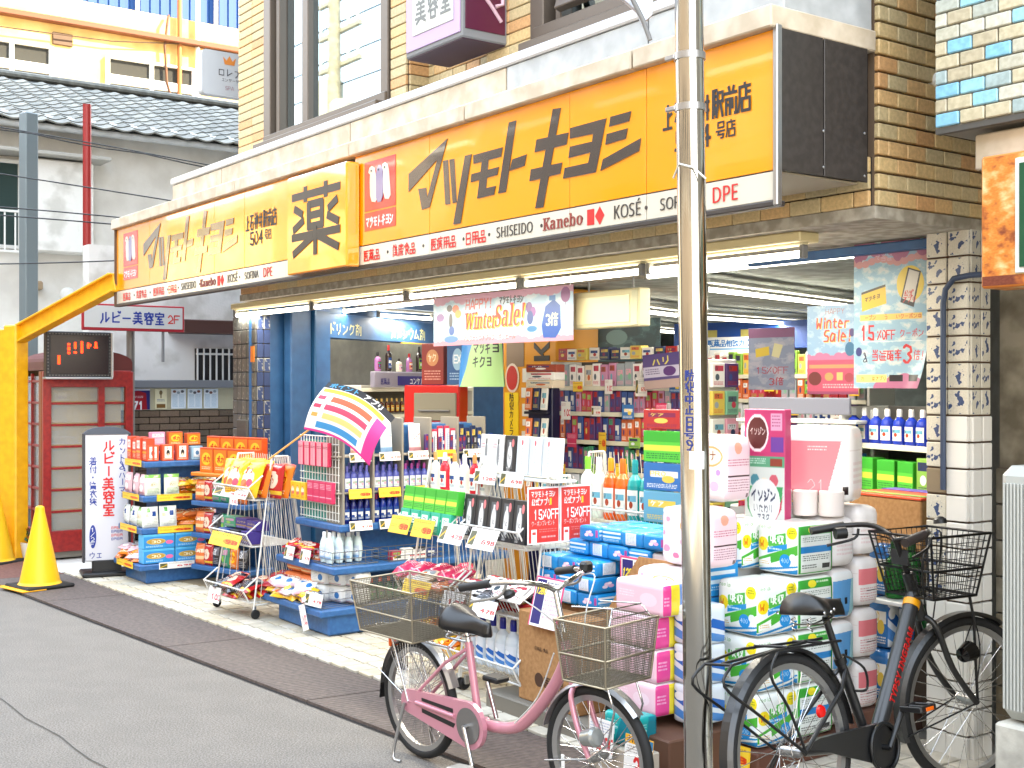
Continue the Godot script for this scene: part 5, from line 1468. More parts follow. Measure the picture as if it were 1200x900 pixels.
func build_posters() -> void:
	var im := pic(780, 170, Color(0.68, 0.80, 0.90))
	sky_wash(im, 3, Color(0.66, 0.78, 0.88), Color(0.72, 0.83, 0.91), Color(0.80, 0.86, 0.92))
	for i in 26:
		disc(im, i * 32, 4 + 6 * sin(i * 1.3), 26, 14 + 8 * absf(sin(i * 0.8)), Color(0.80, 0.58, 0.70))
		disc(im, i * 32, 166 + 4 * sin(i * 1.1), 26, 12 + 6 * absf(sin(i * 0.7)), Color(0.82, 0.58, 0.66))
	words(im, "HAPPY!", 215, 16, 34, Color(0.80, 0.32, 0.30), 0.16, 1.0, 0.1)
	words(im, "マツモトキヨシ", 410, 16, 26, Color(0.12, 0.14, 0.20), 0.18, 0.66, 0.2)
	words(im, "マスクカイロアプリクーポンセール", 200, 140, 18, Color(0.86, 0.34, 0.26), 0.14, 0.95)
	poly(im, [Vector2(650, 60), Vector2(690, 40), Vector2(720, 60), Vector2(725, 130), Vector2(700, 160), Vector2(640, 158), Vector2(632, 120)], Color(0.10, 0.32, 0.66))
	r_(im, 668, 28, 30, 16, Color(0.16, 0.44, 0.72))
	words(im, "3倍", 652, 84, 36, Color(0.92, 0.94, 0.72), 0.14, 0.9)
	disc(im, 745, 28, 22, 24, Color(0.52, 0.22, 0.52))
	line(im, Vector2(745, 52), Vector2(740, 80), 2, Color(0.4, 0.2, 0.4))
	for b in [[570, 60, 16, 18, "6a3a8a"], [590, 74, 14, 16, "8a4a9a"], [575, 92, 16, 22, "24448c"], [584, 128, 26, 10, "3a7ab0"], [110, 40, 18, 12, "2a2a3a"], [150, 44, 22, 14, "d86a3a"], [166, 62, 20, 14, "e8a020"], [118, 84, 12, 26, "34343e"], [124, 118, 18, 16, "2c5aa8"], [120, 148, 46, 12, "5a8ac0"], [48, 70, 26, 14, "7a4a9a"], [50, 94, 26, 10, "d8dce8"]]:
		disc(im, b[0], b[1], b[2], b[3], Color(b[4]))
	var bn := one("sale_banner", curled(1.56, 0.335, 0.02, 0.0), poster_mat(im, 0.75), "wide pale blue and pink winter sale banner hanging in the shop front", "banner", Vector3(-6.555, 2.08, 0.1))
	for o in [[0.006, -0.006, 0.0, Color(0.95, 0.80, 0.30)], [0.0, 0.0, 0.002, Color(0.84, 0.18, 0.10)]]:
		for q in [["Winter", -0.17, -0.015, 0.105], ["Sale!", 0.16, 0.005, 0.135]]:
			var lt := part("lettering", latin(q[0], q[3], 0.002, true, true), mat(o[3], 0.5), bn)
			lt.basis = Basis(Vector3(0.74, 0, 0), Vector3(0.16, 1.05, 0), Vector3.BACK)
			lt.position = Vector3(q[1] + o[0], q[2] + o[1], 0.021 + o[2])
	part("cord", tubes([[Vector3(-0.75, 0.16, 0), Vector3(-0.76, 0.27, 0)], [Vector3(0.75, 0.16, 0), Vector3(0.76, 0.27, 0)]], 0.003, 4), M.white, bn)
	var bx := thing("hanging_box", "shallow beige framed box hanging from the soffit beside the banner", "box", Vector3(-5.55, 1.98, 0.0))
	part("case", cb(Vector3(0.60, 0.22, 0.09), 0.008), mat(Color(0.66, 0.63, 0.50), 0.5), bx, Vector3(0, 0.11, 0))
	part("panel", cb(Vector3(0.48, 0.16, 0.006), 0.002), mat(Color(0.72, 0.69, 0.55), 0.35), bx, Vector3(-0.02, 0.105, 0.047))
	part("side_strip", cb(Vector3(0.05, 0.2, 0.006), 0.002), mat(Color(0.60, 0.60, 0.50), 0.5), bx, Vector3(0.265, 0.108, 0.047))
	part("hanger", tubes([[Vector3(-0.2, 0.22, 0), Vector3(-0.2, 0.34, 0)], [Vector3(0.2, 0.22, 0), Vector3(0.2, 0.34, 0)]], 0.006, 6), M.grey, bx)

	im = pic(384, 640, Color(0.62, 0.76, 0.85))
	sky_wash(im, 8, Color(0.60, 0.75, 0.84), Color(0.70, 0.82, 0.87), Color(0.84, 0.88, 0.88))
	for i in 14:
		disc(im, i * 30, 26 + 14 * sin(i * 1.7), 30, 40 + 12 * sin(i), Color(0.70, 0.42, 0.56))
		disc(im, i * 34, 84 + 10 * sin(i * 1.1), 22, 16, Color(0.86, 0.62, 0.62))
	words(im, "マツキヨアプリクーポン", 20, 16, 28, Color(0.90, 0.80, 0.86), 0.1, 0.98)
	words(im, "登録で当選", 60, 56, 28, Color(0.90, 0.80, 0.86), 0.1)
	disc(im, 300, 190, 66, 78, Color(0.94, 0.82, 0.30))
	poly(im, [Vector2(290, 120), Vector2(352, 140), Vector2(318, 292), Vector2(252, 268)], Color(0.16, 0.16, 0.18))
	poly(im, [Vector2(296, 128), Vector2(344, 144), Vector2(314, 272), Vector2(262, 252)], Color(0.86, 0.84, 0.80))
	words(im, "公式", 270, 218, 26, Color(0.80, 0.20, 0.18), 0.12, 0.8, 0.2)
	words(im, "アプリ", 262, 244, 26, Color(0.80, 0.20, 0.18), 0.14, 0.8, 0.2)
	poly(im, [Vector2(44, 216), Vector2(176, 186), Vector2(182, 270), Vector2(48, 300)], Color(0.92, 0.76, 0.16))
	poly(im, [Vector2(44, 216), Vector2(176, 186), Vector2(177, 196), Vector2(45, 226)], Color(0.25, 0.22, 0.16))
	words(im, "マツキヨ", 62, 240, 22, Color(0.15, 0.13, 0.1), 0.14, 0.9, 0.1, false, 0.2)
	r_(im, 36, 316, 320, 26, Color(0.95, 0.80, 0.42))
	words(im, "オープン記念うれしいクーポン中", 44, 319, 20, Color(0.80, 0.30, 0.24), 0.12, 0.95)
	words(im, "15", 44, 360, 66, Color(0.83, 0.18, 0.20), 0.15, 0.72)
	words(im, "%OFF", 134, 384, 42, Color(0.83, 0.18, 0.20), 0.12, 0.72)
	words(im, "クーポン", 250, 386, 32, Color(0.83, 0.18, 0.20), 0.12, 0.85)
	r_(im, 40, 434, 316, 3, Color(0.9, 0.95, 0.97))
	disc(im, 30, 478, 18, 20, Color(0.22, 0.24, 0.50))
	words(im, "&", 52, 484, 40, Color(0.25, 0.25, 0.35), 0.1)
	words(im, "当選確率", 104, 474, 44, Color(0.83, 0.20, 0.22), 0.12, 0.82)
	words(im, "3", 266, 446, 84, Color(0.83, 0.18, 0.20), 0.13, 0.8)
	words(im, "倍!", 322, 478, 40, Color(0.83, 0.20, 0.22), 0.12, 0.8)
	for i in 7:
		disc(im, 170 + i * 36, 640, 60, 66 - absf(i - 3) * 9, Color(0.76, 0.46, 0.60))
	r_(im, 14, 580, 168, 34, Color(0.96, 0.88, 0.56))
	words(im, "くわしくはアプリで", 24, 588, 18, Color(0.7, 0.5, 0.1), 0.12)
	r_(im, 196, 582, 70, 28, Color(0.12, 0.12, 0.14))
	r_(im, 300, 582, 60, 28, Color(0.12, 0.12, 0.14))
	one("coupon_poster", curled(0.40, 0.69, 0.012, 0.09, 14), poster_mat(im), "tall pale blue coupon poster with red figures beside the tiled column", "poster", Vector3(-3.655, 1.975, -0.1), 0.06)

	im = pic(256, 384, Color(0.62, 0.76, 0.88))
	sky_wash(im, 12, Color(0.60, 0.74, 0.87), Color(0.68, 0.80, 0.90), Color(0.78, 0.86, 0.92))
	words(im, "HAPPY", 96, 14, 24, Color(0.7, 0.4, 0.4), 0.1)
	for o in [[3, 3, Color(0.98, 0.86, 0.45)], [0, 0, Color(0.86, 0.28, 0.20)]]:
		words(im, "Winter", 48 + o[0], 50 + o[1], 48, o[2], 0.13, 0.76, 0.1)
		words(im, "Sale!", 84 + o[0], 104 + o[1], 52, o[2], 0.13, 0.76, 0.1)
	for i in 9:
		disc(im, i * 32, 226 + 8 * sin(i * 2.0), 24, 18, Color(0.80, 0.50, 0.66))
	r_(im, 0, 236, 256, 148, Color(0.85, 0.36, 0.48))
	r_(im, 10, 256, 236, 16, Color(0.93, 0.62, 0.44))
	disc(im, 40, 316, 34, 30, Color(0.48, 0.20, 0.20))
	disc(im, 112, 308, 22, 18, Color(0.80, 0.66, 0.42))
	r_(im, 150, 290, 30, 34, Color(0.92, 0.80, 0.50))
	disc(im, 212, 312, 22, 20, Color(0.72, 0.30, 0.36))
	small_print(im, 80, 340, 160, 22, 2, Color(0.96, 0.80, 0.82))
	r_(im, 0, 372, 256, 12, Color(0.66, 0.30, 0.46))
	disc(im, 216, 190, 24, 30, Color(0.20, 0.46, 0.62))
	disc(im, 226, 120, 12, 18, Color(0.30, 0.24, 0.50))
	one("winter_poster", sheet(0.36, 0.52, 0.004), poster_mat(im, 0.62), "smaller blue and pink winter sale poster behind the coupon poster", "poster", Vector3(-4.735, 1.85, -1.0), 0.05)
	im = pic(192, 288, Color(0.55, 0.58, 0.68))
	sky_wash(im, 15, Color(0.52, 0.56, 0.66), Color(0.60, 0.62, 0.70), Color(0.66, 0.66, 0.72))
	r_(im, 0, 0, 192, 44, Color(0.52, 0.36, 0.50))
	poly(im, [Vector2(30, 96), Vector2(88, 84), Vector2(90, 126), Vector2(32, 136)], Color(0.80, 0.70, 0.24))
	poly(im, [Vector2(110, 70), Vector2(146, 80), Vector2(130, 140), Vector2(98, 130)], Color(0.80, 0.78, 0.62))
	words(im, "15%OFF", 34, 180, 32, Color(0.64, 0.22, 0.30), 0.12, 0.9)
	words(im, "3倍", 88, 232, 34, Color(0.64, 0.22, 0.30), 0.12)
	one("dull_coupon_poster", sheet(0.38, 0.42, 0.004), poster_mat(im), "dull mauve coupon poster hanging deeper in the shop by the counter sign", "poster", Vector3(-5.75, 1.82, -1.6), 0.1)
	im = pic(320, 200, Color(0.88, 0.90, 0.91))
	words(im, "医薬品相談カウンター", 8, 14, 40, Color(0.12, 0.42, 0.72), 0.14, 0.72)
	r_(im, 6, 66, 308, 8, Color(0.30, 0.60, 0.84))
	small_print(im, 10, 112, 130, 50, 3, Color(0.35, 0.4, 0.42))
	small_print(im, 170, 112, 90, 50, 3, Color(0.35, 0.4, 0.42))
	r_(im, 272, 98, 44, 92, Color(0.46, 0.70, 0.86))
	one("counter_sign", sheet(0.75, 0.36, 0.02), poster_mat(im), "white and blue medicine counter sign deep in the shop", "sign", Vector3(-9.20, 1.97, -4.9), 0.3)
	var band := thing("blue_band_sign", "long blue band with yellow squares above the counter sign", "sign", Vector3(-9.2, 2.10, -5.3), 0.3)
	part("board", cb(Vector3(2.6, 0.30, 0.04), 0.005), mat(Color(0.08, 0.26, 0.56), 0.45), band, Vector3(0.2, 0.08, 0))
	for i in 5:
		part("yellow_square", bm(Vector3(0.13, 0.09, 0.006)), mat(Color(0.70, 0.66, 0.36), 0.5), band, Vector3(-0.62 + i * 0.42, 0.10, 0.024))
	var ys := thing("blue_hanging_sign", "small blue hanging sign with pale lettering left of the steel pole", "sign", Vector3(-9.0, 1.96, -3.0), 0.45)
	part("board", cb(Vector3(0.52, 0.17, 0.02), 0.004), mat(Color(0.10, 0.24, 0.62), 0.4), ys, Vector3(0, 0.085, 0))
	part("lettering", writing("よい止め", 0.088, 0.12), mat(Color(0.80, 0.78, 0.60), 0.5), ys, Vector3(0, 0.085, 0.0115))
	var wl := thing("wall_lettering_panel", "blue panel over the medicine shelf lettered in pale yellow", "sign", on_wall(1.75, 2.06, 0.02), WALL_TURN)
	part("board", cb(Vector3(2.5, 0.22, 0.02), 0.004), M.blue_wall, wl, Vector3(0, 0.11, 0))
	var cream := mat(Color(0.72, 0.70, 0.48), 0.5)
	part("lettering", writing("ドリンク剤", 0.10, 0.11), cream, wl, Vector3(-0.57, 0.09, 0.012))
	part("lettering", writing("カルシウム剤", 0.105, 0.11), cream, wl, Vector3(0.58, 0.09, 0.012))
	var yw := thing("yellow_wall_sign", "mustard yellow wall sign with dark latin letters behind the banner", "sign", on_wall(3.0, 1.90, 0.02), WALL_TURN)
	part("board", cb(Vector3(1.6, 0.165, 0.02), 0.004), mat(Color(0.72, 0.52, 0.02), 0.45), yw, Vector3(0, 0.083, 0))
	part("lettering", latin("Matsumoto", 0.115, 0.004, false, true), mat(Color(0.16, 0.16, 0.20), 0.5), yw, Vector3(0.22, 0.085, 0.012))
	var df := thing("blue_door_frame", "blue painted steel frame of the glazed side wall", "door frame", on_wall(0.28, 0.0, 0.02), WALL_TURN)
	part("stile", cb(Vector3(0.30, 2.3, 0.08), 0.01), M.blue_wall, df, Vector3(0.12, 1.15, 0.03))
	part("stile", cb(Vector3(0.28, 2.3, 0.06), 0.01), M.blue_wall, df, Vector3(0.46, 1.15, 0.02))
	part("groove_strip", cb(Vector3(0.03, 2.3, 0.10), 0.006), mat(Color(0.11, 0.30, 0.46), 0.35, 0.2), df, Vector3(0.29, 1.15, 0.05))
	part("dark_glass", bm(Vector3(2.3, 1.0, 0.02)), rough_mat(M.soft, 0.8, 0.35, null, 0.1, Color(0.28, 0.28, 0.26)), df, Vector3(1.66, 1.55, 0.012))

	var yp := thing("yellow_pillar", "yellow pillar with dark vertical lettering and stickers inside the shop", "pillar", Vector3(-7.88, 0, -1.45))
	part("shaft", cb(Vector3(0.72, 2.4, 0.5), 0.01), mat(Color(0.80, 0.54, 0.01), 0.4), yp, Vector3(-0.08, 1.2, 0))
	var lt := part("lettering", latin("MatsumotoKiyo", 0.21, 0.004, false, true), mat(Color(0.13, 0.10, 0.05), 0.5), yp, Vector3(0.10, 1.32, 0.253))
	lt.rotation.z = PI / 2
	part("sticker", cb(Vector3(0.24, 0.22, 0.004), 0.001), mat(Color(0.50, 0.42, 0.33), 0.5), yp, Vector3(-0.26, 1.90, 0.253))
	part("sticker", plate_mesh([oval(0.095, 0.12, 20)], 0.004), mat(Color(0.84, 0.78, 0.70), 0.5), yp, Vector3(-0.30, 1.70, 0.256))
	part("sticker", plate_mesh([oval(0.075, 0.10, 20)], 0.004), mat(Color(0.70, 0.16, 0.10), 0.5), yp, Vector3(-0.30, 1.70, 0.259))
	var yst := part("sticker", cb(Vector3(0.19, 0.60, 0.004), 0.001), mat(Color(0.90, 0.78, 0.05), 0.5), yp, Vector3(-0.31, 1.28, 0.253))
	part("lettering", writing("防犯カメラ作動中", 0.062, 0.12, true), M.ink, yst, Vector3(0, 0.02, 0.003))
	for q in [[-0.13, 1.72, 0.06, 0.11], [-0.13, 1.58, 0.09, 0.08], [-0.12, 1.44, 0.09, 0.10], [-0.12, 1.34, 0.08, 0.05], [-0.12, 1.20, 0.10, 0.14]]:
		part("sticker", cb(Vector3(q[2], q[3], 0.004), 0.001), mat(Color(0.80, 0.80, 0.76), 0.5), yp, Vector3(q[0], q[1], 0.253))
	var sb := S()
	var n := 10
	for side in [1, -1]:
		for i in n:
			for j in n:
				var q := []
				for o in [[0, 0], [1, 0], [1, 1], [0, 1]]:
					var u := float(i + o[0]) / n
					var v := float(j + o[1]) / n
					var e := sqrt(maxf(0, 1 - pow(2 * u - 1, 2))) * 0.05 * (1.2 - v * 0.7) + 0.006 * sin(u * 14.0 + v * 5.0)
					q.append([Vector3((u - 0.5) * (0.52 - 0.10 * v), (v - 0.5) * 0.42, side * e), Vector2(u, 1 - v)])
				for k in ([0, 2, 1, 0, 3, 2] if side == 1 else [0, 1, 2, 0, 2, 3]):
					sb.set_uv(q[k][1])
					sb.add_vertex(q[k][0])
	sb.index()
	sb.generate_normals()
	im = pic(160, 128, Color(0.66, 0.82, 0.56))
	poly(im, [Vector2(0, 0), Vector2(70, 0), Vector2(20, 128), Vector2(0, 128)], Color(0.20, 0.52, 0.80))
	words(im, "マツキヨ", 62, 30, 24, Color(0.10, 0.12, 0.14), 0.13, 0.9)
	words(im, "キクヨ", 66, 60, 24, Color(0.10, 0.12, 0.14), 0.13, 0.9)
	r_(im, 66, 4, 60, 12, Color(0.20, 0.22, 0.24))
	one("carrier_bag", sb.commit(), picture(im, 0.35), "pale green and blue carrier bag hanging under the sale banner", "bag", Vector3(-7.47, 1.84, -0.4), 0.1)
	im = pic(128, 128, Color(0.34, 0.28, 0.52))
	words(im, "ハリ", 34, 10, 30, Color(0.90, 0.86, 0.40), 0.16)
	r_(im, 0, 46, 128, 40, Color(0.78, 0.76, 0.86))
	disc(im, 92, 66, 22, 18, Color(0.36, 0.20, 0.48))
	small_print(im, 8, 54, 50, 24, 3, Color(0.4, 0.36, 0.5))
	r_(im, 0, 96, 128, 32, Color(0.72, 0.62, 0.60))
	var pp := one("purple_poster", sheet(0.30, 0.24, 0.006), poster_mat(im), "tilted purple product poster left of the steel pole above the shelves", "poster", Vector3(-6.24, 1.74, -1.05), 0.25)
	pp.rotation.z = 0.08
	im = pic(192, 192, Color(0.14, 0.26, 0.28))
	sky_wash(im, 21, Color(0.12, 0.24, 0.27), Color(0.17, 0.31, 0.34), Color(0.28, 0.42, 0.44))
	poly(im, [Vector2(0, 120), Vector2(90, 100), Vector2(192, 130), Vector2(192, 150), Vector2(0, 150)], Color(0.30, 0.44, 0.48))
	disc(im, 60, 60, 34, 26, Color(0.42, 0.56, 0.56))
	one("teal_poster", sheet(0.62, 0.44, 0.006), picture(im, 0.3), "dark teal photo poster between the yellow pillar and the blue sign", "poster", Vector3(-7.15, 1.93, -1.55), 0.15)

func shelf_unit(label: String, at: Vector3, turn: float, w: float, h: float, levels: Array, depth: float, back: Color) -> Node3D:
	var t := thing("shelf_unit", label, "shelf", at, turn)
	part("back_panel", cb(Vector3(w, h, 0.02), 0.003), mat(back, 0.7), t, Vector3(0, h / 2, -depth + 0.01))
	for x in [-w / 2 + 0.012, w / 2 - 0.012]:
		part("upright", cb(Vector3(0.024, h, depth), 0.004), M.white_paint, t, Vector3(x, h / 2, -depth / 2))
	for y in levels:
		part("shelf", cb(Vector3(w - 0.05, 0.02, depth - 0.02), 0.003), M.white_paint, t, Vector3(0, y, -depth / 2))
		part("price_rail", cb(Vector3(w - 0.05, 0.032, 0.008), 0.002), mat(Color(0.80, 0.79, 0.72), 0.4), t, Vector3(0, y - 0.002, 0.003))
	return t

const ORD := ["first", "second", "third", "fourth", "fifth", "sixth", "seventh", "eighth", "ninth", "tenth", "eleventh", "twelfth"]
func ordn(i: int) -> String:
	if i < 12:
		return ORD[i]
	return "%d%s" % [i + 1, ["th", "st", "nd", "rd"][(i + 1) % 10] if (i + 1) % 10 < 4 and i > 18 else "th"]

func nth(label: String, i: int, n: int) -> String:
	return label if n < 2 else "%s, %s along its row" % [label, ordn(i)]

func row(at: Vector3, turn: float, w: float, designs: Array, size: Vector3, run: int, label: String, cat: String, group: String, kind := "box", jitter := 0.01) -> void:
	var b := Basis(Vector3.UP, turn)
	var n := int(w / (size.x + 0.006))
	for i in n:
		var d: String = designs[(i / run) % designs.size()] if rng.randf() < 0.8 else designs[rng.randi() % designs.size()]
		var p := at + b * Vector3(-w / 2 + (i + 0.5) * w / n, size.y / 2 * rng.randf_range(0.99, 1.01), -size.z / 2 - rng.randf_range(0, jitter))
		if kind == "bag":
			goods("pouch", bag(size.x, size.y, size.z, d, i % 3), nth(label, i, n), cat, p, turn + rng.randf_range(-0.12, 0.12), group, rng.randf_range(-0.12, -0.02), true)
		else:
			var o := goods(cat.replace(" ", "_") if cat != "pack" else ("cosmetic_pack" if at.z > -2.0 else "small_pack"), pk(size, d), nth(label, i, n), cat, p, turn + rng.randf_range(-0.09, 0.09), group)
			var f := rng.randf_range(0.86, 1.06)
			o.scale = Vector3(1, f, 1)
			o.position.y = at.y + size.y * f / 2

func bottles(at: Vector3, turn: float, w: float, n: int, body: Color, cap: Color, h: float, r: float, label: String, group: String, cellname := "", kind := 0) -> void:
	var b := Basis(Vector3.UP, turn)
	for i in n:
		bottle("bottle", nth(label, i, n), group, body, cap, h, r, at + b * Vector3(-w / 2 + (i + 0.5) * w / n, 0, -r - rng.randf_range(0, 0.008)), turn + rng.randf_range(-0.15, 0.15), 0.7, cellname, kind)

func build_inside() -> void:
	var lv := [0.35, 0.72, 1.05, 1.34, 1.58]
	var u := on_wall(1.9, 0.02, 0.42)
	shelf_unit("white medicine shelf along the blue wall under the drink lettering", u, WALL_TURN, 2.2, 1.62, lv, 0.36, Color(0.50, 0.48, 0.44))
	var B := Basis(Vector3.UP, WALL_TURN)
	bottles(u + Vector3(0, 1.37, 0), WALL_TURN, 2.0, 22, Color(0.30, 0.14, 0.05), Color(0.75, 0.62, 0.28), 0.13, 0.028, "brown tonic bottle on the medicine shelf's second level", "tonic bottles", "g4")
	row(u + Vector3(0, 1.06, 0), WALL_TURN, 2.1, ["g0", "g13", "g10", "orange_bag", "g4", "g5"], Vector3(0.075, 0.15, 0.05), 2, "small medicine carton on the medicine shelf's third level", "carton", "medicine cartons by the wall")
	row(u + Vector3(0, 0.73, 0), WALL_TURN, 2.1, ["g9", "g20", "g2", "g11"], Vector3(0.09, 0.17, 0.05), 2, "medicine carton on the medicine shelf's fourth level", "carton", "lower medicine cartons by the wall")
	var hd := thing("tonic_header", "grey and purple tonic display header over the medicine shelf", "display", u + Vector3(0, 1.60, 0) + B * Vector3(-0.25, 0, 0.02), WALL_TURN)
	part("board", cb(Vector3(1.35, 0.14, 0.05), 0.005), mat(Color(0.50, 0.48, 0.54), 0.4), hd, Vector3(0, 0.07, 0))
	part("purple_face", cb(Vector3(0.92, 0.085, 0.01), 0.002), mat(Color(0.13, 0.08, 0.42), 0.35), hd, Vector3(0.18, 0.06, 0.03))
	part("lettering", writing("ユンケル医薬品", 0.062, 0.13), M.white, hd, Vector3(0.16, 0.06, 0.036))
	part("lettering", writing("医薬品", 0.05, 0.12), mat(Color(0.15, 0.12, 0.4), 0.4), hd, Vector3(-0.50, 0.055, 0.027))
	for i in 6:
		bottle("tonic_bottle", "tonic bottle standing on the purple display header, %s along" % ORD[i], "bottles on the tonic header", [Color(0.55, 0.35, 0.55), Color(0.12, 0.07, 0.06), Color(0.75, 0.72, 0.66)][i % 3], [Color(0.05, 0.05, 0.05), Color(0.6, 0.1, 0.12)][i % 2], [0.17, 0.24, 0.12][i % 3], 0.035, u + Vector3(0, 1.745, 0) + B * Vector3(-0.72 + i * 0.19, 0, -0.05), WALL_TURN, 0.8, "g%d" % (i * 3))
	var rc := thing("red_cabinet", "bright red cabinet with a grey drawer front beside the yellow pillar", "cabinet", Vector3(-8.32, 0, -0.5), 0.5)
	part("body", cb(Vector3(0.50, 1.64, 0.16), 0.01), mat(Color(0.72, 0.06, 0.05), 0.35), rc, Vector3(0, 0.82, -0.08))
	part("drawer_front", cb(Vector3(0.38, 0.22, 0.02), 0.006), mat(Color(0.50, 0.48, 0.42), 0.4), rc, Vector3(0.04, 1.47, 0.005))
	part("handle", tubes([[Vector3(-0.1, 1.44, 0.03), Vector3(0.18, 1.44, 0.03)]], 0.008, 6), M.grey, rc)
	goods("medicine_box", pk(Vector3(0.22, 0.33, 0.12), "medicine_a"), "brown-red medicine box on the red cabinet", "carton", Vector3(-8.42, 1.81, -0.62), 0.35)
	goods("medicine_box", pk(Vector3(0.22, 0.33, 0.12), "medicine_b"), "blue medicine box on the red cabinet", "carton", Vector3(-8.17, 1.81, -0.70), 0.35)

	lv = [0.30, 0.53, 0.76, 0.98, 1.20, 1.41, 1.60]
	var m := Vector3(-6.75, 0.02, -1.15)
	shelf_unit("crowded cosmetics shelf between the yellow pillar and the steel pole", m, 0.12, 1.5, 1.80, lv, 0.34, Color(0.40, 0.38, 0.37))
	var cos_ := [["g22", "g5", "g21", "g10"], ["g4", "g10", "g12", "g5"], ["g19", "g23", "g22", "g2", "g12"], ["g17", "g3", "g8", "g5"], ["g9", "g1", "g13", "g8", "g0", "g3"], ["g8", "g3", "g16", "g1", "g7"], ["g7", "g20", "g14", "g16"]]
	for i in 7:
		row(m + Vector3(0, lv[i] + 0.011, 0), 0.12, 1.44, cos_[i], Vector3([0.075, 0.06, 0.06, 0.045, 0.055, 0.05, 0.07][i], [0.18, 0.19, 0.185, 0.19, 0.185, 0.165, 0.17][i], 0.03), 2, "slim pack on the cosmetics shelf's %s level" % ORD[i], "pack", "packs of the cosmetics shelf, %s level" % ORD[i])
	row(m + Vector3(0, 1.81, 0), 0.12, 1.42, ["g13", "g2", "g4", "g10", "g17"], Vector3(0.10, 0.09, 0.09), 1, "boxed cosmetics lying on top of the cosmetics shelf", "carton", "boxes on top of the cosmetics shelf", "box", 0.04)
	for i in 16:
		goods("end_pack", pk(Vector3(0.135, 0.165, 0.03), ["g13", "g6", "g20", "g19", "g4", "g8", "g2", "g22"][(i * 3) % 8]), "pack pegged on the cosmetics shelf's end, %s row, %s" % [ORD[i / 2], ["near", "far"][i % 2]], "pack", m + Basis(Vector3.UP, 0.12) * Vector3(0.772, 0.36 + 0.19 * (i / 2), -0.09 - 0.155 * (i % 2)), PI / 2 + 0.12, "packs on the cosmetics shelf's end")
	var nb := thing("navy_stand", "narrow navy card stand with razors before the yellow pillar", "stand", Vector3(-7.22, 0.0, -0.75), 0.3)
	part("case", cb(Vector3(0.22, 1.62, 0.10), 0.006), mat(Color(0.035, 0.05, 0.20), 0.4), nb, Vector3(0, 0.81, -0.05))
	for i in 4:
		part("pocket", cb(Vector3(0.21, 0.02, 0.05), 0.003), mat(Color(0.02, 0.03, 0.13), 0.4), nb, Vector3(-0.01, 0.78 + i * 0.22, 0.02))
		for k in 3:
			goods("razor_pack", pk(Vector3(0.055, 0.16, 0.02), ["g9", "g17", "g2"][k]), "razor pack in the navy stand, %s pocket, %s along" % [ORD[i], ORD[k]], "pack", Vector3(-7.22, 0.88 + i * 0.22, -0.75) + Basis(Vector3.UP, 0.3) * Vector3(-0.075 + k * 0.07, 0, 0.035), 0.3, "razors in the navy stand", -0.12)
	for i in 3:
		goods("carton", pk(Vector3(0.24, 0.055, 0.16), ["g14", "g20", "g21"][i]), "flat carton stacked on the navy stand, %s from below" % ORD[i], "carton", Vector3(-7.22, 1.65 + i * 0.058, -0.80), 0.3 + i * 0.1, "cartons on the navy stand")

	lv = [0.4, 0.64, 0.87, 1.09, 1.30, 1.50, 1.69]
	m = Vector3(-6.55, 0.02, -2.5)
	shelf_unit("white shelf of small packs deep in the shop right of the steel pole", m, 0.1, 1.7, 1.85, lv, 0.34, Color(0.55, 0.57, 0.58))
	var spec := [["g10", "g3", "g11"], ["g20", "g6", "g19", "g2"], ["g11", "g19", "g8", "g20"], ["g13", "g1", "g6", "g16"], ["g3", "g20", "g8", "g23"], ["g1", "g13", "g7", "g9"], ["g7", "g20", "g12", "g4"]]
	for i in 7:
		row(m + Vector3(0, lv[i] + 0.011, 0), 0.1, 1.62, spec[i], Vector3(0.065, 0.175, 0.04), 2, "small pack on the white shelf's %s level" % ORD[i], "pack", "packs on the white shelf, %s level" % ORD[i])
	lv = [0.42, 0.80, 1.02, 1.28]
	m = Vector3(-4.36, 0.02, -1.0)
	shelf_unit("black-edged shelf of detergents beside the tiled column", m, -0.25, 0.86, 1.5, lv, 0.36, Color(0.34, 0.33, 0.32))
	row(m + Vector3(0, 1.03, 0.02), -0.25, 0.84, ["g11", "medicine_b", "green_top", "green_top", "g12"], Vector3(0.14, 0.19, 0.09), 1, "blue or green detergent box on the shelf by the column", "carton", "detergent boxes by the column")
	bottles(m + Vector3(0, 1.29, 0), -0.25, 0.8, 8, Color(0.10, 0.20, 0.62), Color(0.85, 0.86, 0.86), 0.20, 0.045, "dark blue bottle with white cap on the shelf by the column", "dark blue bottles by the column", "g2")
	row(m + Vector3(0, 0.81, 0.02), -0.25, 0.84, ["g3", "g11", "g17", "g4", "g22"], Vector3(0.16, 0.14, 0.10), 1, "low carton on the dark shelf level by the column", "carton", "low cartons by the column")
	bottles(m + Vector3(0, 0.44, 0.02), -0.25, 0.8, 8, Color(0.10, 0.40, 0.22), Color(0.85, 0.80, 0.2), 0.24, 0.05, "green bottle low on the shelf by the column", "green bottles by the column", "g12")
	var gp := thing("grey_display_board", "grey board with hanging packs between the coupon poster and the column", "board", Vector3(-3.74, 1.0, -0.72), -0.75)
	part("board", cb(Vector3(0.62, 0.62, 0.02), 0.004), mat(Color(0.40, 0.40, 0.38), 0.7), gp, Vector3(0, 0.31, 0))
	for i in 6:
		goods("pouch", bag(0.12, 0.13, 0.03, ["g21", "orange_bag", "g3", "g5", "g17", "g7"][i], i % 3), "small pouch hanging on the grey board's %s row, %s along" % [["upper", "lower"][i / 3], ORD[i % 3]], "pouch", Vector3(-3.74, 1.50 - (i / 3) * 0.17, -0.72) + Basis(Vector3.UP, -0.75) * Vector3(-0.15 + (i % 3) * 0.15, 0, 0.03), -0.75, "pouches on the grey board", 0.0, true)
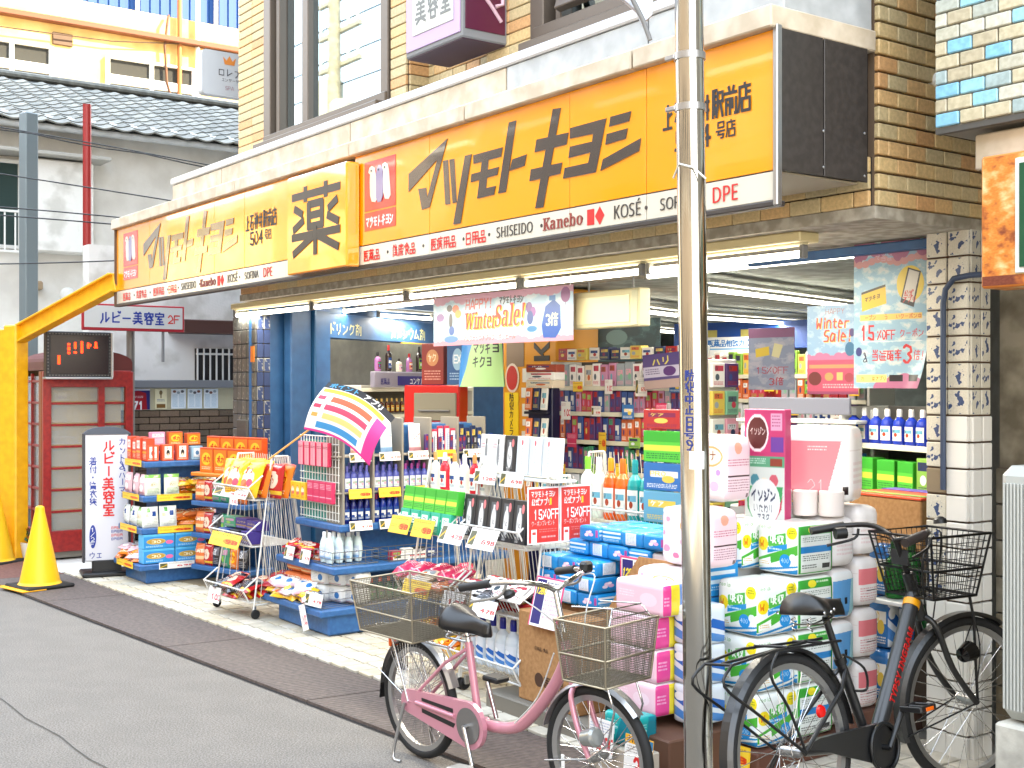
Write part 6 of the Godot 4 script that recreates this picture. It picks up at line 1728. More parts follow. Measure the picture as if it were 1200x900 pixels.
	var hp := thing("peg_display", "white peg display of clear packs behind the red and grey gargle stand", "display", Vector3(-4.95, 0.0, -0.95), 0.15)
	part("header", cb(Vector3(0.70, 0.10, 0.02), 0.03), mat(Color(0.40, 0.41, 0.46), 0.4), hp, Vector3(0, 1.52, 0))
	part("rail", cb(Vector3(0.82, 0.02, 0.3), 0.004), M.white_paint, hp, Vector3(0, 1.43, -0.1))
	part("post", tubes([[Vector3(-0.4, 0, -0.15), Vector3(-0.4, 1.5, -0.15)], [Vector3(0.4, 0, -0.15), Vector3(0.4, 1.5, -0.15)]], 0.012, 6), M.white_paint, hp)
	for k in 2:
		row(Vector3(-4.95, 1.20 - k * 0.24, -0.92), 0.15, 0.78, ["g2", "g20", "g10", "g23"], Vector3(0.10, 0.20, 0.03), 1, "clear white pack hanging on the peg display's %s rail" % ["upper", "lower"][k], "pack", "packs on the peg display")
	goods("carton", pk(Vector3(0.30, 0.16, 0.3), "g11"), "blue carton lying behind the gargle stand", "carton", Vector3(-4.62, 1.28, -0.6), 0.5)
	for i in 4:
		goods("display_panel", pk(Vector3(0.26, [0.10, 0.16, 0.14, 0.16][i], 0.03), ["g13", "green_top", "g11", "g19"][i]), "product panel in the upright strip left of the pole, %s from the top" % ["first", "second", "third", "last"][i], "display", Vector3(-4.66, [1.47, 1.33, 1.175, 1.02][i], 0.4), 0.12, "product panels left of the pole")
	one("strip_post", tubes([[Vector3(0, 0, 0), Vector3(0, 1.55, 0)]], 0.012, 8), M.grey, "thin post carrying the product panels left of the pole", "post", Vector3(-4.66, 0, 0.37))
	var pop := [["price_yellow", "yellow"], ["price_white", "white"], ["pink_solid", "crimson"], ["g12", "green"], ["price_103", "pale"], ["g11", "blue"]]
	for i in 44:
		var back := i % 2
		var x := -7.35 + (i / 2) * 0.062 if back == 0 else -7.3 + (i / 2) * 0.075
		var q: Array = pop[(i * 5 + i / 7) % 6]
		goods("offer_tag", pk(Vector3(0.10, 0.075 + 0.03 * (i % 3), 0.003), q[0]), "%s offer tag clipped to the %s, %s along" % [q[1], "cosmetics shelf" if back == 0 else "white shelf", ordn(i / 2)], "tag", Vector3(x, [0.98, 1.42, 1.20, 1.60, 0.76][(i * 3) % 5] + 0.03, -1.11 - 0.12 * (x + 6.75) if back == 0 else -2.46 - 0.1 * (x + 6.55)), rng.randf_range(-0.2, 0.3), "offer tags on the shelves")


func build_left_things() -> void:
	var g := thing("yellow_gate_frame", "bright yellow steel post with a slanted beam at the shop's end", "gate frame", Vector3(-12.1, 0, 1.70))
	part("post", cb(Vector3(0.16, 2.2, 0.16), 0.012), M.yellow_paint, g, Vector3(0, 1.1, 0), Vector3(0, 0.5, 0))
	part("flange", cb(Vector3(0.20, 2.16, 0.03), 0.006), M.yellow_paint, g, Vector3(-0.06, 1.08, 0.10), Vector3(0, 0.5, 0))
	var a := Vector3(0.0, 2.10, 0.0)
	var b := Vector3(1.34, 2.52, -0.46)
	var d := (b - a).normalized()
	var side := d.cross(Vector3.UP).normalized()
	var bas := Basis(d, side.cross(d), side)
	for q in [[0.0, 0.16, 0.025, 0.0], [0.075, 0.02, 0.11, 0.0], [-0.075, 0.02, 0.11, 0.0]]:
		var p := part("beam", cb(Vector3(a.distance_to(b) + 0.1, q[1], q[2]), 0.005), M.yellow_paint, g)
		p.basis = bas
		p.position = (a + b) / 2 + bas * Vector3(0, q[0], q[3])
	var r := thing("red_booth", "dark red wooden booth with small glass panes behind the yellow cone", "booth", Vector3(-12.0, 0, 1.06))
	part("floor", bm(Vector3(0.8, 0.06, 0.82)), mat(Color(0.5, 0.48, 0.44), 0.8), r, Vector3(-0.42, 0.03, 0))
	part("back_wall", cb(Vector3(0.04, 1.78, 0.8), 0.006), mat(Color(0.50, 0.42, 0.30), 0.7), r, Vector3(-0.8, 0.9, 0))
	part("curtain", bm(Vector3(0.02, 1.5, 0.7)), mat(Color(0.72, 0.62, 0.45), 0.9), r, Vector3(-0.12, 0.95, 0))
	part("base_board", cb(Vector3(0.05, 0.20, 0.80), 0.006), M.red_paint, r, Vector3(0, 0.16, 0))
	part("head_board", cb(Vector3(0.06, 0.16, 0.82), 0.006), M.red_paint, r, Vector3(0, 1.70, 0))
	for z in [-0.39, -0.12, 0.39]:
		part("stile", cb(Vector3(0.055, 1.74, 0.075 if z != -0.12 else 0.06), 0.006), M.red_paint, r, Vector3(0.002, 0.9, z))
	for i in 6:
		part("muntin", cb(Vector3(0.03, 0.022, 0.76), 0.004), M.red_paint, r, Vector3(0, 0.44 + i * 0.205, 0))
	for i in 7:
		part("pane", bm(Vector3(0.006, 0.18, 0.44)), M.window, r, Vector3(-0.005, 0.345 + i * 0.205, 0.13))
		part("pane", bm(Vector3(0.006, 0.18, 0.18)), M.window, r, Vector3(-0.005, 0.345 + i * 0.205, -0.25))
	part("side_stile", cb(Vector3(0.09, 1.74, 0.05), 0.006), mat(Color(0.55, 0.30, 0.12), 0.5), r, Vector3(-0.10, 0.9, 0.40))
	part("side_stile", cb(Vector3(0.07, 1.74, 0.05), 0.006), M.red_paint, r, Vector3(-0.76, 0.9, 0.40))
	for i in 8:
		part("side_muntin", cb(Vector3(0.62, 0.022, 0.03), 0.004), M.red_paint, r, Vector3(-0.43, 0.24 + i * 0.205, 0.40))
	part("side_muntin", cb(Vector3(0.022, 1.6, 0.03), 0.004), M.red_paint, r, Vector3(-0.42, 0.95, 0.405))
	part("side_pane", bm(Vector3(0.6, 1.55, 0.006)), M.window, r, Vector3(-0.43, 0.95, 0.395))
	var top := []
	for i in 13:
		var t := PI * i / 12.0
		top.append(Vector2(-0.42 * cos(t), 0.12 * sin(t) + 0.08))
	top.append(Vector2(0.42, 0.0))
	top.insert(0, Vector2(-0.42, 0.0))
	var st := S()
	plate(st, top, 0.0, 0.8)
	part("arched_top", st.commit(), mat(Color(0.36, 0.12, 0.09), 0.5), r, Vector3(0.02, 1.78, 0), Vector3(0, PI / 2, 0))
	var l := thing("led_board", "black message board with glowing red characters on the red booth", "message board", Vector3(-11.80, 1.71, 1.22), PI / 2)
	part("case", cb(Vector3(0.60, 0.43, 0.10), 0.008), mat(Color(0.10, 0.09, 0.09), 0.45), l, Vector3(0, 0.215, 0))
	part("rim", cb(Vector3(0.62, 0.02, 0.12), 0.005), M.alu, l, Vector3(0, -0.005, 0.0))
	part("rim", cb(Vector3(0.02, 0.43, 0.12), 0.005), M.alu, l, Vector3(0.305, 0.215, 0.0))
	part("screen", bm(Vector3(0.53, 0.36, 0.006)), mat(Color(0.12, 0.05, 0.05), 0.25), l, Vector3(0, 0.215, 0.052))
	var led := S()
	for q in [[-0.10, 0.31, 0.022, 0.018], [-0.10, 0.27, 0.022, 0.03], [-0.10, 0.23, 0.022, 0.018], [-0.04, 0.30, 0.018, 0.06], [-0.04, 0.235, 0.024, 0.018], [0.02, 0.285, 0.018, 0.11], [0.08, 0.30, 0.018, 0.05], [0.10, 0.305, 0.01, 0.02], [0.15, 0.31, 0.018, 0.05], [0.15, 0.285, 0.034, 0.012], [-0.19, 0.165, 0.022, 0.08]]:
		box(led, Vector3(q[0], q[1], 0.057), Vector3(q[2], q[3], 0.004))
	part("diodes", led.commit(), glow(Color(1.0, 0.16, 0.03), 1.4), l)
	var dots := S()
	for i in 20:
		for y in [0.022, 0.408]:
			box(dots, Vector3(-0.27 + i * 0.0284, y, 0.052), Vector3(0.012, 0.010, 0.004))
	for i in 12:
		for x in [-0.285, 0.285]:
			box(dots, Vector3(x, 0.05 + i * 0.03, 0.052), Vector3(0.010, 0.012, 0.004))
	part("border_dots", dots.commit(), mat(Color(0.42, 0.40, 0.38), 0.5), l)
	var s := thing("salon_board_sign", "white board with blue salon lettering and a red border", "sign", Vector3(-12.05, 2.17, 0.60), PI / 2)
	part("border", cb(Vector3(1.02, 0.26, 0.03), 0.006), mat(Color(0.62, 0.10, 0.14), 0.5), s, Vector3(0, 0.13, 0))
	part("board", cb(Vector3(0.98, 0.215, 0.01), 0.003), mat(Color(0.78, 0.78, 0.76), 0.5), s, Vector3(0, 0.135, 0.012))
	part("lettering", writing("ルビー美容室", 0.115, 0.13, false, 0.86), M.blue_ink, s, Vector3(-0.02, 0.13, 0.018))
	part("lettering", writing("2F", 0.085, 0.13), M.red_ink, s, Vector3(0.40, 0.13, 0.018))
	part("bracket", tubes([[Vector3(0.3, 0.0, -0.02), Vector3(0.3, -0.3, -0.02)]], 0.015, 6), M.grey, s)
	var cone := thing("traffic_cone", "yellow traffic cone standing on the gutter slab's end", "cone", Vector3(-10.30, 0.014, 1.97))
	part("body", lathe_mesh([Vector2(0.17, 0.03), Vector2(0.155, 0.05), Vector2(0.04, 0.60), Vector2(0.034, 0.645), Vector2(0.02, 0.655), Vector2(0, 0.655)], 24), mat(Color(0.92, 0.70, 0.02), 0.45), cone)
	part("base", cb(Vector3(0.40, 0.03, 0.40), 0.012), M.rubber, cone, Vector3(0, 0.016, 0), Vector3(0, 0.2, 0))
	part("weight_ring", cb(Vector3(0.42, 0.014, 0.2), 0.006), mat(Color(0.90, 0.64, 0.02), 0.5), cone, Vector3(0.02, 0.008, 0.14), Vector3(0, 0.2, 0))
	copy(cone, Vector3(-12.0, 0.0, 1.90), 0.4, "yellow traffic cone cut by the picture's left edge beside the gate post")
	var p := thing("flower_pot", "small white pot with red flowers at the foot of the gate post", "plant", Vector3(-12.02, 0.0, 1.58))
	part("pot", lathe_mesh([Vector2(0, 0), Vector2(0.075, 0), Vector2(0.10, 0.15), Vector2(0.105, 0.17), Vector2(0.09, 0.17), Vector2(0.08, 0.14), Vector2(0, 0.14)], 16), M.white_paint, p)
	var lf := S()
	var fl := S()
	for i in 60:
		var t := rng.randf() * TAU
		var rr := rng.randf_range(0.0, 0.10)
		var c := Vector3(rr * cos(t), rng.randf_range(0.16, 0.30), rr * sin(t))
		var ax := Vector3(rng.randf_range(-1, 1), rng.randf_range(0.2, 1), rng.randf_range(-1, 1)).normalized() * 0.03
		var bx := ax.cross(Vector3(rng.randf_range(-1, 1), 1, rng.randf_range(-1, 1))).normalized() * 0.014
		quad(lf if i % 3 else fl, c - ax, c + bx, c + ax, c - bx)
	part("leaves", lf.commit(), mat(Color(0.12, 0.24, 0.07), 0.6), p)
	part("flowers", fl.commit(), mat(Color(0.70, 0.08, 0.07), 0.6), p)
	var z := thing("standing_sign", "white standing sign with red and blue salon lettering before the blue shelf", "sign", Vector3(-10.62, 0.02, 1.33), 1.36)
	part("panel", cb(Vector3(0.36, 1.08, 0.06), 0.008), mat(Color(0.80, 0.80, 0.82), 0.4), z, Vector3(0, 0.66, 0))
	part("side_rail", cb(Vector3(0.02, 1.10, 0.075), 0.005), mat(Color(0.20, 0.20, 0.22), 0.5), z, Vector3(-0.188, 0.66, 0))
	part("side_rail", cb(Vector3(0.02, 1.10, 0.075), 0.005), mat(Color(0.20, 0.20, 0.22), 0.5), z, Vector3(0.188, 0.66, 0))
	var cap := []
	for i in 11:
		var t := PI * i / 10.0
		cap.append(Vector2(0.19 * cos(t), 0.065 * sin(t)))
	st = S()
	plate(st, cap, 0.037, 0.075)
	part("cap", st.commit(), mat(Color(0.24, 0.27, 0.32), 0.45), z, Vector3(0, 1.20, 0))
	part("stem", cb(Vector3(0.24, 0.10, 0.07), 0.008), M.black, z, Vector3(0, 0.075, 0))
	part("foot", cb(Vector3(0.42, 0.035, 0.34), 0.01), M.black, z, Vector3(0, 0.018, 0))
	var red := mat(Color(0.80, 0.07, 0.08), 0.5)
	part("lettering", writing("ルビー美容室", 0.098, 0.14, true), red, z, Vector3(0.01, 0.83, 0.0315))
	part("lettering", writing("カット&パーマ", 0.062, 0.11, true), M.blue_ink, z, Vector3(0.125, 0.93, 0.0315))
	part("lettering", writing("着付・貸衣装", 0.062, 0.11, true), M.blue_ink, z, Vector3(-0.115, 0.80, 0.0315))
	part("badge", plate_mesh([oval(0.028, 0.10, 20)], 0.003), M.blue_ink, z, Vector3(-0.115, 0.33, 0.033))
	part("lettering", writing("1/2F", 0.036, 0.12, true), M.white, z, Vector3(-0.115, 0.33, 0.0335))
	part("lettering", writing("ウエ", 0.05, 0.12), M.blue_ink, z, Vector3(-0.09, 0.17, 0.0315))
	for i in 4:
		part("table_row", writing("日円日円", 0.022, 0.14), M.blue_ink if i % 2 else red, z, Vector3(0.08, 0.40 - i * 0.032, 0.0315))

func wire_rack(label: String, at: Vector3, turn: float, w: float, d: float, tiers: Array, h: float) -> Node3D:
	var t := thing("wire_rack", label, "rack", at, turn)
	var x := w / 2
	for s in [-1, 1]:
		part("end_frame", tubes([[Vector3(s * x, 0.07, 0.02), Vector3(s * (x - 0.05), h, -d * 0.35)], [Vector3(s * x, 0.07, -d), Vector3(s * (x - 0.05), h, -d * 0.65)], [Vector3(s * (x - 0.05), h, -d * 0.35), Vector3(s * (x - 0.05), h, -d * 0.65)], [Vector3(s * x, 0.10, 0), Vector3(s * x, 0.10, -d)]], 0.007, 6), M.wire, t)
		var sw := []
		for i in 7:
			var f := (i + 0.5) / 7.0
			sw.append([Vector3(s * x, 0.10, -d * f), Vector3(s * (x - 0.05), h, -d * (0.35 + 0.3 * f))])
		part("end_wires", tubes(sw, 0.0026, 4), M.wire, t)
	var bw := []
	var n := int(w / 0.035)
	for i in n + 1:
		var px := -x + w * i / n
		bw.append([Vector3(px, 0.10, -d), Vector3(px * 0.93, h, -d * 0.65)])
	part("back_wires", tubes(bw, 0.0026, 4), M.wire, t)
	for y in tiers:
		var f: float = y / h
		var zx := x - 0.05 * f + 0.004
		var zf: float = 0.06 - d * 0.22 * f
		var zb: float = -d * (1.0 - 0.33 * f)
		var loops := [[Vector3(-zx, y, zf), Vector3(zx, y, zf), Vector3(zx, y, zb), Vector3(-zx, y, zb), Vector3(-zx, y, zf)], [Vector3(-zx, y + 0.09, zf + 0.05), Vector3(zx, y + 0.09, zf + 0.05)], [Vector3(-zx, y + 0.17, zf - 0.06), Vector3(-zx, y + 0.09, zf + 0.05), Vector3(-zx, y, zf)], [Vector3(zx, y + 0.17, zf - 0.06), Vector3(zx, y + 0.09, zf + 0.05), Vector3(zx, y, zf)]]
		part("tier_frame", tubes(loops, 0.006, 6), M.wire, t)
		var fw := []
		var k := int(w / 0.03)
		for i in k + 1:
			var px := -zx + 2 * zx * i / k
			fw.append([Vector3(px, y, zb), Vector3(px, y, zf), Vector3(px, y + 0.09, zf + 0.05)])
		part("tier_wires", tubes(fw, 0.0022, 4), M.wire, t)
	for s in [-1, 1]:
		for z in [0.0, -d + 0.02]:
			part("caster", lathe_mesh([Vector2(0, -0.012), Vector2(0.028, -0.012), Vector2(0.032, -0.006), Vector2(0.032, 0.006), Vector2(0.028, 0.012), Vector2(0, 0.012)], 14), M.rubber, t, Vector3(s * x * 0.97, 0.034, z), Vector3(0, 0, PI / 2))
			part("caster_fork", cb(Vector3(0.018, 0.05, 0.03), 0.004), M.alu, t, Vector3(s * x * 0.97 - s * 0.02, 0.06, z))
	return t

func pile(at: Vector3, w: float, d: float, n: int, designs: Array, size: Vector3, label: String, group: String, lay := false, turn := 0.0) -> void:
	for i in n:
		var p := at + Basis(Vector3.UP, turn) * Vector3(-w / 2 + w * (i + 0.5) / n, 0, rng.randf_range(-d / 2, d / 2))
		var g := goods("pouch", bag(size.x, size.y, size.z, designs[i % designs.size()], i % 3), "%s, %s along the heap" % [label, ordn(i)], "pouch", p, turn + rng.randf_range(-0.4, 0.4), group, 0.0, true)
		if lay:
			g.position.y += size.z * 0.5 + (i * 7 % 4) * size.z * 0.45
			g.rotation = Vector3(-PI / 2 + rng.randf_range(0.1, 0.5), turn + rng.randf_range(-0.6, 0.6), rng.randf_range(-0.2, 0.2))
		else:
			g.position.y += size.y / 2
			g.rotation.x = rng.randf_range(-0.4, -0.1)

func build_fixtures() -> void:
	var g := thing("blue_gondola", "blue steel shelf stand with orange hand-warmer packs beside the standing sign", "shelf stand", Vector3(-10.15, 0, 0.93))
	part("plinth", cb(Vector3(0.50, 0.14, 0.62), 0.01), M.blue_shelf, g, Vector3(0, 0.09, 0))
	part("kick_strip", bm(Vector3(0.44, 0.03, 0.56)), M.black, g, Vector3(0, 0.015, 0))
	part("spine", cb(Vector3(0.30, 0.95, 0.40), 0.01), M.blue_shelf, g, Vector3(-0.08, 0.6, -0.06))
	var ly := [0.14, 0.43, 0.69, 0.97]
	var lw := [0.64, 0.58, 0.54, 0.50]
	for i in 4:
		part("shelf", cb(Vector3(lw[i], 0.05, lw[i] + 0.14), 0.008), M.blue_shelf, g, Vector3(0, ly[i] + 0.02, 0))
	var c := Vector3(-10.15, 0, 0.93)
	for i in 4:
		var y: float = ly[i] + 0.048
		var hx: float = lw[i] / 2
		var hz: float = lw[i] / 2 + 0.07
		var grp := "hand-warmer packs, level %d of the blue stand" % (i + 1)
		var pos := ["lowest", "second", "third", "top"][i] as String
		match i:
			3:
				row(c + Vector3(0, y, hz - 0.01), 0.0, lw[i] - 0.02, ["orange_box"], Vector3(0.11, 0.19, 0.07), 3, "red-orange carton facing the road on the stand's top level", "carton", grp)
				row(c + Vector3(hx - 0.01, y, 0.06), PI / 2, 0.50, ["figure_carton", "figure_carton", "figure_carton", "blue_carton"], Vector3(0.10, 0.13, 0.06), 1, "small figure-printed carton on the stand's top level", "carton", grp + " b")
				row(c + Vector3(hx - 0.10, y + 0.12, 0.02), PI / 2, 0.46, ["pink_box", "orange_bag", "yellow_bag", "orange_bag"], Vector3(0.12, 0.11, 0.06), 1, "pack lying behind the figure cartons on the top level", "pack", grp + " c")
			2:
				row(c + Vector3(0, y, hz - 0.01), 0.0, lw[i] - 0.02, ["pink_pouch"], Vector3(0.13, 0.17, 0.05), 3, "pink pouch facing the road on the stand's third level", "pouch", grp, "bag")
				row(c + Vector3(hx - 0.01, y, 0.17), PI / 2, 0.32, ["green_pouch"], Vector3(0.13, 0.17, 0.05), 3, "white and green pouch on the stand's third level", "pouch", grp + " b", "bag")
				pile(c + Vector3(hx - 0.12, y, -0.15), 0.34, 0.14, 22, ["orange_bag", "yellow_bag"], Vector3(0.15, 0.13, 0.05), "orange pouch in the heap on the stand's third level", grp + " c", true, PI / 2)
			1:
				row(c + Vector3(0, y, hz - 0.01), 0.0, lw[i] - 0.02, ["net_bag", "green_pouch"], Vector3(0.14, 0.16, 0.06), 2, "white net bag facing the road on the stand's second level", "bag", grp, "bag")
				row(c + Vector3(hx - 0.01, y, 0.2), PI / 2, 0.30, ["net_bag"], Vector3(0.14, 0.17, 0.06), 3, "white net bag on the stand's second level, street side", "bag", grp + " b", "bag")
				pile(c + Vector3(hx - 0.12, y, -0.15), 0.34, 0.14, 20, ["orange_bag", "soft_orange"], Vector3(0.16, 0.13, 0.05), "orange pouch in the heap on the stand's second level", grp + " c", true, PI / 2)
			0:
				pile(c + Vector3(-0.04, y, hz - 0.10), 0.42, 0.1, 9, ["orange_bag", "pink_pouch"], Vector3(0.15, 0.13, 0.05), "pouch in the heap on the stand's lowest level", grp, true)
				for k in 4:
					goods("blue_carton", pk(Vector3(0.26, 0.115, 0.12), "blue_box"), "bright blue carton with gold oval, %s" % ["lower near one", "lower far one", "upper near one", "upper far one"][k], "carton", c + Vector3(hx - 0.08, y + 0.06 + 0.118 * (k / 2), 0.22 - 0.27 * (k % 2)), PI / 2, "blue cartons on the lowest level")
				for k in 5:
					goods("pouch", bag(0.19, 0.14, 0.06, "soft_orange", k % 3), "orange pouch stacked at the far end of the lowest level, %s from below" % ORD[k], "pouch", c + Vector3(hx - 0.10, y + 0.035 + k * 0.05, -0.30), PI / 2, "orange pouches at the far end", -1.4, true)
		price_card(c + Vector3(-0.02, y - 0.02, lw[i] / 2 + 0.076), 0.0, "price_yellow", 0.40, 0.055, "yellow price strip on the road side of the blue stand, %s level" % pos)
		if i < 3:
			price_card(c + Vector3(lw[i] / 2 + 0.006, y - 0.02, 0.08), PI / 2, "price_yellow" if i > 0 else "price_white", 0.30, 0.055, "price strip on the long side of the blue stand, %s level" % pos)
	for k in 8:
		goods("orange_refill", pk(Vector3(0.17, 0.20, 0.06), "orange_bag"), "upright orange refill pack on the card tray, %s along, %s row" % [ORD[k % 4], ["front", "rear"][k / 4]], "pack", Vector3(-9.66 + 0.175 * (k % 4) - 0.05 * (k / 4), 1.03 + 0.09 * (k / 4), 0.80 - 0.045 * (k % 4) - 0.08 * (k / 4)), 0.25, "orange refill packs")
	var tray := thing("card_tray_stand", "low stand carrying orange refill packs between blue stand and shop wall", "stand", Vector3(-9.42, 0, 0.70), 0.25)
	for y in [0.16, 0.42, 0.68]:
		part("shelf", cb(Vector3(0.70, 0.04, 0.30), 0.006), M.blue_shelf, tray, Vector3(0, y, 0))
		row(Vector3(-9.42, y + 0.022, 0.70) + Basis(Vector3.UP, 0.25) * Vector3(0, 0, 0.14), 0.25, 0.66, ["soft_orange", "red_bag", "dark_pack", "g5", "orange_bag"], Vector3(0.10, 0.17, 0.06), 1, "mixed pouch on the card tray stand's %s shelf" % ("lowest" if y < 0.2 else ("middle" if y < 0.5 else "upper")), "pouch", "pouches under the card tray %d" % int(y * 10), "bag")
	part("spine", cb(Vector3(0.66, 0.9, 0.04), 0.006), M.blue_shelf, tray, Vector3(0, 0.45, -0.10))
	part("tray", cb(Vector3(0.74, 0.03, 0.28), 0.006), mat(Color(0.80, 0.45, 0.08), 0.5), tray, Vector3(0, 0.915, 0))
	part("timber_base", bm(Vector3(0.9, 0.02, 0.34)), mat(Color(0.5, 0.44, 0.34), 0.8), tray, Vector3(-0.2, 0.012, 0))

	var R1 := Vector3(-8.27, 0.02, 1.17)
	wire_rack("white wire rack with yellow bags between the two blue stands", R1, 0.05, 0.62, 0.42, [0.12, 0.50, 0.82], 1.12)
	pile(R1 + Vector3(-0.05, 0.83, -0.10), 0.42, 0.2, 18, ["yellow_bag"], Vector3(0.24, 0.26, 0.07), "yellow sweets bag on the top tier of the wire rack", "yellow sweets bags")
	pile(R1 + Vector3(0.22, 0.83, -0.18), 0.20, 0.2, 10, ["red_bag", "orange_bag"], Vector3(0.18, 0.24, 0.06), "red and orange bag at the wire rack's top end", "red bags on the wire rack")
	row(R1 + Vector3(0.0, 0.51, 0.02), 0.05, 0.54, ["purple_box", "dark_pack", "g17", "g3"], Vector3(0.14, 0.09, 0.10), 1, "dark carton on the wire rack's middle tier", "carton", "dark cartons on the wire rack")
	row(R1 + Vector3(0.0, 0.60, -0.03), 0.05, 0.52, ["g5", "purple_box", "dark_pack"], Vector3(0.16, 0.07, 0.10), 1, "second layer carton on the wire rack's middle tier", "carton", "upper dark cartons on the wire rack")
	pile(R1 + Vector3(0.04, 0.14, -0.06), 0.42, 0.2, 20, ["red_bag", "red_bag", "dark_pack"], Vector3(0.17, 0.15, 0.05), "red treat pouch heaped on the wire rack's bottom tier", "red pouches on the wire rack", true)
	price_card(R1 + Vector3(-0.02, 0.86, 0.03), 0.05, "price_white", 0.52, 0.075, "long white price strip on the wire rack's top tier", -0.5)
	price_card(R1 + Vector3(0.08, 0.81, 0.05), 0.05, "price_103", 0.12, 0.06, "small white price card hanging under the long strip")
	price_card(R1 + Vector3(0.02, 0.53, 0.09), 0.05, "price_yellow", 0.46, 0.10, "yellow price strip on the wire rack's middle tier", -0.4)
	price_card(R1 + Vector3(-0.10, 0.13, 0.12), 0.05, "price_103", 0.18, 0.11, "white price card reading 103 low on the wire rack", -0.2)

	var b := thing("blue_display", "large blue display stand of toothpaste bottles with a wire end panel", "shelf stand", Vector3(-7.5, 0, 0.3))
	part("plinth", cb(Vector3(0.74, 0.15, 1.46), 0.012), M.blue_shelf, b, Vector3(0, 0.10, 0))
	part("kick_strip", bm(Vector3(0.66, 0.03, 1.36)), M.black, b, Vector3(0, 0.013, 0))
	part("spine", cb(Vector3(0.36, 1.30, 1.10), 0.01), M.blue_shelf, b, Vector3(-0.04, 0.72, -0.12))
	part("shelf", cb(Vector3(0.96, 0.05, 1.60), 0.01), M.blue_shelf, b, Vector3(-0.08, 0.175, 0.0))
	part("shelf", cb(Vector3(0.86, 0.05, 1.42), 0.01), M.blue_shelf, b, Vector3(-0.03, 0.44, 0.0))
	part("shelf", cb(Vector3(0.66, 0.05, 1.30), 0.01), M.blue_shelf, b, Vector3(-0.03, 0.70, -0.04))
	for i in 6:
		part("divider", cb(Vector3(0.22, 0.72, 0.016), 0.003), mat(Color(0.52, 0.50, 0.46), 0.5), b, Vector3(0.18, 1.06, 0.575 - i * 0.225))
	for y in [0.93, 1.17]:
		part("tray", cb(Vector3(0.20, 0.012, 1.24), 0.003), mat(Color(0.56, 0.54, 0.50), 0.4), b, Vector3(0.18, y, 0.0))
	var mesh := []
	for i in 14:
		mesh.append([Vector3(-0.28 + i * 0.042, 0.74, 0.60), Vector3(-0.28 + i * 0.042, 1.30, 0.60)])
	for i in 12:
		mesh.append([Vector3(-0.29, 0.75 + i * 0.05, 0.603), Vector3(0.28, 0.75 + i * 0.05, 0.603)])
	part("mesh_panel", tubes(mesh, 0.0035, 4), M.wire, b)
	part("back_card", bm(Vector3(0.5, 0.54, 0.008)), mat(Color(0.16, 0.52, 0.48), 0.5), b, Vector3(-0.02, 1.0, 0.575))
	var B0 := Vector3(-7.5, 0, 0.3)
	for i in 5:
		goods("hanging_pack", pk(Vector3(0.075, 0.16, 0.03), "pink_stripes"), "pink striped pack hanging on the wire end panel, %s along" % ORD[i], "pack", B0 + Vector3(-0.20 + i * 0.09, 1.18, 0.63), 0.0, "pink striped packs")
	for i in 4:
		goods("hanging_pack", pk(Vector3(0.085, 0.14, 0.03), "pink_solid"), "plain crimson pack hanging low on the wire end panel, %s along" % ORD[i], "pack", B0 + Vector3(-0.06 + i * 0.09, 0.93, 0.63), 0.0, "crimson packs")
	for i in 3:
		goods("hanging_pack", pk(Vector3(0.07, 0.12, 0.03), "yellow_bag"), "small yellow pack hanging beside the crimson packs, %s along" % ORD[i], "pack", B0 + Vector3(-0.30 + i * 0.075, 0.92, 0.64), 0.0, "small yellow packs on the end panel")
	for i in 5:
		var z := 0.46 - i * 0.225
		var nm := ["first", "second", "third", "fourth", "fifth"][i] as String
		for dz in [0.0, 0.06]:
			bottles(B0 + Vector3(0.285 - dz, 0.728, z), PI / 2, 0.20, 4, Color(0.04, 0.08, 0.36) if i % 2 == 0 else Color(0.05, 0.16, 0.52), Color(0.05, 0.10, 0.42) if i != 1 else Color(0.55, 0.10, 0.35), 0.185 + dz * 0.3, 0.026, ("navy bottle on the lowest display row, %s bay" if dz == 0.0 else "navy bottle behind the lowest row, %s bay") % nm, "navy bottles of the blue display", "g3", 1)
			bottles(B0 + Vector3(0.285 - dz, 0.938, z), PI / 2, 0.20, 4, Color(0.30, 0.33, 0.62), Color(0.36, 0.36, 0.66) if i != 2 else Color(0.55, 0.2, 0.5), 0.17 + dz * 0.3, 0.026, ("violet bottle on the middle display row, %s bay" if dz == 0.0 else "violet bottle behind the middle row, %s bay") % nm, "violet bottles of the blue display", "g23")
		if i < 3:
			row(B0 + Vector3(0.28, 1.18, z), PI / 2, 0.20, [["refill_white", "refill_blue", "refill_pink"][i]], Vector3(0.095, 0.20, 0.05), 2, "refill pouch on the top display row, %s bay from the road" % nm, "pouch", "refill pouches of the blue display", "bag")
		else:
			row(B0 + Vector3(0.28, 1.18, z), PI / 2, 0.20, [["brush_pack", "g17"][i - 3]], Vector3(0.04, 0.18, 0.02), 2, "toothbrush pack on the top display row, %s bay from the road" % nm, "pack", "toothbrush packs of the blue display")
		price_card(B0 + Vector3(0.305, 1.165, z), PI / 2, "price_white" if i != 3 else "price_yellow", 0.16, 0.06, "price card under the top display row, %s bay" % nm, -0.2)
		price_card(B0 + Vector3(0.305, 0.925, z), PI / 2, "price_yellow" if i < 3 else "price_white", 0.17, 0.065, "price card under the middle display row, %s bay" % nm, -0.2)
		price_card(B0 + Vector3(0.315, 0.715, z), PI / 2, "price_white", 0.17, 0.065, "price card under the lowest display row, %s bay" % nm, -0.2)
	for i in 3:
		row(B0 + Vector3(0.28, 1.18, -0.15 - i * 0.2), PI / 2, 0.18, ["g8", "g3", "dark_pack"], Vector3(0.03, 0.12, 0.02), 1, "slim tube before the brush packs, %s bunch" % ORD[i], "tube", "slim tubes on the blue display")
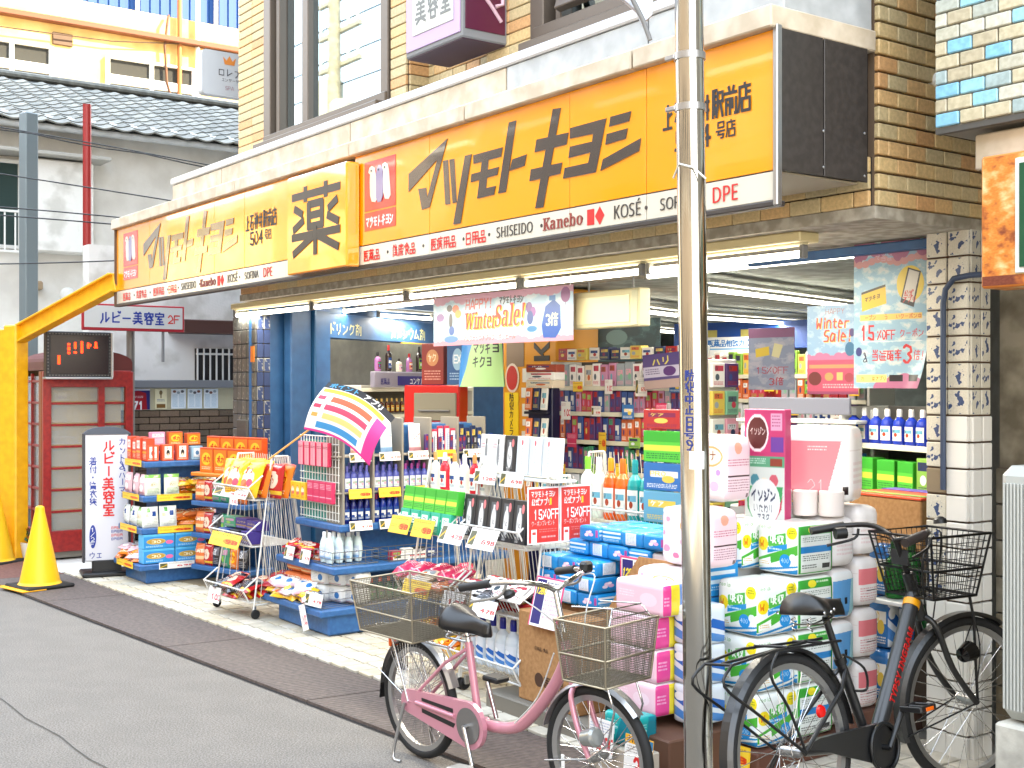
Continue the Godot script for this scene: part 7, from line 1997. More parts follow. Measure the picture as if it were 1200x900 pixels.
	var basket := func(at: Vector3, w: float, d: float, h: float, turn: float, label: String):
		var k := thing("wire_basket", label, "basket", at, turn, "small wire baskets on the blue display")
		var ln := []
		for y in [0.004, h * 0.5, h]:
			ln.append([Vector3(-w / 2, y, d / 2), Vector3(w / 2, y, d / 2), Vector3(w / 2, y, -d / 2), Vector3(-w / 2, y, -d / 2), Vector3(-w / 2, y, d / 2)])
		part("hoops", tubes(ln, 0.003, 4), M.grey, k)
		ln = []
		for i in 8:
			var px := -w / 2 + w * i / 7.0
			ln.append([Vector3(px, h, d / 2), Vector3(px, 0.004, d / 2), Vector3(px, 0.004, -d / 2), Vector3(px, h, -d / 2)])
		part("wires", tubes(ln, 0.002, 4), M.grey, k)
	basket.call(B0 + Vector3(0.22, 0.466, 0.52), 0.34, 0.26, 0.09, PI / 2, "wire basket of white pump bottles at the display's corner")
	basket.call(B0 + Vector3(0.25, 0.466, 0.06), 0.42, 0.22, 0.07, PI / 2, "wire basket of small goods behind the pump bottles")
	basket.call(B0 + Vector3(0.14, 0.20, 0.66), 0.40, 0.22, 0.10, 0.1, "wire basket at the corner of the lowest shelf")
	for i in 8:
		bottle("pump_bottle", "white bottle with pale blue label in the corner basket, %s from the road" % ORD[i], "white bottles in the corner basket", Color(0.80, 0.86, 0.85), Color(0.86, 0.87, 0.87), 0.20, 0.036, B0 + Vector3(0.14 + 0.075 * (i % 2), 0.472, 0.64 - 0.07 * (i / 2)), 0.3, 0.75, "refill_blue", 1)
	row(B0 + Vector3(0.34, 0.47, 0.06), PI / 2, 0.38, ["g1", "g10", "dark_pack", "g3"], Vector3(0.08, 0.07, 0.05), 1, "small pack in the basket behind the white bottles", "pack", "packs in the low basket")
	pile(B0 + Vector3(-0.22, 0.47, 0.58), 0.40, 0.14, 20, ["g1", "red_bag", "g13", "g21"], Vector3(0.12, 0.11, 0.04), "red-brown pouch heaped on the display's middle shelf", "pouches on the middle shelf", true)
	for k in 8:
		goods("soft_pack", pk(Vector3(0.21, 0.075, 0.15), "soft_orange", "", 0.02), "orange soft pack on the lowest shelf, %s pile, %s from below" % [["near", "far"][k % 2], ORD[k / 2]], "soft pack", B0 + Vector3(-0.30 + 0.22 * (k % 2), 0.24 + 0.078 * (k / 2), 0.62 - 0.02 * (k / 2)), 0.06 * (k % 3), "orange soft packs")
	for k in 6:
		goods("soft_pack", pk(Vector3(0.17, 0.11, 0.13), "soft_white", "", 0.025), "white soft pack beside the orange ones, %s layer, %s along" % [["lower", "upper"][k / 3], ORD[k % 3]], "soft pack", B0 + Vector3(0.06 + 0.12 * (k % 3), 0.26 + 0.11 * (k / 3), 0.60 - 0.06 * (k % 3)), 0.15, "white soft packs")
	pile(B0 + Vector3(-0.10, 0.21, 0.74), 0.56, 0.08, 16, ["yellow_bag", "soft_white"], Vector3(0.15, 0.12, 0.05), "flat pouch along the front of the lowest shelf", "flat pouches on the lowest shelf", true)
	pile(B0 + Vector3(-0.46, 0.21, 0.6), 0.16, 0.24, 18, ["red_bag", "g13"], Vector3(0.15, 0.15, 0.05), "crumpled red pouch at the lowest shelf's left end", "crumpled red pouches", true)
	bottles(B0 + Vector3(0.32, 0.21, 0.0), PI / 2, 0.8, 12, Color(0.06, 0.28, 0.20), Color(0.75, 0.25, 0.20), 0.15, 0.03, "dark green bottle on the lowest shelf behind the bicycle basket", "dark green bottles on the lowest shelf", "g5")
	price_card(B0 + Vector3(0.30, 0.26, 0.80), 0.1, "price_white", 0.20, 0.085, "white price card on the lowest shelf's corner basket", -0.2)
	price_card(B0 + Vector3(0.335, 0.50, 0.10), PI / 2, "price_white", 0.26, 0.06, "white price card on the low basket", -0.2)
	price_card(B0 + Vector3(-0.22, 0.50, 0.72), 0.0, "price_white", 0.14, 0.09, "first white price card on the display's middle shelf", -0.2)
	price_card(B0 + Vector3(0.02, 0.50, 0.72), 0.0, "price_white", 0.14, 0.09, "second white price card on the display's middle shelf", -0.2)
	var tagc := goods("tag_card", pk(Vector3(0.07, 0.17, 0.003), "price_103"), "white pointed tag hanging from the lowest shelf's edge", "price card", B0 + Vector3(0.19, 0.13, 0.815), 0.1)
	tagc.rotation.z = 0.35
	var f := S()
	var n := 12
	for side in [0, 1]:
		for i in n:
			for j in n:
				var q := []
				for o in [[0, 0], [1, 0], [1, 1], [0, 1]]:
					var u := float(i + o[0]) / n
					var v := float(j + o[1]) / n
					q.append([Vector3((u - 0.5) * 0.56, (v - 0.5) * 0.34 + 0.05 * sin(u * PI), 0.05 * sin(v * PI) - side * 0.002), Vector2(lerpf(uvc("flag_print").position.x, uvc("flag_print").end.x, u), lerpf(uvc("flag_print").end.y, uvc("flag_print").position.y, v))])
				for k in ([0, 2, 1, 0, 3, 2] if side == 0 else [0, 1, 2, 0, 2, 3]):
					f.set_uv(q[k][1])
					f.add_vertex(q[k][0])
	f.index()
	f.generate_normals()
	var fo := goods("pink_flag", f.commit(), "tilted pink and white sale flag curving over the wire end panel", "flag", Vector3(-6.95, 1.40, 0.98), 0.35)
	fo.rotation = Vector3(-0.25, 0.55, -0.42)
	part("stick", tubes([[Vector3(-0.25, -0.16, -0.01), Vector3(-0.42, -0.45, -0.02)]], 0.006, 6), mat(Color(0.85, 0.6, 0.3), 0.5), fo)

	var R2 := Vector3(-5.78, 0.02, 1.10)
	wire_rack("white wire rack with green sachets nearest the blue display", R2, 0.03, 0.58, 0.44, [0.14, 0.46, 0.80], 1.20)
	for i in 5:
		goods("green_pack", pk(Vector3(0.10, 0.13, 0.05), "green_top"), "bright green pack in the upper row of the wire rack, %s along" % ORD[i], "pack", R2 + Vector3(-0.20 + i * 0.11, 0.99, 0.0), 0.03, "bright green packs", -0.15)
		goods("teal_pack", pk(Vector3(0.09, 0.12, 0.04), "teal_sachet"), "teal pack in front of the bright green packs, %s along" % ORD[i], "pack", R2 + Vector3(-0.20 + i * 0.105, 0.87, 0.035), 0.03, "teal packs", -0.15)
	for i in 6:
		bottle("lotion_bottle", "%s lotion bottle standing at the rack's top, %s along" % [["cream", "red", "white"][i % 3], ORD[i]], "lotion bottles on the wire rack", [Color(0.85, 0.82, 0.78), Color(0.75, 0.10, 0.18), Color(0.9, 0.88, 0.86)][i % 3], [Color(0.80, 0.55, 0.30), Color(0.9, 0.9, 0.88)][i % 2], 0.22, 0.036, R2 + Vector3(-0.24 + i * 0.10, 1.02, -0.18), 0.03, 0.7, "g10")
	part_tray(R2 + Vector3(0, 1.01, -0.18), 0.60, 0.14)
	pile(R2 + Vector3(0.0, 0.48, -0.06), 0.44, 0.2, 22, ["refill_white", "pink_solid", "g14", "g9"], Vector3(0.13, 0.16, 0.06), "beige and pink pouch heaped in the wire rack's second tier", "beige pouches in the wire rack", true)
	pile(R2 + Vector3(0.0, 0.16, -0.06), 0.44, 0.2, 9, ["yellow_bag", "orange_bag"], Vector3(0.16, 0.14, 0.06), "yellow pouch in the wire rack's bottom tier", "yellow pouches behind the bicycle", true)
	price_card(R2 + Vector3(-0.17, 0.845, 0.10), 0.03, "price_yellow", 0.20, 0.10, "first yellow price card on the green rack", -0.35)
	price_card(R2 + Vector3(0.07, 0.845, 0.10), 0.03, "price_yellow", 0.20, 0.10, "second yellow price card on the green rack", -0.35)
	price_card(R2 + Vector3(0.05, 0.52, 0.13), 0.03, "price_yellow", 0.26, 0.09, "yellow price card on the green rack's second tier", -0.35)
	var R3 := Vector3(-5.20, 0.02, 1.08)
	wire_rack("white wire rack with black hair colour boxes beside the red app posters", R3, 0.0, 0.58, 0.46, [0.14, 0.46, 0.80], 1.16)
	for i in 5:
		goods("hair_box", pk(Vector3(0.106, 0.22, 0.06), "black_hair"), "black hair colour box on the wire rack, %s along" % ORD[i], "carton", R3 + Vector3(-0.225 + i * 0.112, 0.935, -0.02), 0.0, "black hair colour boxes", -0.12)
	for i in 6:
		goods("hair_box", pk(Vector3(0.105, 0.20, 0.06), ["white_hair", "white_hair", "black_hair", "clear_hair", "clear_hair", "clear_hair"][i]), ["white hair colour box on the rack's top shelf", "white hair colour box on the rack's top shelf", "black hair colour box alone on the rack's top shelf", "clear blister box on the rack's top shelf", "clear blister box on the rack's top shelf", "clear blister box on the rack's top shelf"][i] + ", %s along the row" % ORD[i], "carton", R3 + Vector3(-0.33 + i * 0.112, 1.255, -0.20), 0.0, "boxes on the rack's top shelf %d" % [0, 0, 1, 2, 2, 2][i], -0.08)
	part_tray(R3 + Vector3(0, 1.14, -0.18), 0.70, 0.16)
	price_card(R3 + Vector3(-0.22, 1.135, -0.09), 0.0, "price_white", 0.20, 0.08, "first white price card under the white hair boxes", -0.2)
	price_card(R3 + Vector3(0.02, 1.135, -0.09), 0.0, "price_white", 0.20, 0.08, "second white price card under the white hair boxes", -0.2)
	price_card(R3 + Vector3(-0.22, 0.845, 0.12), 0.0, "price_white", 0.22, 0.11, "large white price card below the black hair boxes", -0.45)
	price_card(R3 + Vector3(0.06, 0.845, 0.12), 0.0, "price_white", 0.24, 0.11, "second white price card below the black hair boxes", -0.45)
	pile(R3 + Vector3(0.0, 0.48, -0.06), 0.46, 0.22, 34, ["g13", "g20", "dark_pack", "g10"], Vector3(0.12, 0.13, 0.05), "red and grey sachet heaped behind the handlebar", "sachets in the hair rack", true)
	price_card(R3 + Vector3(-0.20, 0.50, 0.13), 0.0, "price_103", 0.20, 0.09, "first white price card on the sachet tier", -0.35)
	price_card(R3 + Vector3(0.06, 0.50, 0.13), 0.0, "price_white", 0.26, 0.09, "second white price card on the sachet tier", -0.35)
	bottles(R3 + Vector3(-0.02, 0.16, 0.02), 0.0, 0.56, 6, Color(0.78, 0.82, 0.85), Color(0.03, 0.08, 0.50), 0.27, 0.05, "white detergent bottle with blue cap on the hair rack's bottom tier", "white detergent bottles", "water_pack")
	for i in 2:
		goods("app_poster", pk(Vector3(0.20, 0.285, 0.006), "app_poster"), ["red coupon poster on the rack, nearer the road", "red coupon poster on the rack, nearer the shop"][i], "poster", Vector3(-4.895, 0.995, 1.0 - i * 0.205), PI / 2, "red coupon posters")
	for r in 5:
		var x0: float = [-5.02, -5.02, -5.02, -4.90, -4.80][r]
		var nn: int = [3, 3, 3, 4, 4][r]
		for i in nn:
			for d in 2:
				var k := (r * 2 + i + d) % 3
				goods("napkin_pack", pk(Vector3(0.15, 0.076, 0.17), ["sky_pack_side", "sky_pack", "sky_pack_flower"][k], ["sky_pack", "sky_pack_flower", "sky_pack_side"][k], 0.012), "sky blue napkin pack, %s layer from below, %s along, %s" % [ORD[r], ORD[i], ["front", "behind"][d]], "soft pack", Vector3(x0 + 0.075 + i * 0.153, 0.60 + r * 0.078, 0.86 - d * 0.175 - (0.10 if r > 2 else 0.0) + rng.randf_range(-0.01, 0.01)), rng.randf_range(-0.05, 0.05), "sky blue napkin packs", 0.0, true)
	one("napkin_stand", cb(Vector3(0.62, 0.44, 0.36), 0.006), M.card, "brown carton base under the sky blue napkin packs", "cardboard box", Vector3(-4.72, 0.33, 0.72))
	var cbx := thing("cardboard_box", "tall cardboard box with cut-away front behind the front basket", "cardboard box", Vector3(-4.42, 0.10, 0.74))
	part("body", cb(Vector3(0.44, 0.46, 0.40), 0.006), M.card, cbx, Vector3(0.2, 0.23, 0.0))
	var flap := S()
	plate(flap, [Vector2(0.02, 0.0), Vector2(0.44, 0.0), Vector2(0.44, 0.30), Vector2(0.20, 0.30), Vector2(-0.04, 0.0)], 0.0, 0.006)
	part("cut_front", flap.commit(), M.card, cbx, Vector3(-0.02, 0.46, 0.212))
	part("side_panel", cb(Vector3(0.006, 0.30, 0.40), 0.001), M.card, cbx, Vector3(0.42, 0.61, 0.01))
	part("print", writing("品用日", 0.03, 0.1), mat(Color(0.28, 0.17, 0.08), 0.7), cbx, Vector3(0.12, 0.60, 0.213))
	var cx2 := thing("cardboard_box", "lower cardboard box with a round brown mark beside the wire rack", "cardboard box", Vector3(-4.70, 0.10, 1.04))
	part("body", cb(Vector3(0.46, 0.44, 0.18), 0.006), M.card, cx2, Vector3(0, 0.22, 0))
	part("round_mark", plate_mesh([oval(0.034, 0.034, 20)], 0.001), mat(Color(0.26, 0.15, 0.07), 0.7), cx2, Vector3(-0.06, 0.12, 0.0915))
	part("print", writing("医用品", 0.05, 0.13), mat(Color(0.26, 0.15, 0.07), 0.7), cx2, Vector3(0.06, 0.12, 0.0915))
	part("print", writing("日用品・食品", 0.018, 0.12), mat(Color(0.26, 0.15, 0.07), 0.7), cx2, Vector3(-0.04, 0.27, 0.0915))
	one("pallet", cb(Vector3(1.2, 0.09, 0.75), 0.008), mat(Color(0.42, 0.40, 0.36), 0.7), "flat grey trolley under the cardboard boxes", "trolley", Vector3(-4.55, 0.055, 0.80))
	var im := pic(160, 200, Color(0.90, 0.90, 0.88))
	r_(im, 0, 0, 160, 6, Color(0.85, 0.25, 0.45))
	r_(im, 0, 0, 6, 200, Color(0.85, 0.25, 0.45))
	r_(im, 154, 0, 6, 200, Color(0.85, 0.25, 0.45))
	r_(im, 10, 10, 52, 180, Color(0.12, 0.10, 0.40))
	words(im, "目玉", 14, 30, 40, Color(0.95, 0.85, 0.15), 0.16)
	words(im, "1280", 12, 40, 30, Color(0.95, 0.85, 0.15), 0.16, 0.6, 0.3)
	words(im, "オ", 16, 96, 44, Color(0.95, 0.85, 0.15), 0.16)
	small_print(im, 68, 16, 84, 40, 3, Color(0.35, 0.35, 0.45))
	small_print(im, 68, 70, 84, 100, 6, Color(0.75, 0.6, 0.65))
	var pm := picture(im, 0.5)
	one("offer_card", sheet(0.23, 0.26, 0.004), pm, "navy and white offer card with yellow figures on the upper cardboard box", "offer card", Vector3(-4.26, 0.72, 0.945), 0.0)
	var oc := one("offer_card", sheet(0.22, 0.24, 0.004), pm, "navy and white offer card above the lower cardboard box", "offer card", Vector3(-4.70, 0.60, 1.13), 0.0)
	oc.rotation.x = -0.25
	var R4 := Vector3(-5.10, 0.02, 0.34)
	wire_rack("white wire rack of tall orange and turquoise bottles behind the napkin packs", R4, 0.1, 0.80, 0.4, [0.62, 0.86], 1.24)
	for i in 7:
		bottle("tall_bottle", ["white bottle at the rack's end", "white bottle at the rack's end", "orange tall bottle in the rack", "orange tall bottle in the rack", "turquoise tall bottle in the rack", "turquoise tall bottle in the rack", "turquoise tall bottle in the rack"][i] + ", %s along" % ORD[i], "tall bottles in the rack %d" % [0, 0, 1, 1, 2, 2, 2][i], [Color(0.85, 0.87, 0.88), Color(0.80, 0.85, 0.80), Color(0.80, 0.32, 0.06), Color(0.82, 0.36, 0.08), Color(0.10, 0.55, 0.55), Color(0.10, 0.55, 0.55), Color(0.12, 0.58, 0.58)][i], [Color(0.45, 0.75, 0.2), Color(0.9, 0.9, 0.9), Color(0.85, 0.55, 0.05), Color(0.85, 0.4, 0.08), Color(0.08, 0.55, 0.58), Color(0.08, 0.55, 0.58), Color(0.85, 0.87, 0.86)][i], 0.34, 0.048, R4 + Vector3(-0.32 + i * 0.10, 0.88, -0.06), 0.1, 0.75, "g2")

func part_tray(at: Vector3, w: float, d: float) -> void:
	one("wire_shelf_plate", cb(Vector3(w, 0.012, d), 0.003), M.white_paint, "white plate shelf clipped to the rack at %d cm height near %s" % [int(at.y * 100), "the hair boxes" if at.x > -5.5 else "the lotion bottles"], "shelf", at)

func build_right_stacks() -> void:
	one("brown_stand", cb(Vector3(0.30, 0.085, 0.62), 0.006), mat(Color(0.34, 0.20, 0.14), 0.6), "low brown stand under the kitchen paper stack", "stand", Vector3(-3.72, 0.062, 0.58))
	one("brown_stand", cb(Vector3(0.30, 0.14, 0.40), 0.006), mat(Color(0.40, 0.27, 0.22), 0.6), "low brown stand under the toilet roll stack by the column", "stand", Vector3(-3.76, 0.09, 0.05))
	one("tissue_stand", cb(Vector3(0.52, 0.17, 0.44), 0.006), mat(Color(0.34, 0.22, 0.15), 0.7), "low dark stand under the pink tissue packs", "stand", Vector3(-3.96, 0.105, 1.05))
	for r in 3:
		goods("kitchen_paper", pk(Vector3(0.24, 0.228, 0.245), "kitchen", "kitchen", 0.018), "white and green kitchen paper pack facing the road, %s row" % ["bottom", "middle", "top"][r], "paper pack", Vector3(-3.72, 0.108 + 0.235 * r + 0.114, 0.735), rng.randf_range(-0.03, 0.03), "kitchen paper packs", 0.0, true)
	for r in 4:
		goods("kitchen_paper", pk(Vector3(0.24, 0.228, 0.245), "kitchen", "kitchen_info", 0.018), "kitchen paper pack with green information label, %s row" % ["bottom", "second", "third", "top"][r], "paper pack", Vector3(-3.72, 0.108 + 0.235 * r + 0.114, 0.485), rng.randf_range(-0.03, 0.03), "labelled kitchen paper packs", 0.0, true)
	goods("kitchen_paper", pk(Vector3(0.22, 0.228, 0.20), "kitchen", "kitchen", 0.018), "kitchen paper pack alone on top of the front column, below the gargle stand", "paper pack", Vector3(-3.74, 0.93, 0.56), -0.1, "", 0.0, true).position.x = -3.97
	for r in 5:
		goods("blue_tall_carton", pk(Vector3(0.10, 0.145, 0.24), "g11", "sky_pack_side"), "narrow blue carton right of the steel pole, number %s from below" % ["one", "two", "three", "four", "five"][r], "carton", Vector3(-3.93, 0.12 + 0.148 * r + 0.075, 0.80), 0.0, "narrow blue cartons")
	var rolls := ["roll_salmon", "roll_salmon", "roll_salmon", "roll_plain", "roll_plain"]
	var rollb := ["roll_plain", "roll_blue", "roll_blue", "roll_plain", "roll_plain"]
	for r in 4:
		goods("toilet_roll_pack", pk(Vector3(0.26, 0.228, 0.165), "roll_plain", rollb[r + 0], 0.03), "toilet roll pack with %s panel beside the labelled kitchen paper, %s layer" % [["plain", "blue", "blue", "white"][r], ORD[r]], "roll pack", Vector3(-3.75, 0.12 + 0.235 * r + 0.114, 0.265), 0.0, "toilet roll packs", 0.0, true)
		goods("toilet_roll_pack", pk(Vector3(0.26, 0.228, 0.165), "roll_plain", rolls[r], 0.03), "toilet roll pack with %s panel nearest the column, %s layer" % [["salmon", "salmon", "salmon", "white"][r], ORD[r]], "roll pack", Vector3(-3.75, 0.16 + 0.235 * r + 0.114, 0.095), 0.0, "salmon toilet roll packs", 0.0, true)
	goods("large_roll_pack", pk(Vector3(0.33, 0.35, 0.22), "roll_pink", "roll_plain", 0.03), "large white roll pack with a pink slanted panel on top of the stacks", "roll pack", Vector3(-3.79, 1.285, 0.22), 0.42, "", 0.0, true)
	for i in 3:
		one("toilet_roll", lathe_mesh([Vector2(0.018, 0), Vector2(0.054, 0), Vector2(0.056, 0.004), Vector2(0.056, 0.108), Vector2(0.054, 0.112), Vector2(0.02, 0.112), Vector2(0.02, 0.02)], 20), mat(Color(0.84, 0.80, 0.78), 0.9), "single white toilet roll under the large pink-panelled pack, %s" % ["nearest the road", "middle", "far one"][i], "toilet roll", Vector3(-3.87 + i * 0.10, 1.055, 0.42 - i * 0.06), 0.0, "single toilet rolls")
	goods("floral_pack", pk(Vector3(0.30, 0.26, 0.20), "floral", "floral_info", 0.03), "white floral roll pack right of the steel pole on top of the stack", "roll pack", Vector3(-3.90, 0.985, 0.90), 0.06, "", 0.0, true)
	goods("floral_pack", pk(Vector3(0.28, 0.30, 0.20), "floral", "floral_info", 0.03), "white floral roll pack standing higher behind the pole", "roll pack", Vector3(-4.02, 1.27, 0.68), 0.06, "", 0.0, true)
	goods("floral_pack", pk(Vector3(0.28, 0.17, 0.20), "floral", "floral_info", 0.03), "white floral roll pack half hidden behind the pole", "roll pack", Vector3(-3.99, 0.765, 0.98), 0.0, "", 0.0, true)
	one("inner_stand", cb(Vector3(0.5, 0.84, 0.4), 0.008), M.white_paint, "white stand under the floral packs behind the pole", "stand", Vector3(-4.18, 0.44, 0.62))
	goods("red_pouch", bag(0.16, 0.30, 0.06, "red_bag", 1), "tall red pouch leaning beside the gargle stand", "pouch", Vector3(-4.02, 1.22, 0.42), 0.3, "", -0.1, true)
	goods("red_pouch", bag(0.15, 0.28, 0.05, "g2", 2), "white pouch leaning between red pouch and gargle stand", "pouch", Vector3(-3.98, 1.20, 0.34), 0.3, "", -0.1, true)
	one("pouch_stand", cb(Vector3(0.34, 1.06, 0.2), 0.008), mat(Color(0.62, 0.62, 0.60), 0.6), "grey box under the red pouch and gargle stand", "stand", Vector3(-3.98, 0.55, 0.36))
	var gs := goods("gargle_stand", pk(Vector3(0.205, 0.62, 0.06), "gargle"), "tall grey and magenta gargle display card with an oval emblem", "display", Vector3(-3.87, 1.225, 0.50), 0.25)
	part("foot", cb(Vector3(0.16, 0.02, 0.14), 0.004), M.grey, gs, Vector3(0, -0.31, -0.02))
	for i in 5:
		goods("cleaner_refill", pk(Vector3(0.12, 0.24, 0.10), "g11", "water_pack", 0.02), "deep blue cleaner refill beside the column, %s" % ["lowest at the front", "second at the front", "lowest at the back", "second at the back", "top one"][i], "refill", Vector3(-3.68, 0.29 + 0.245 * (i % 2) + (0.49 if i == 4 else 0.0), -0.09 - 0.13 * ((i / 2) % 2)), 0.0, "blue cleaner refills", 0.0, true)
	one("cleaner_stand", cb(Vector3(0.2, 0.15, 0.34), 0.006), mat(Color(0.36, 0.25, 0.2), 0.7), "small brown stand under the blue cleaner refills", "stand", Vector3(-3.68, 0.095, -0.14))
	for i in 3:
		bottle("green_bottle", "green bottle seen through the black bicycle's basket, %s back" % ORD[i], "green bottles behind the basket", Color(0.05, 0.35, 0.10), Color(0.05, 0.28, 0.08), 0.26, 0.045, Vector3(-3.60 + 0.02 * i, 0.66 if i < 2 else 0.42, -0.06 - i * 0.10), 0.3, 0.8)
	one("green_shelf", cb(Vector3(0.18, 0.02, 0.3), 0.004), M.white_paint, "small white shelf plate under the green bottles", "shelf", Vector3(-3.58, 0.645, -0.13))
	var ob := thing("printed_carton", "carton with a bright printed lid and a white grid label near the column", "carton", Vector3(-3.78, 0.86, -0.42), -0.1)
	part("body", cb(Vector3(0.46, 0.24, 0.36), 0.006), M.card, ob, Vector3(0, 0.12, 0))
	part("lid", cb(Vector3(0.47, 0.012, 0.37), 0.002), mat(Color(0.82, 0.30, 0.16), 0.5), ob, Vector3(0, 0.247, 0))
	part("lid_band", cb(Vector3(0.46, 0.004, 0.10), 0.001), mat(Color(0.35, 0.28, 0.62), 0.5), ob, Vector3(0, 0.256, -0.10))
	part("lid_band", cb(Vector3(0.46, 0.004, 0.05), 0.001), mat(Color(0.45, 0.60, 0.25), 0.5), ob, Vector3(0, 0.256, 0.13))
	var lab := pic(96, 96, Color(0.82, 0.78, 0.74))
	for i in 6:
		for k in 6:
			r_(lab, 8 + i * 14, 10 + k * 13, 8, 6, Color(0.45, 0.30, 0.30))
	part("grid_label", sheet(0.16, 0.20, 0.003), picture(lab, 0.6), ob, Vector3(0.232, 0.12, 0.05), Vector3(0, PI / 2, 0))
	one("carton_stand", cb(Vector3(0.5, 0.82, 0.4), 0.008), mat(Color(0.28, 0.23, 0.18), 0.7), "dark stand under the printed carton near the column", "stand", Vector3(-3.80, 0.44, -0.44))
	for r in 4:
		goods("tissue_pack", pk(Vector3(0.30, 0.140, 0.20), "tissue_pink", "tissue_ends" if r == 3 else "tissue_ends_b", 0.012), "pink tissue pack with coloured box ends, %s of the stack" % ["bottom", "second", "third", "top"][r], "tissue pack", Vector3(-4.02 + (0.04 if r == 3 else 0.0), 0.235 + 0.143 * r + 0.07, 1.09), 0.03 * (r % 2), "pink tissue packs", 0.0, true)
	for r in 3:
		goods("water_pack", pk(Vector3(0.14, 0.165, 0.18), "water_pack", "water_pack", 0.01), "white and blue wrapped pack left of the pole, %s" % ["bottom", "middle", "top"][r], "paper pack", Vector3(-3.80, 0.215 + 0.168 * r + 0.08, 1.00), 0.0, "white and blue packs", 0.0, true)
	goods("teal_pack", pk(Vector3(0.20, 0.13, 0.12), "teal_pack", "teal_pack", 0.01), "small teal pack before the pink tissue stack", "pack", Vector3(-3.92, 0.205, 1.285), 0.1, "", 0.0, true)
	one("teal_stand", cb(Vector3(0.34, 0.12, 0.14), 0.005), mat(Color(0.70, 0.66, 0.60), 0.6), "pale shelf edge under the teal pack", "stand", Vector3(-3.93, 0.075, 1.30))
	price_card(Vector3(-3.76, 0.13, 1.385), 0.05, "price_258", 0.16, 0.17, "white price card reading 258 beside the pole", -0.1)
	price_card(Vector3(-3.99, 0.16, 1.39), 0.0, "price_237", 0.16, 0.16, "white price card reading 237 seen through the front wheel", -0.1)
	price_card(Vector3(-3.74, 0.07, 0.90), 0.05, "price_yellow", 0.26, 0.10, "yellow price card at the foot of the kitchen paper", -0.1)

func build_pole() -> void:
	var p := thing("steel_pole", "polished steel pole standing in front of the merchandise", "pole", Vector3(-3.125, 0, 1.665))
	var top := Vector3(-0.035, 3.6, 0.028)
	var st := S()
	tube(st, [Vector3.ZERO, top * 0.5, top], 0.0505, 32)
	part("shaft", st.commit(), M.steel, p)
	part("base_flange", lathe_mesh([Vector2(0, 0), Vector2(0.09, 0), Vector2(0.09, 0.012), Vector2(0.056, 0.016), Vector2(0.052, 0.03)], 24), M.steel, p)
	for y in [2.62, 2.80]:
		part("clamp", lathe_mesh([Vector2(0.051, -0.012), Vector2(0.056, -0.012), Vector2(0.056, 0.012), Vector2(0.051, 0.012)], 24), M.alu, p, top * (y / 3.6))
		part("clamp_bolt", cb(Vector3(0.05, 0.016, 0.016), 0.003), M.alu, p, top * (y / 3.6) + Vector3(-0.05, 0, 0.045))
	var out := Vector3(0.72, 0, 0.70).normalized()
	var left := Vector3(-0.588, 0, 0.809)
	var stick := func(called: String, w: float, h: float, y: float, turn: float, m):
		var s2 := S()
		for k in 6:
			var a0 := turn - w / 2 / 0.0513 + w / 0.0513 * k / 6.0
			var a1 := a0 + w / 0.0513 / 6.0
			var c := top * (y / 3.6)
			quad(s2, c + Vector3(0.0513 * sin(a0), -h / 2, 0.0513 * cos(a0)), c + Vector3(0.0513 * sin(a1), -h / 2, 0.0513 * cos(a1)), c + Vector3(0.0513 * sin(a1), h / 2, 0.0513 * cos(a1)), c + Vector3(0.0513 * sin(a0), h / 2, 0.0513 * cos(a0)), Rect2(k / 6.0, 0, 1.0 / 6.0, 1))
		part(called, s2.commit(), m, p)
	stick.call("label", 0.055, 0.062, 1.385, 0.95, M.white)
	var pt := part("lettering", writing("防犯中止日号9", 0.036, 0.14, true), mat(Color(0.10, 0.18, 0.46), 0.5), p, top * (1.56 / 3.6) + Vector3(0.0513 * sin(0.45), 0, 0.0513 * cos(0.45)))
	pt.rotation.y = 0.45
	part("conduit", tubes([[Vector3(-0.05, 2.45, 0.045), Vector3(-0.055, 2.75, 0.045), Vector3(-0.06, 3.0, 0.045), Vector3(-0.16, 3.25, 0.12)]], 0.007, 6), M.white_paint, p)
	part("cable_tie", tubes([[Vector3(-0.08, 2.38, 0.05), Vector3(-0.03, 2.42, 0.07), Vector3(0.03, 2.40, 0.06), Vector3(0.06, 2.36, 0.03)]], 0.004, 5), M.white_paint, p)
	var hood := S()
	var c := Vector3(-0.30, 3.20, 0.22)
	var rim := [Vector2(-0.30, -0.125), Vector2(-0.04, -0.118), Vector2(0.04, -0.135), Vector2(0.10, -0.165), Vector2(0.145, -0.205), Vector2(0.165, -0.25), Vector2(0.20, -0.22), Vector2(0.22, 0.1), Vector2(0.0, 0.4), Vector2(-0.30, 0.3)]
	plate(hood, rim, 0.0, 0.03)
	var ho := part("mirror_hood", hood.commit(), mat(Color(0.74, 0.77, 0.82), 0.4), p, c)
	ho.rotation.y = deg_to_rad(54)
	part("hood_arm", tubes([[Vector3(0.12, -0.16, 0.03), Vector3(0.165, -0.25, 0.03), Vector3(0.19, -0.32, 0.03)]], 0.009, 6), M.grey, ho)

func ring(R: float, r: float, n := 48, m := 8) -> Mesh:
	var st := S()
	var pts := []
	for i in n:
		pts.append(Vector3(R * cos(TAU * i / n), R * sin(TAU * i / n), 0))
	tube(st, pts, r, m, true)
	return st.commit()

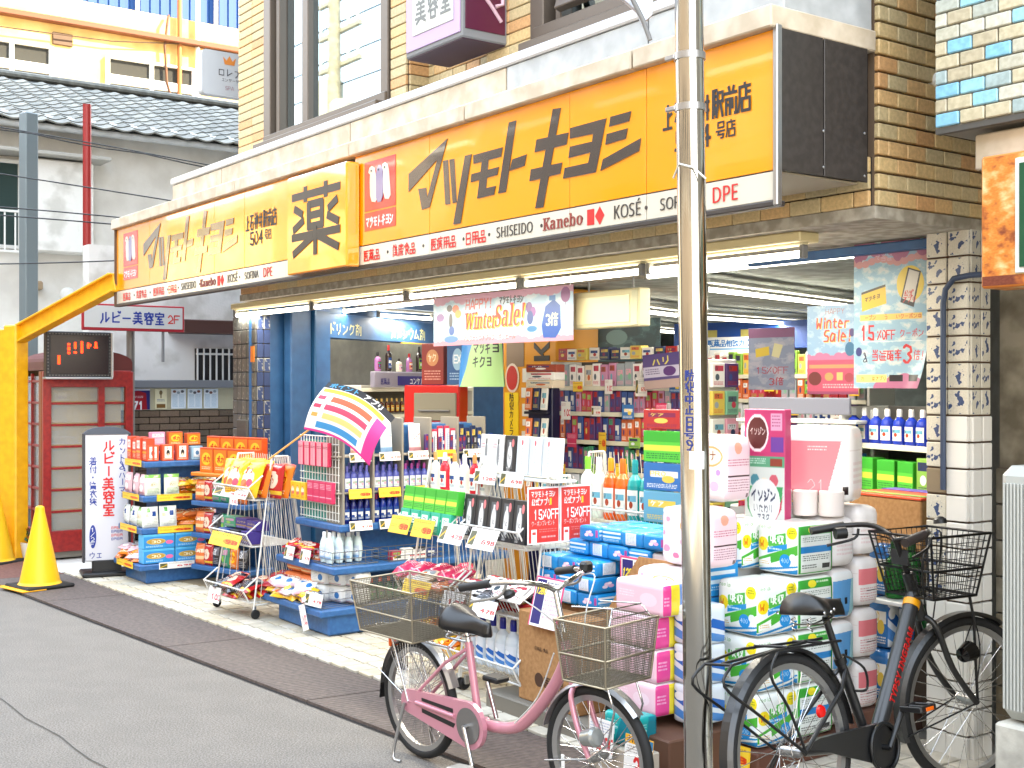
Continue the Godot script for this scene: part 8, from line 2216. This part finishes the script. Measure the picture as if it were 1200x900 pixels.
func arc(R: float, a0: float, a1: float, w: float, r: float, n := 28) -> Mesh: # mudguard: shallow channel round an arc in the xy plane
	var st := S()
	for i in n:
		var t0 := lerpf(a0, a1, float(i) / n)
		var t1 := lerpf(a0, a1, float(i + 1) / n)
		var prof := [[-w, -r], [-w * 0.6, 0.0], [w * 0.6, 0.0], [w, -r]]
		for k in 3:
			for side in [0.0, -0.0025]:
				var q := []
				for e in [[t0, k], [t1, k], [t1, k + 1], [t0, k + 1]]:
					var pr: Array = prof[e[1]]
					var rr: float = R + pr[1] + side
					q.append(Vector3(rr * cos(e[0]), rr * sin(e[0]), pr[0]))
				if side < 0.0: q.reverse()
				quad(st, q[0], q[1], q[2], q[3])
	return st.commit()

func wheel(called: String, bike: Node3D, at: Vector3, R: float, xf: Transform3D, rim_mat, tyre_w := 0.02) -> Node3D:
	var w := part(called, ring(R - tyre_w, tyre_w, 56, 10), M.rubber, bike)
	w.transform = xf * Transform3D(Basis.IDENTITY, at)
	var st := S()
	for i in 48:
		var t0 := TAU * i / 48.0
		var t1 := TAU * (i + 1) / 48.0
		var ro := R - tyre_w * 1.7
		var ri := ro - 0.022
		for s in [-1, 1]:
			var q := [Vector3(ro * cos(t0), ro * sin(t0), s * 0.013), Vector3(ri * cos(t0), ri * sin(t0), s * 0.009), Vector3(ri * cos(t1), ri * sin(t1), s * 0.009), Vector3(ro * cos(t1), ro * sin(t1), s * 0.013)]
			if s < 0: q.reverse()
			quad(st, q[0], q[1], q[2], q[3])
		quad(st, Vector3(ri * cos(t0), ri * sin(t0), 0.009), Vector3(ri * cos(t0), ri * sin(t0), -0.009), Vector3(ri * cos(t1), ri * sin(t1), -0.009), Vector3(ri * cos(t1), ri * sin(t1), 0.009))
	part("rim", st.commit(), rim_mat, w)
	var sp := []
	for i in 32:
		var a := TAU * i / 32.0
		var b := a + (0.55 if i % 4 < 2 else -0.55)
		var s := 1.0 if i % 2 else -1.0
		sp.append([Vector3(0.028 * cos(b + s), 0.028 * sin(b + s), s * 0.028), Vector3((R - tyre_w * 1.7 - 0.02) * cos(a), (R - tyre_w * 1.7 - 0.02) * sin(a), 0)])
	part("spokes", tubes(sp, 0.0016, 4), M.chrome, w)
	part("hub", tubes([[Vector3(0, 0, -0.05), Vector3(0, 0, -0.03), Vector3(0, 0, 0.03), Vector3(0, 0, 0.05)]], [0.012, 0.02, 0.02, 0.012], 12), M.alu, w)
	return w

func saddle(bike: Node3D, at: Vector3, l: float, w: float, m) -> void:
	var st := S()
	var n := 14
	var k := 10
	var P := func(i: int, j: int) -> Vector3:
		var u := float(i) / n
		var v := float(j) / k * PI
		var wid := w / 2 * lerpf(1.0, 0.22, smoothstep(0.15, 0.75, u)) * (1.0 - 0.35 * pow(1.0 - u, 8)) * sqrt(clampf(u * 18.0, 0.0, 1.0)) * sqrt(clampf((1.0 - u) * 14.0, 0.0, 1.0))
		var y := 0.075 * sin(v) * (0.8 + 0.45 * pow(1 - u, 2)) * sqrt(clampf(u * 12.0, 0.0, 1.0)) - 0.012 * u + 0.02 * pow(1.0 - u, 2)
		return Vector3((u - 0.45) * l, y, -cos(v) * wid)
	for i in n:
		for j in k:
			quad(st, P.call(i, j), P.call(i, j + 1), P.call(i + 1, j + 1), P.call(i + 1, j))
		quad(st, P.call(i, k), P.call(i, 0), P.call(i + 1, 0), P.call(i + 1, k))
	var s2 := SurfaceTool.new()
	s2.create_from(st.commit(), 0)
	s2.set_smooth_group(0)
	s2.index()
	s2.generate_normals()
	var s := part("saddle", s2.commit(), m, bike, at)
	var sp := []
	for z in [-0.035, 0.035]:
		for c in 4:
			var pts := []
			for i in 9:
				pts.append(Vector3(-l * 0.36 + c * 0.0 + 0.010 * cos(i * 1.6), -0.045 + i * 0.006, z + 0.010 * sin(i * 1.6)))
			if c == 0:
				sp.append(pts)
	sp.append([Vector3(-l * 0.38, -0.02, -0.03), Vector3(0, -0.03, -0.02), Vector3(l * 0.40, -0.005, 0)])
	sp.append([Vector3(-l * 0.38, -0.02, 0.03), Vector3(0, -0.03, 0.02), Vector3(l * 0.40, -0.005, 0)])
	part("springs", tubes(sp, 0.0035, 6), M.chrome, s)

func bend(pts: Array, n := 6) -> Array: # smooth curve through points
	var out := []
	for i in pts.size() - 1:
		var p0: Vector3 = pts[maxi(i - 1, 0)]
		var p1: Vector3 = pts[i]
		var p2: Vector3 = pts[i + 1]
		var p3: Vector3 = pts[mini(i + 2, pts.size() - 1)]
		for k in n:
			out.append(p1.cubic_interpolate(p2, p0, p3, float(k) / n))
	out.append(pts[pts.size() - 1])
	return out

func wire_mesh_basket(l0: float, w0: float, l1: float, w1: float, h: float, step: float, r: float) -> Array:
	var fine := S()
	var C := func(t: float, y: float) -> Vector3: # t along the rim 0..4
		var f := y / h
		var l := lerpf(l1, l0, f) / 2
		var w := lerpf(w1, w0, f) / 2
		var k := int(t) % 4
		var u := t - floorf(t)
		var cs := [Vector3(-l, y, w), Vector3(l, y, w), Vector3(l, y, -w), Vector3(-l, y, -w)]
		return cs[k].lerp(cs[(k + 1) % 4], u)
	for s in 4:
		var n := int((l0 if s % 2 == 0 else w0) / step)
		for i in n + 1:
			tube(fine, [C.call(s + minf(float(i) / n, 0.999), 0.0), C.call(s + minf(float(i) / n, 0.999), h)], r, 3)
	var m := int(h / step)
	for i in m + 1:
		var y := h * i / m
		tube(fine, [C.call(0.0, y), C.call(1.0, y), C.call(2.0, y), C.call(3.0, y), C.call(0.0, y)], r, 3)
	var nb := int(l1 / step)
	for i in nb + 1:
		var x := -l1 / 2 + l1 * i / nb
		tube(fine, [Vector3(x, 0, -w1 / 2), Vector3(x, 0, w1 / 2)], r, 3)
	var nc := int(w1 / step)
	for i in nc + 1:
		var z := -w1 / 2 + w1 * i / nc
		tube(fine, [Vector3(-l1 / 2, 0, z), Vector3(l1 / 2, 0, z)], r, 3)
	var thick := S()
	for y in [0.0, h * 0.45, h]:
		tube(thick, [C.call(0.0, y), C.call(1.0, y), C.call(2.0, y), C.call(3.0, y), C.call(0.0, y)], r * 2.6 + 0.001, 6)
	for t in [0.0, 1.0, 2.0, 3.0]:
		tube(thick, [C.call(t, 0.0), C.call(t, h)], r * 2.2 + 0.001, 6)
	return [fine.commit(), thick.commit()]

func build_pink_bicycle() -> void:
	var b := thing("pink_bicycle", "pink step-through bicycle with wire baskets parked before the racks", "bicycle", Vector3(-4.66, 0, 1.86), 0.078)
	b.rotation = Vector3(0.03, 0.078, 0)
	var pink := StandardMaterial3D.new()
	pink.albedo_color = Color(0.73, 0.49, 0.545)
	pink.roughness = 0.28
	pink.metallic = 0.25
	pink.clearcoat_enabled = true
	pink.clearcoat = 0.6
	var I := Transform3D.IDENTITY
	var R := 0.262
	wheel("rear_wheel", b, Vector3(0, R, 0), R, I, M.alu)
	var hx := Vector3(0.985, 0.58, 0)
	var axis := Vector3(-0.26, 0.966, 0).normalized()
	var steer := Transform3D(Basis.IDENTITY, hx) * Transform3D(Basis(axis, 0.07), Vector3.ZERO) * Transform3D(Basis.IDENTITY, -hx)
	wheel("front_wheel", b, Vector3(1.12, R, 0), R, steer, M.alu)
	var st := S()
	tube(st, bend([Vector3(0.97, 0.615, 0), Vector3(0.90, 0.50, 0), Vector3(0.80, 0.385, 0), Vector3(0.68, 0.285, 0), Vector3(0.56, 0.25, 0), Vector3(0.42, 0.24, 0)]), 0.024, 14)
	tube(st, [Vector3(0.42, 0.22, 0), Vector3(0.357, 0.57, 0)], 0.0165, 12)
	tube(st, [Vector3(0.952, 0.69, 0), Vector3(1.005, 0.50, 0)], 0.021, 14)
	for s in [-1, 1]:
		tube(st, [Vector3(0.40, 0.24, s * 0.03), Vector3(0.0, R, s * 0.055)], 0.010, 8)
		tube(st, [Vector3(0.36, 0.54, s * 0.02), Vector3(0.25, 0.47, s * 0.045), Vector3(0.0, R, s * 0.055)], 0.008, 8)
	tube(st, [Vector3(0.42, 0.235, -0.04), Vector3(0.42, 0.235, 0.04)], 0.024, 12)
	part("frame", st.commit(), pink, b)
	part("head_ring", tubes([[Vector3(0.948, 0.70, 0), Vector3(0.958, 0.668, 0)]], 0.026, 14), mat(Color(0.50, 0.36, 0.20), 0.35, 0.6), b)
	var fk := S()
	for s in [-1, 1]:
		tube(fk, bend([Vector3(1.01, 0.50, s * 0.015), Vector3(1.025, 0.47, s * 0.045), Vector3(1.06, 0.37, s * 0.05), Vector3(1.12, R, s * 0.052)], 4), 0.011, 8)
	part("fork", fk.commit(), pink, b).transform = steer
	part("front_mudguard", arc(R + 0.018, 0.75, 2.9, 0.027, 0.012), M.alu, b).transform = steer * Transform3D(Basis.IDENTITY, Vector3(1.12, R, 0))
	part("rear_mudguard", arc(R + 0.018, 0.35, 3.15, 0.027, 0.012), M.alu, b, Vector3(0, R, 0))
	part("mud_flap", cb(Vector3(0.006, 0.07, 0.05), 0.002), M.black, b, Vector3(-0.275, 0.25, 0), Vector3(0, 0, -0.15))
	part("stays", tubes([[Vector3(0, R, 0.06), Vector3(-0.27, R + 0.09, 0.03)], [Vector3(0, R, 0.06), Vector3(-0.17, 0.52, 0.03)], [Vector3(0, R, -0.06), Vector3(-0.17, 0.52, -0.03)]], 0.0035, 6), M.chrome, b)
	part("front_stays", tubes([[Vector3(1.12, R, 0.055), Vector3(0.87, 0.20, 0.03)], [Vector3(1.12, R, 0.06), Vector3(1.23, 0.34, 0.075), Vector3(1.27, 0.47, 0.08), Vector3(1.24, 0.545, 0.08)], [Vector3(1.12, R, -0.06), Vector3(1.23, 0.34, -0.075), Vector3(1.27, 0.47, -0.08), Vector3(1.24, 0.545, -0.08)]], 0.0042, 6), M.chrome, b).transform = steer
	var cs := S()
	var outl := []
	for i in 13:
		var t := -PI / 2 + PI * i / 12.0
		outl.append(Vector2(0.42 + 0.098 * cos(t), 0.24 + 0.098 * sin(t)))
	for i in 9:
		var t := PI / 2 + PI * i / 8.0
		outl.append(Vector2(0.0 + 0.055 * cos(t), R + 0.052 * sin(t)))
	plate(cs, outl, 0.062, 0.022)
	var cc := part("chain_case", cs.commit(), pink, b)
	part("slot_rib", tubes([[Vector3(0.06, R + 0.006, 0.064), Vector3(0.33, 0.262, 0.064)]], 0.010, 8), pink, cc)
	part("slot", plate_mesh([[Vector2(0.10, R - 0.030), Vector2(0.32, 0.212), Vector2(0.335, 0.232), Vector2(0.10, R - 0.012)], [Vector2(0.10, R + 0.020), Vector2(0.32, 0.274), Vector2(0.32, 0.292), Vector2(0.10, R + 0.034)]], 0.001), M.black, cc, Vector3(0, 0, 0.0635))
	part("disc", plate_mesh([oval(0.075, 0.075, 32, Vector2(0.42, 0.24))], 0.003), mat(Color(0.42, 0.41, 0.40), 0.35, 0.4), cc, Vector3(0, 0, 0.066))
	var ck := part("crank", tubes([[Vector3(0.42, 0.24, 0.05), Vector3(0.42, 0.24, 0.09)], [Vector3(0.42, 0.24, 0.085), Vector3(0.475, 0.095, 0.09)]], 0.010, 8), M.chrome, b)
	part("pedal", cb(Vector3(0.10, 0.024, 0.075), 0.006), mat(Color(0.62, 0.60, 0.56), 0.3), ck, Vector3(0.46, 0.088, 0.14), Vector3(0, 0, 0.1))
	part("reflector", cb(Vector3(0.045, 0.016, 0.004), 0.001), mat(Color(0.85, 0.40, 0.05), 0.2), ck, Vector3(0.46, 0.088, 0.179))
	var ck2 := part("crank", tubes([[Vector3(0.42, 0.24, -0.09), Vector3(0.365, 0.385, -0.09)]], 0.010, 8), M.chrome, b)
	part("pedal", cb(Vector3(0.10, 0.024, 0.075), 0.006), M.black, ck2, Vector3(0.36, 0.39, -0.14))
	for s in [-1, 1]:
		part("kickstand", tubes([bend([Vector3(-0.02, R - 0.01, s * 0.07), Vector3(-0.05, 0.12, s * 0.09), Vector3(-0.06, 0.012, s * 0.11), Vector3(0.0, 0.006, s * 0.11)], 3)], 0.008, 6), M.alu, b)
	part("carrier", tubes([[Vector3(0.30, 0.545, 0.06), Vector3(-0.35, 0.535, 0.06)], [Vector3(0.30, 0.545, -0.06), Vector3(-0.35, 0.535, -0.06)], [Vector3(-0.35, 0.535, 0.06), Vector3(-0.35, 0.535, -0.06)], [Vector3(0.0, R, 0.065), Vector3(-0.12, 0.535, 0.06)], [Vector3(0.0, R, -0.065), Vector3(-0.12, 0.535, -0.06)]], 0.0055, 6), M.chrome, b)
	var gd := []
	for i in 22:
		var t := 0.5 + i * 0.085
		gd.append([Vector3(0.07 * cos(t), R + 0.07 * sin(t), 0.052), Vector3((R - 0.01) * cos(t), R + (R - 0.01) * sin(t), 0.036)])
	part("skirt_guard", tubes(gd, 0.0016, 4), M.chrome, b)
	part("rear_reflector", cb(Vector3(0.02, 0.04, 0.05), 0.004), mat(Color(0.85, 0.35, 0.06), 0.2), b, Vector3(-0.19, 0.485, 0))
	part("seat_post", tubes([[Vector3(0.357, 0.57, 0), Vector3(0.347, 0.612, 0)]], 0.0125, 10), M.chrome, b)
	saddle(b, Vector3(0.36, 0.622, 0), 0.27, 0.21, mat(Color(0.07, 0.07, 0.075), 0.35))
	var hb := S()
	tube(hb, [Vector3(0.955, 0.68, 0), Vector3(0.905, 0.86, 0)], 0.0115, 10)
	for s in [-1, 1]:
		tube(hb, bend([Vector3(0.905, 0.855, 0), Vector3(0.915, 0.885, s * 0.07), Vector3(0.89, 0.905, s * 0.17), Vector3(0.80, 0.90, s * 0.23), Vector3(0.68, 0.875, s * 0.265)], 5), 0.0105, 10)
	part("handlebar", hb.commit(), M.chrome, b).transform = steer
	for s in [-1, 1]:
		part("grip", tubes([[Vector3(0.79, 0.898, s * 0.236), Vector3(0.66, 0.871, s * 0.270)]], 0.0165, 10), mat(Color(0.10, 0.10, 0.10), 0.6), b).transform = steer
		part("brake_lever", tubes([bend([Vector3(0.85, 0.895, s * 0.21), Vector3(0.82, 0.85, s * 0.22), Vector3(0.70, 0.82, s * 0.255)], 4)], 0.006, 6), mat(Color(0.55, 0.54, 0.52), 0.35, 0.5), b).transform = steer
	part("bell", lathe_mesh([Vector2(0.024, 0), Vector2(0.022, 0.014), Vector2(0.012, 0.022), Vector2(0, 0.024)], 14), M.black, b, Vector3(0.87, 0.86, 0.2), Vector3(0.5, 0, 0))
	part("shifter", cb(Vector3(0.045, 0.045, 0.05), 0.01), M.black, b, Vector3(0.86, 0.915, -0.21))
	part("cables", tubes([bend([Vector3(0.84, 0.88, 0.21), Vector3(0.93, 0.82, 0.14), Vector3(0.98, 0.72, 0.05), Vector3(1.0, 0.55, 0.03)], 5), bend([Vector3(0.84, 0.88, -0.21), Vector3(0.98, 0.90, -0.14), Vector3(1.04, 0.78, -0.03), Vector3(1.02, 0.55, -0.02)], 5), bend([Vector3(0.92, 0.62, 0.028), Vector3(0.82, 0.43, 0.03), Vector3(0.68, 0.30, 0.03)], 5)], 0.003, 5), mat(Color(0.72, 0.72, 0.70), 0.4), b)
	var mesh_grey := mat(Color(0.40, 0.38, 0.33), 0.45, 0.5)
	var fb := wire_mesh_basket(0.25, 0.30, 0.21, 0.25, 0.225, 0.0085, 0.0013)
	var k := part("front_basket", fb[0], mesh_grey, b)
	k.transform = steer * Transform3D(Basis.IDENTITY, Vector3(1.165, 0.56, 0))
	part("hoops", fb[1], mat(Color(0.62, 0.58, 0.50), 0.35, 0.7), k)
	part("lid_wires", tubes([[Vector3(0.12, 0.225, 0.12), Vector3(0.10, 0.28, 0.08), Vector3(-0.10, 0.265, 0.08)], [Vector3(0.12, 0.225, -0.12), Vector3(0.10, 0.28, -0.08), Vector3(-0.10, 0.265, -0.08)], [Vector3(0.115, 0.25, 0.10), Vector3(0.115, 0.25, -0.10)], [Vector3(0.10, 0.28, 0.08), Vector3(0.10, 0.28, -0.08)]], 0.003, 5), M.chrome, k)
	var rb := wire_mesh_basket(0.47, 0.33, 0.40, 0.28, 0.22, 0.0085, 0.0013)
	var k2 := part("rear_basket", rb[0], mesh_grey, b, Vector3(-0.05, 0.552, 0))
	part("hoops", rb[1], mat(Color(0.62, 0.58, 0.50), 0.35, 0.7), k2)
	part("lamp", lathe_mesh([Vector2(0, -0.05), Vector2(0.03, -0.04), Vector2(0.038, 0.02), Vector2(0.03, 0.03), Vector2(0, 0.034)], 14), mat(Color(0.55, 0.56, 0.55), 0.25, 0.5), b, Vector3(1.17, 0.36, 0.075), Vector3(0, 0, -1.3))
	part("wheel_reflector", cb(Vector3(0.018, 0.06, 0.006), 0.003), M.white, b, Vector3(0.94, 0.20, 0.012))

func build_black_bicycle() -> void:
	var b := thing("black_bicycle", "black town bicycle leaning before the paper stacks and tiled column", "bicycle", Vector3(-2.93, 0, 1.36))
	var dir := Vector3(-0.085, 0, -1.14).normalized()
	var lean := Basis(dir, -0.13)
	var zz := dir.cross(Vector3.UP)
	b.basis = lean * Basis(dir, Vector3.UP, zz)
	var blk := StandardMaterial3D.new()
	blk.albedo_color = Color(0.055, 0.055, 0.06)
	blk.roughness = 0.3
	blk.clearcoat_enabled = true
	blk.clearcoat = 0.5
	var gun := StandardMaterial3D.new()
	gun.albedo_color = Color(0.22, 0.22, 0.22)
	gun.roughness = 0.3
	gun.metallic = 0.5
	var R := 0.345
	wheel("rear_wheel", b, Vector3(0, R, 0), R, Transform3D.IDENTITY, M.alu, 0.021)
	var hx := Vector3(0.89, 0.78, 0)
	var axis := Vector3(-0.33, 0.944, 0).normalized()
	var steer := Transform3D(Basis.IDENTITY, hx) * Transform3D(Basis(axis, -0.30), Vector3.ZERO) * Transform3D(Basis.IDENTITY, -hx)
	wheel("front_wheel", b, Vector3(1.14, R, 0), R, steer, M.alu, 0.021)
	var st := S()
	tube(st, [Vector3(0.47, 0.28, 0), Vector3(0.345, 0.62, 0)], 0.019, 12)
	for s in [-1, 1]:
		tube(st, [Vector3(0.45, 0.28, s * 0.03), Vector3(0.0, R, s * 0.06)], 0.011, 8)
		tube(st, [Vector3(0.35, 0.58, s * 0.018), Vector3(0.28, 0.52, s * 0.04), Vector3(0.0, R, s * 0.06)], 0.009, 8)
	tube(st, [Vector3(0.47, 0.28, -0.045), Vector3(0.47, 0.28, 0.045)], 0.026, 12)
	part("frame", st.commit(), blk, b)
	part("head_tube", tubes([[Vector3(0.855, 0.895, 0), Vector3(0.925, 0.70, 0)]], 0.022, 14), blk, b)
	var dt := part("down_tube", tubes([[Vector3(0.885, 0.80, 0), Vector3(0.52, 0.30, 0)]], 0.031, 18), gun, b)
	var td := (Vector3(0.885, 0.80, 0) - Vector3(0.52, 0.30, 0)).normalized()
	var lt := part("lettering", latin("TYPSY INGRAM", 0.034, 0.002, false, true), mat(Color(0.70, 0.06, 0.06), 0.4), dt)
	var zo := Vector3(0, 0, 1)
	lt.basis = Basis(td, zo.cross(td), zo)
	lt.position = Vector3(0.70, 0.55, 0.0305)
	part("yellow_tag", tubes([[Vector3(0.87, 0.78, 0), Vector3(0.853, 0.757, 0)]], 0.034, 18), mat(Color(0.85, 0.58, 0.02), 0.4), dt)
	var fk := S()
	for s in [-1, 1]:
		tube(fk, bend([Vector3(0.925, 0.71, s * 0.018), Vector3(0.95, 0.67, s * 0.052), Vector3(1.02, 0.50, s * 0.058), Vector3(1.14, R, s * 0.06)], 4), 0.0135, 8)
	part("fork", fk.commit(), blk, b).transform = steer
	part("front_mudguard", arc(R + 0.02, 0.9, 3.5, 0.030, 0.014, 36), blk, b).transform = steer * Transform3D(Basis.IDENTITY, Vector3(1.14, R, 0))
	part("rear_mudguard", arc(R + 0.02, 0.1, 3.2, 0.030, 0.014, 36), blk, b, Vector3(0, R, 0))
	part("front_stays", tubes([[Vector3(1.14, R, 0.06), Vector3(0.80, R - 0.10, 0.03)], [Vector3(1.14, R, -0.06), Vector3(0.80, R - 0.10, -0.03)]], 0.0035, 6), M.black, b).transform = steer
	part("chain_case", plate_case(0.47, 0.28, 0.088, R), blk, b)
	part("chain_ring", ring(0.088, 0.008, 36, 6), mat(Color(0.12, 0.12, 0.12), 0.35, 0.4), b, Vector3(0.47, 0.28, 0.07))
	var ck := part("crank", tubes([[Vector3(0.47, 0.28, 0.05), Vector3(0.47, 0.28, 0.095)], [Vector3(0.47, 0.28, 0.09), Vector3(0.57, 0.41, 0.10)]], 0.011, 8), M.black, b)
	var pd := S()
	for e in [[Vector3(0, 0, 0.02), Vector3(0.10, 0.022, 0.016)], [Vector3(0, 0, 0.10), Vector3(0.10, 0.022, 0.016)], [Vector3(0.045, 0, 0.06), Vector3(0.014, 0.022, 0.09)], [Vector3(-0.045, 0, 0.06), Vector3(0.014, 0.022, 0.09)], [Vector3(0, 0, 0.06), Vector3(0.014, 0.018, 0.09)]]:
		add_cb(pd, e[0], e[1], 0.003)
	part("pedal", pd.commit(), M.black, ck, Vector3(0.575, 0.415, 0.10))
	part("pedal_reflector", cb(Vector3(0.05, 0.014, 0.004), 0.001), mat(Color(0.80, 0.35, 0.04), 0.2), ck, Vector3(0.575, 0.414, 0.211))
	part("carrier", tubes([[Vector3(0.28, 0.70, 0.06), Vector3(-0.12, 0.72, 0.075), Vector3(-0.34, 0.70, 0.06)], [Vector3(0.28, 0.70, -0.06), Vector3(-0.12, 0.72, -0.075), Vector3(-0.34, 0.70, -0.06)], [Vector3(-0.34, 0.70, 0.06), Vector3(-0.34, 0.70, -0.06)], [Vector3(-0.05, 0.722, 0.075), Vector3(-0.05, 0.722, -0.075)], [Vector3(0.16, 0.71, 0.065), Vector3(0.16, 0.71, -0.065)], [Vector3(-0.32, 0.70, 0), Vector3(0.25, 0.712, 0)], bend([Vector3(-0.34, 0.70, 0.06), Vector3(-0.40, 0.64, 0.07), Vector3(-0.24, 0.52, 0.07), Vector3(0.0, R, 0.068)], 4), bend([Vector3(-0.34, 0.70, -0.06), Vector3(-0.40, 0.64, -0.07), Vector3(-0.24, 0.52, -0.07), Vector3(0.0, R, -0.068)], 4), bend([Vector3(-0.10, 0.72, 0.075), Vector3(-0.16, 0.64, 0.075), Vector3(-0.08, 0.52, 0.072), Vector3(0.0, R, 0.068)], 4)], 0.0055, 6), M.black, b)
	part("kickstand", tubes([bend([Vector3(0.02, R - 0.02, -0.08), Vector3(-0.02, 0.2, -0.13), Vector3(-0.05, 0.02, -0.20), Vector3(-0.02, 0.012, -0.21)], 4)], 0.009, 6), M.black, b)
	part("rear_reflector", lathe_mesh([Vector2(0, 0.012), Vector2(0.02, 0.01), Vector2(0.024, 0), Vector2(0, -0.004)], 16), mat(Color(0.75, 0.03, 0.02), 0.15), b, Vector3(0.10, R + 0.13, 0.07), Vector3(PI / 2, 0, 0))
	part("seat_post", tubes([[Vector3(0.348, 0.60, 0), Vector3(0.285, 0.78, 0)]], 0.0135, 10), blk, b)
	part("seat_clamp", tubes([[Vector3(0.352, 0.605, 0), Vector3(0.343, 0.63, 0)]], 0.024, 12), M.black, b)
	part("lock_cable", tubes([bend([Vector3(0.34, 0.64, 0.02), Vector3(0.42, 0.58, 0.05), Vector3(0.44, 0.50, 0.04), Vector3(0.38, 0.50, 0.03)], 5)], 0.005, 6), M.black, b)
	saddle(b, Vector3(0.24, 0.795, 0), 0.28, 0.23, mat(Color(0.05, 0.048, 0.046), 0.38))
	part("rivets", saddle_rivets(), M.chrome, b, Vector3(0.24, 0.795, 0))
	var hb := S()
	tube(hb, [Vector3(0.862, 0.88, 0), Vector3(0.80, 1.035, 0)], 0.0125, 10)
	for s in [-1, 1]:
		tube(hb, bend([Vector3(0.80, 1.03, 0), Vector3(0.83, 1.045, s * 0.06), Vector3(0.82, 1.075, s * 0.16), Vector3(0.74, 1.075, s * 0.235), Vector3(0.62, 1.06, s * 0.275)], 5), 0.011, 10)
	part("handlebar", hb.commit(), mat(Color(0.10, 0.09, 0.09), 0.35, 0.3), b).transform = steer
	for s in [-1, 1]:
		part("grip", tubes([[Vector3(0.735, 1.075, s * 0.237), Vector3(0.60, 1.058, s * 0.282)]], 0.0175, 12), mat(Color(0.12, 0.085, 0.075), 0.6) if s > 0 else M.black, b).transform = steer
		part("brake_lever", tubes([bend([Vector3(0.79, 1.06, s * 0.21), Vector3(0.77, 1.02, s * 0.215), Vector3(0.66, 0.995, s * 0.255)], 4)], 0.006, 6), M.black, b).transform = steer
	part("bell", lathe_mesh([Vector2(0.026, 0), Vector2(0.024, 0.016), Vector2(0.012, 0.026), Vector2(0, 0.028)], 16), M.black, b, Vector3(0.755, 1.09, 0.235))
	part("shifter", tubes([[Vector3(0.77, 1.07, -0.21), Vector3(0.73, 1.07, -0.235)]], 0.024, 12), M.black, b)
	part("cables", tubes([bend([Vector3(0.80, 1.06, 0.20), Vector3(0.92, 1.02, 0.13), Vector3(0.98, 0.86, 0.06), Vector3(0.95, 0.70, 0.035)], 5), bend([Vector3(0.80, 1.06, -0.20), Vector3(0.96, 1.02, -0.12), Vector3(1.0, 0.84, -0.05), Vector3(0.96, 0.68, -0.03)], 5), bend([Vector3(0.79, 1.04, 0.18), Vector3(0.72, 0.95, 0.16), Vector3(0.80, 0.80, 0.10), Vector3(0.90, 0.72, 0.04)], 5)], 0.0032, 5), M.black, b)
	var fb := wire_mesh_basket(0.31, 0.36, 0.22, 0.27, 0.25, 0.028, 0.0018)
	var k := part("front_basket", fb[0], M.wire_dark, b)
	k.transform = steer * Transform3D(Basis.IDENTITY, Vector3(0.975, 0.80, 0))
	part("hoops", fb[1], M.wire_dark, k)
	part("basket_plate", cb(Vector3(0.004, 0.06, 0.10), 0.001), M.black, k, Vector3(-0.155, 0.16, 0))
	part("basket_bracket", tubes([[Vector3(0.90, 0.84, 0), Vector3(1.0, 0.80, 0)], [Vector3(1.14, R + 0.0, 0.065), Vector3(1.12, 0.70, 0.08), Vector3(1.10, 0.80, 0.08)]], 0.006, 6), M.black, b).transform = steer
	part("lamp", lathe_mesh([Vector2(0, -0.05), Vector2(0.03, -0.04), Vector2(0.042, 0.02), Vector2(0.032, 0.032), Vector2(0, 0.036)], 16), mat(Color(0.03, 0.03, 0.035), 0.12), b, Vector3(1.07, 0.55, 0.10), Vector3(0, 0, -1.4))
	part("fork_lamp_wire", tubes([bend([Vector3(1.05, 0.56, 0.09), Vector3(1.16, 0.66, 0.09), Vector3(1.20, 0.54, 0.08), Vector3(1.15, 0.38, 0.07)], 5)], 0.003, 5), M.black, b)

func saddle_rivets() -> Mesh:
	var st := S()
	for s in [-1, 1]:
		for x in [-0.10, -0.06, 0.02]:
			lathe(st, [Vector2(0.007, 0), Vector2(0.005, 0.003), Vector2(0, 0.004)], 8, Vector3(x, 0.022, s * (0.106 if x < 0 else 0.062)), Basis(Vector3.RIGHT, s * PI / 2))
	return st.commit()

func plate_case(x: float, y: float, r: float, R: float) -> Mesh:
	var st := S()
	var o := []
	for i in 13:
		var t := -PI / 2 + PI * i / 12.0
		o.append(Vector2(x + r * cos(t), y + r * sin(t)))
	o.append(Vector2(0.10, R + 0.035))
	o.append(Vector2(-0.03, R + 0.02))
	o.append(Vector2(0.10, R - 0.01))
	o.append(Vector2(x - 0.06, y - 0.05))
	plate(st, o, 0.062, 0.02)
	return st.commit()
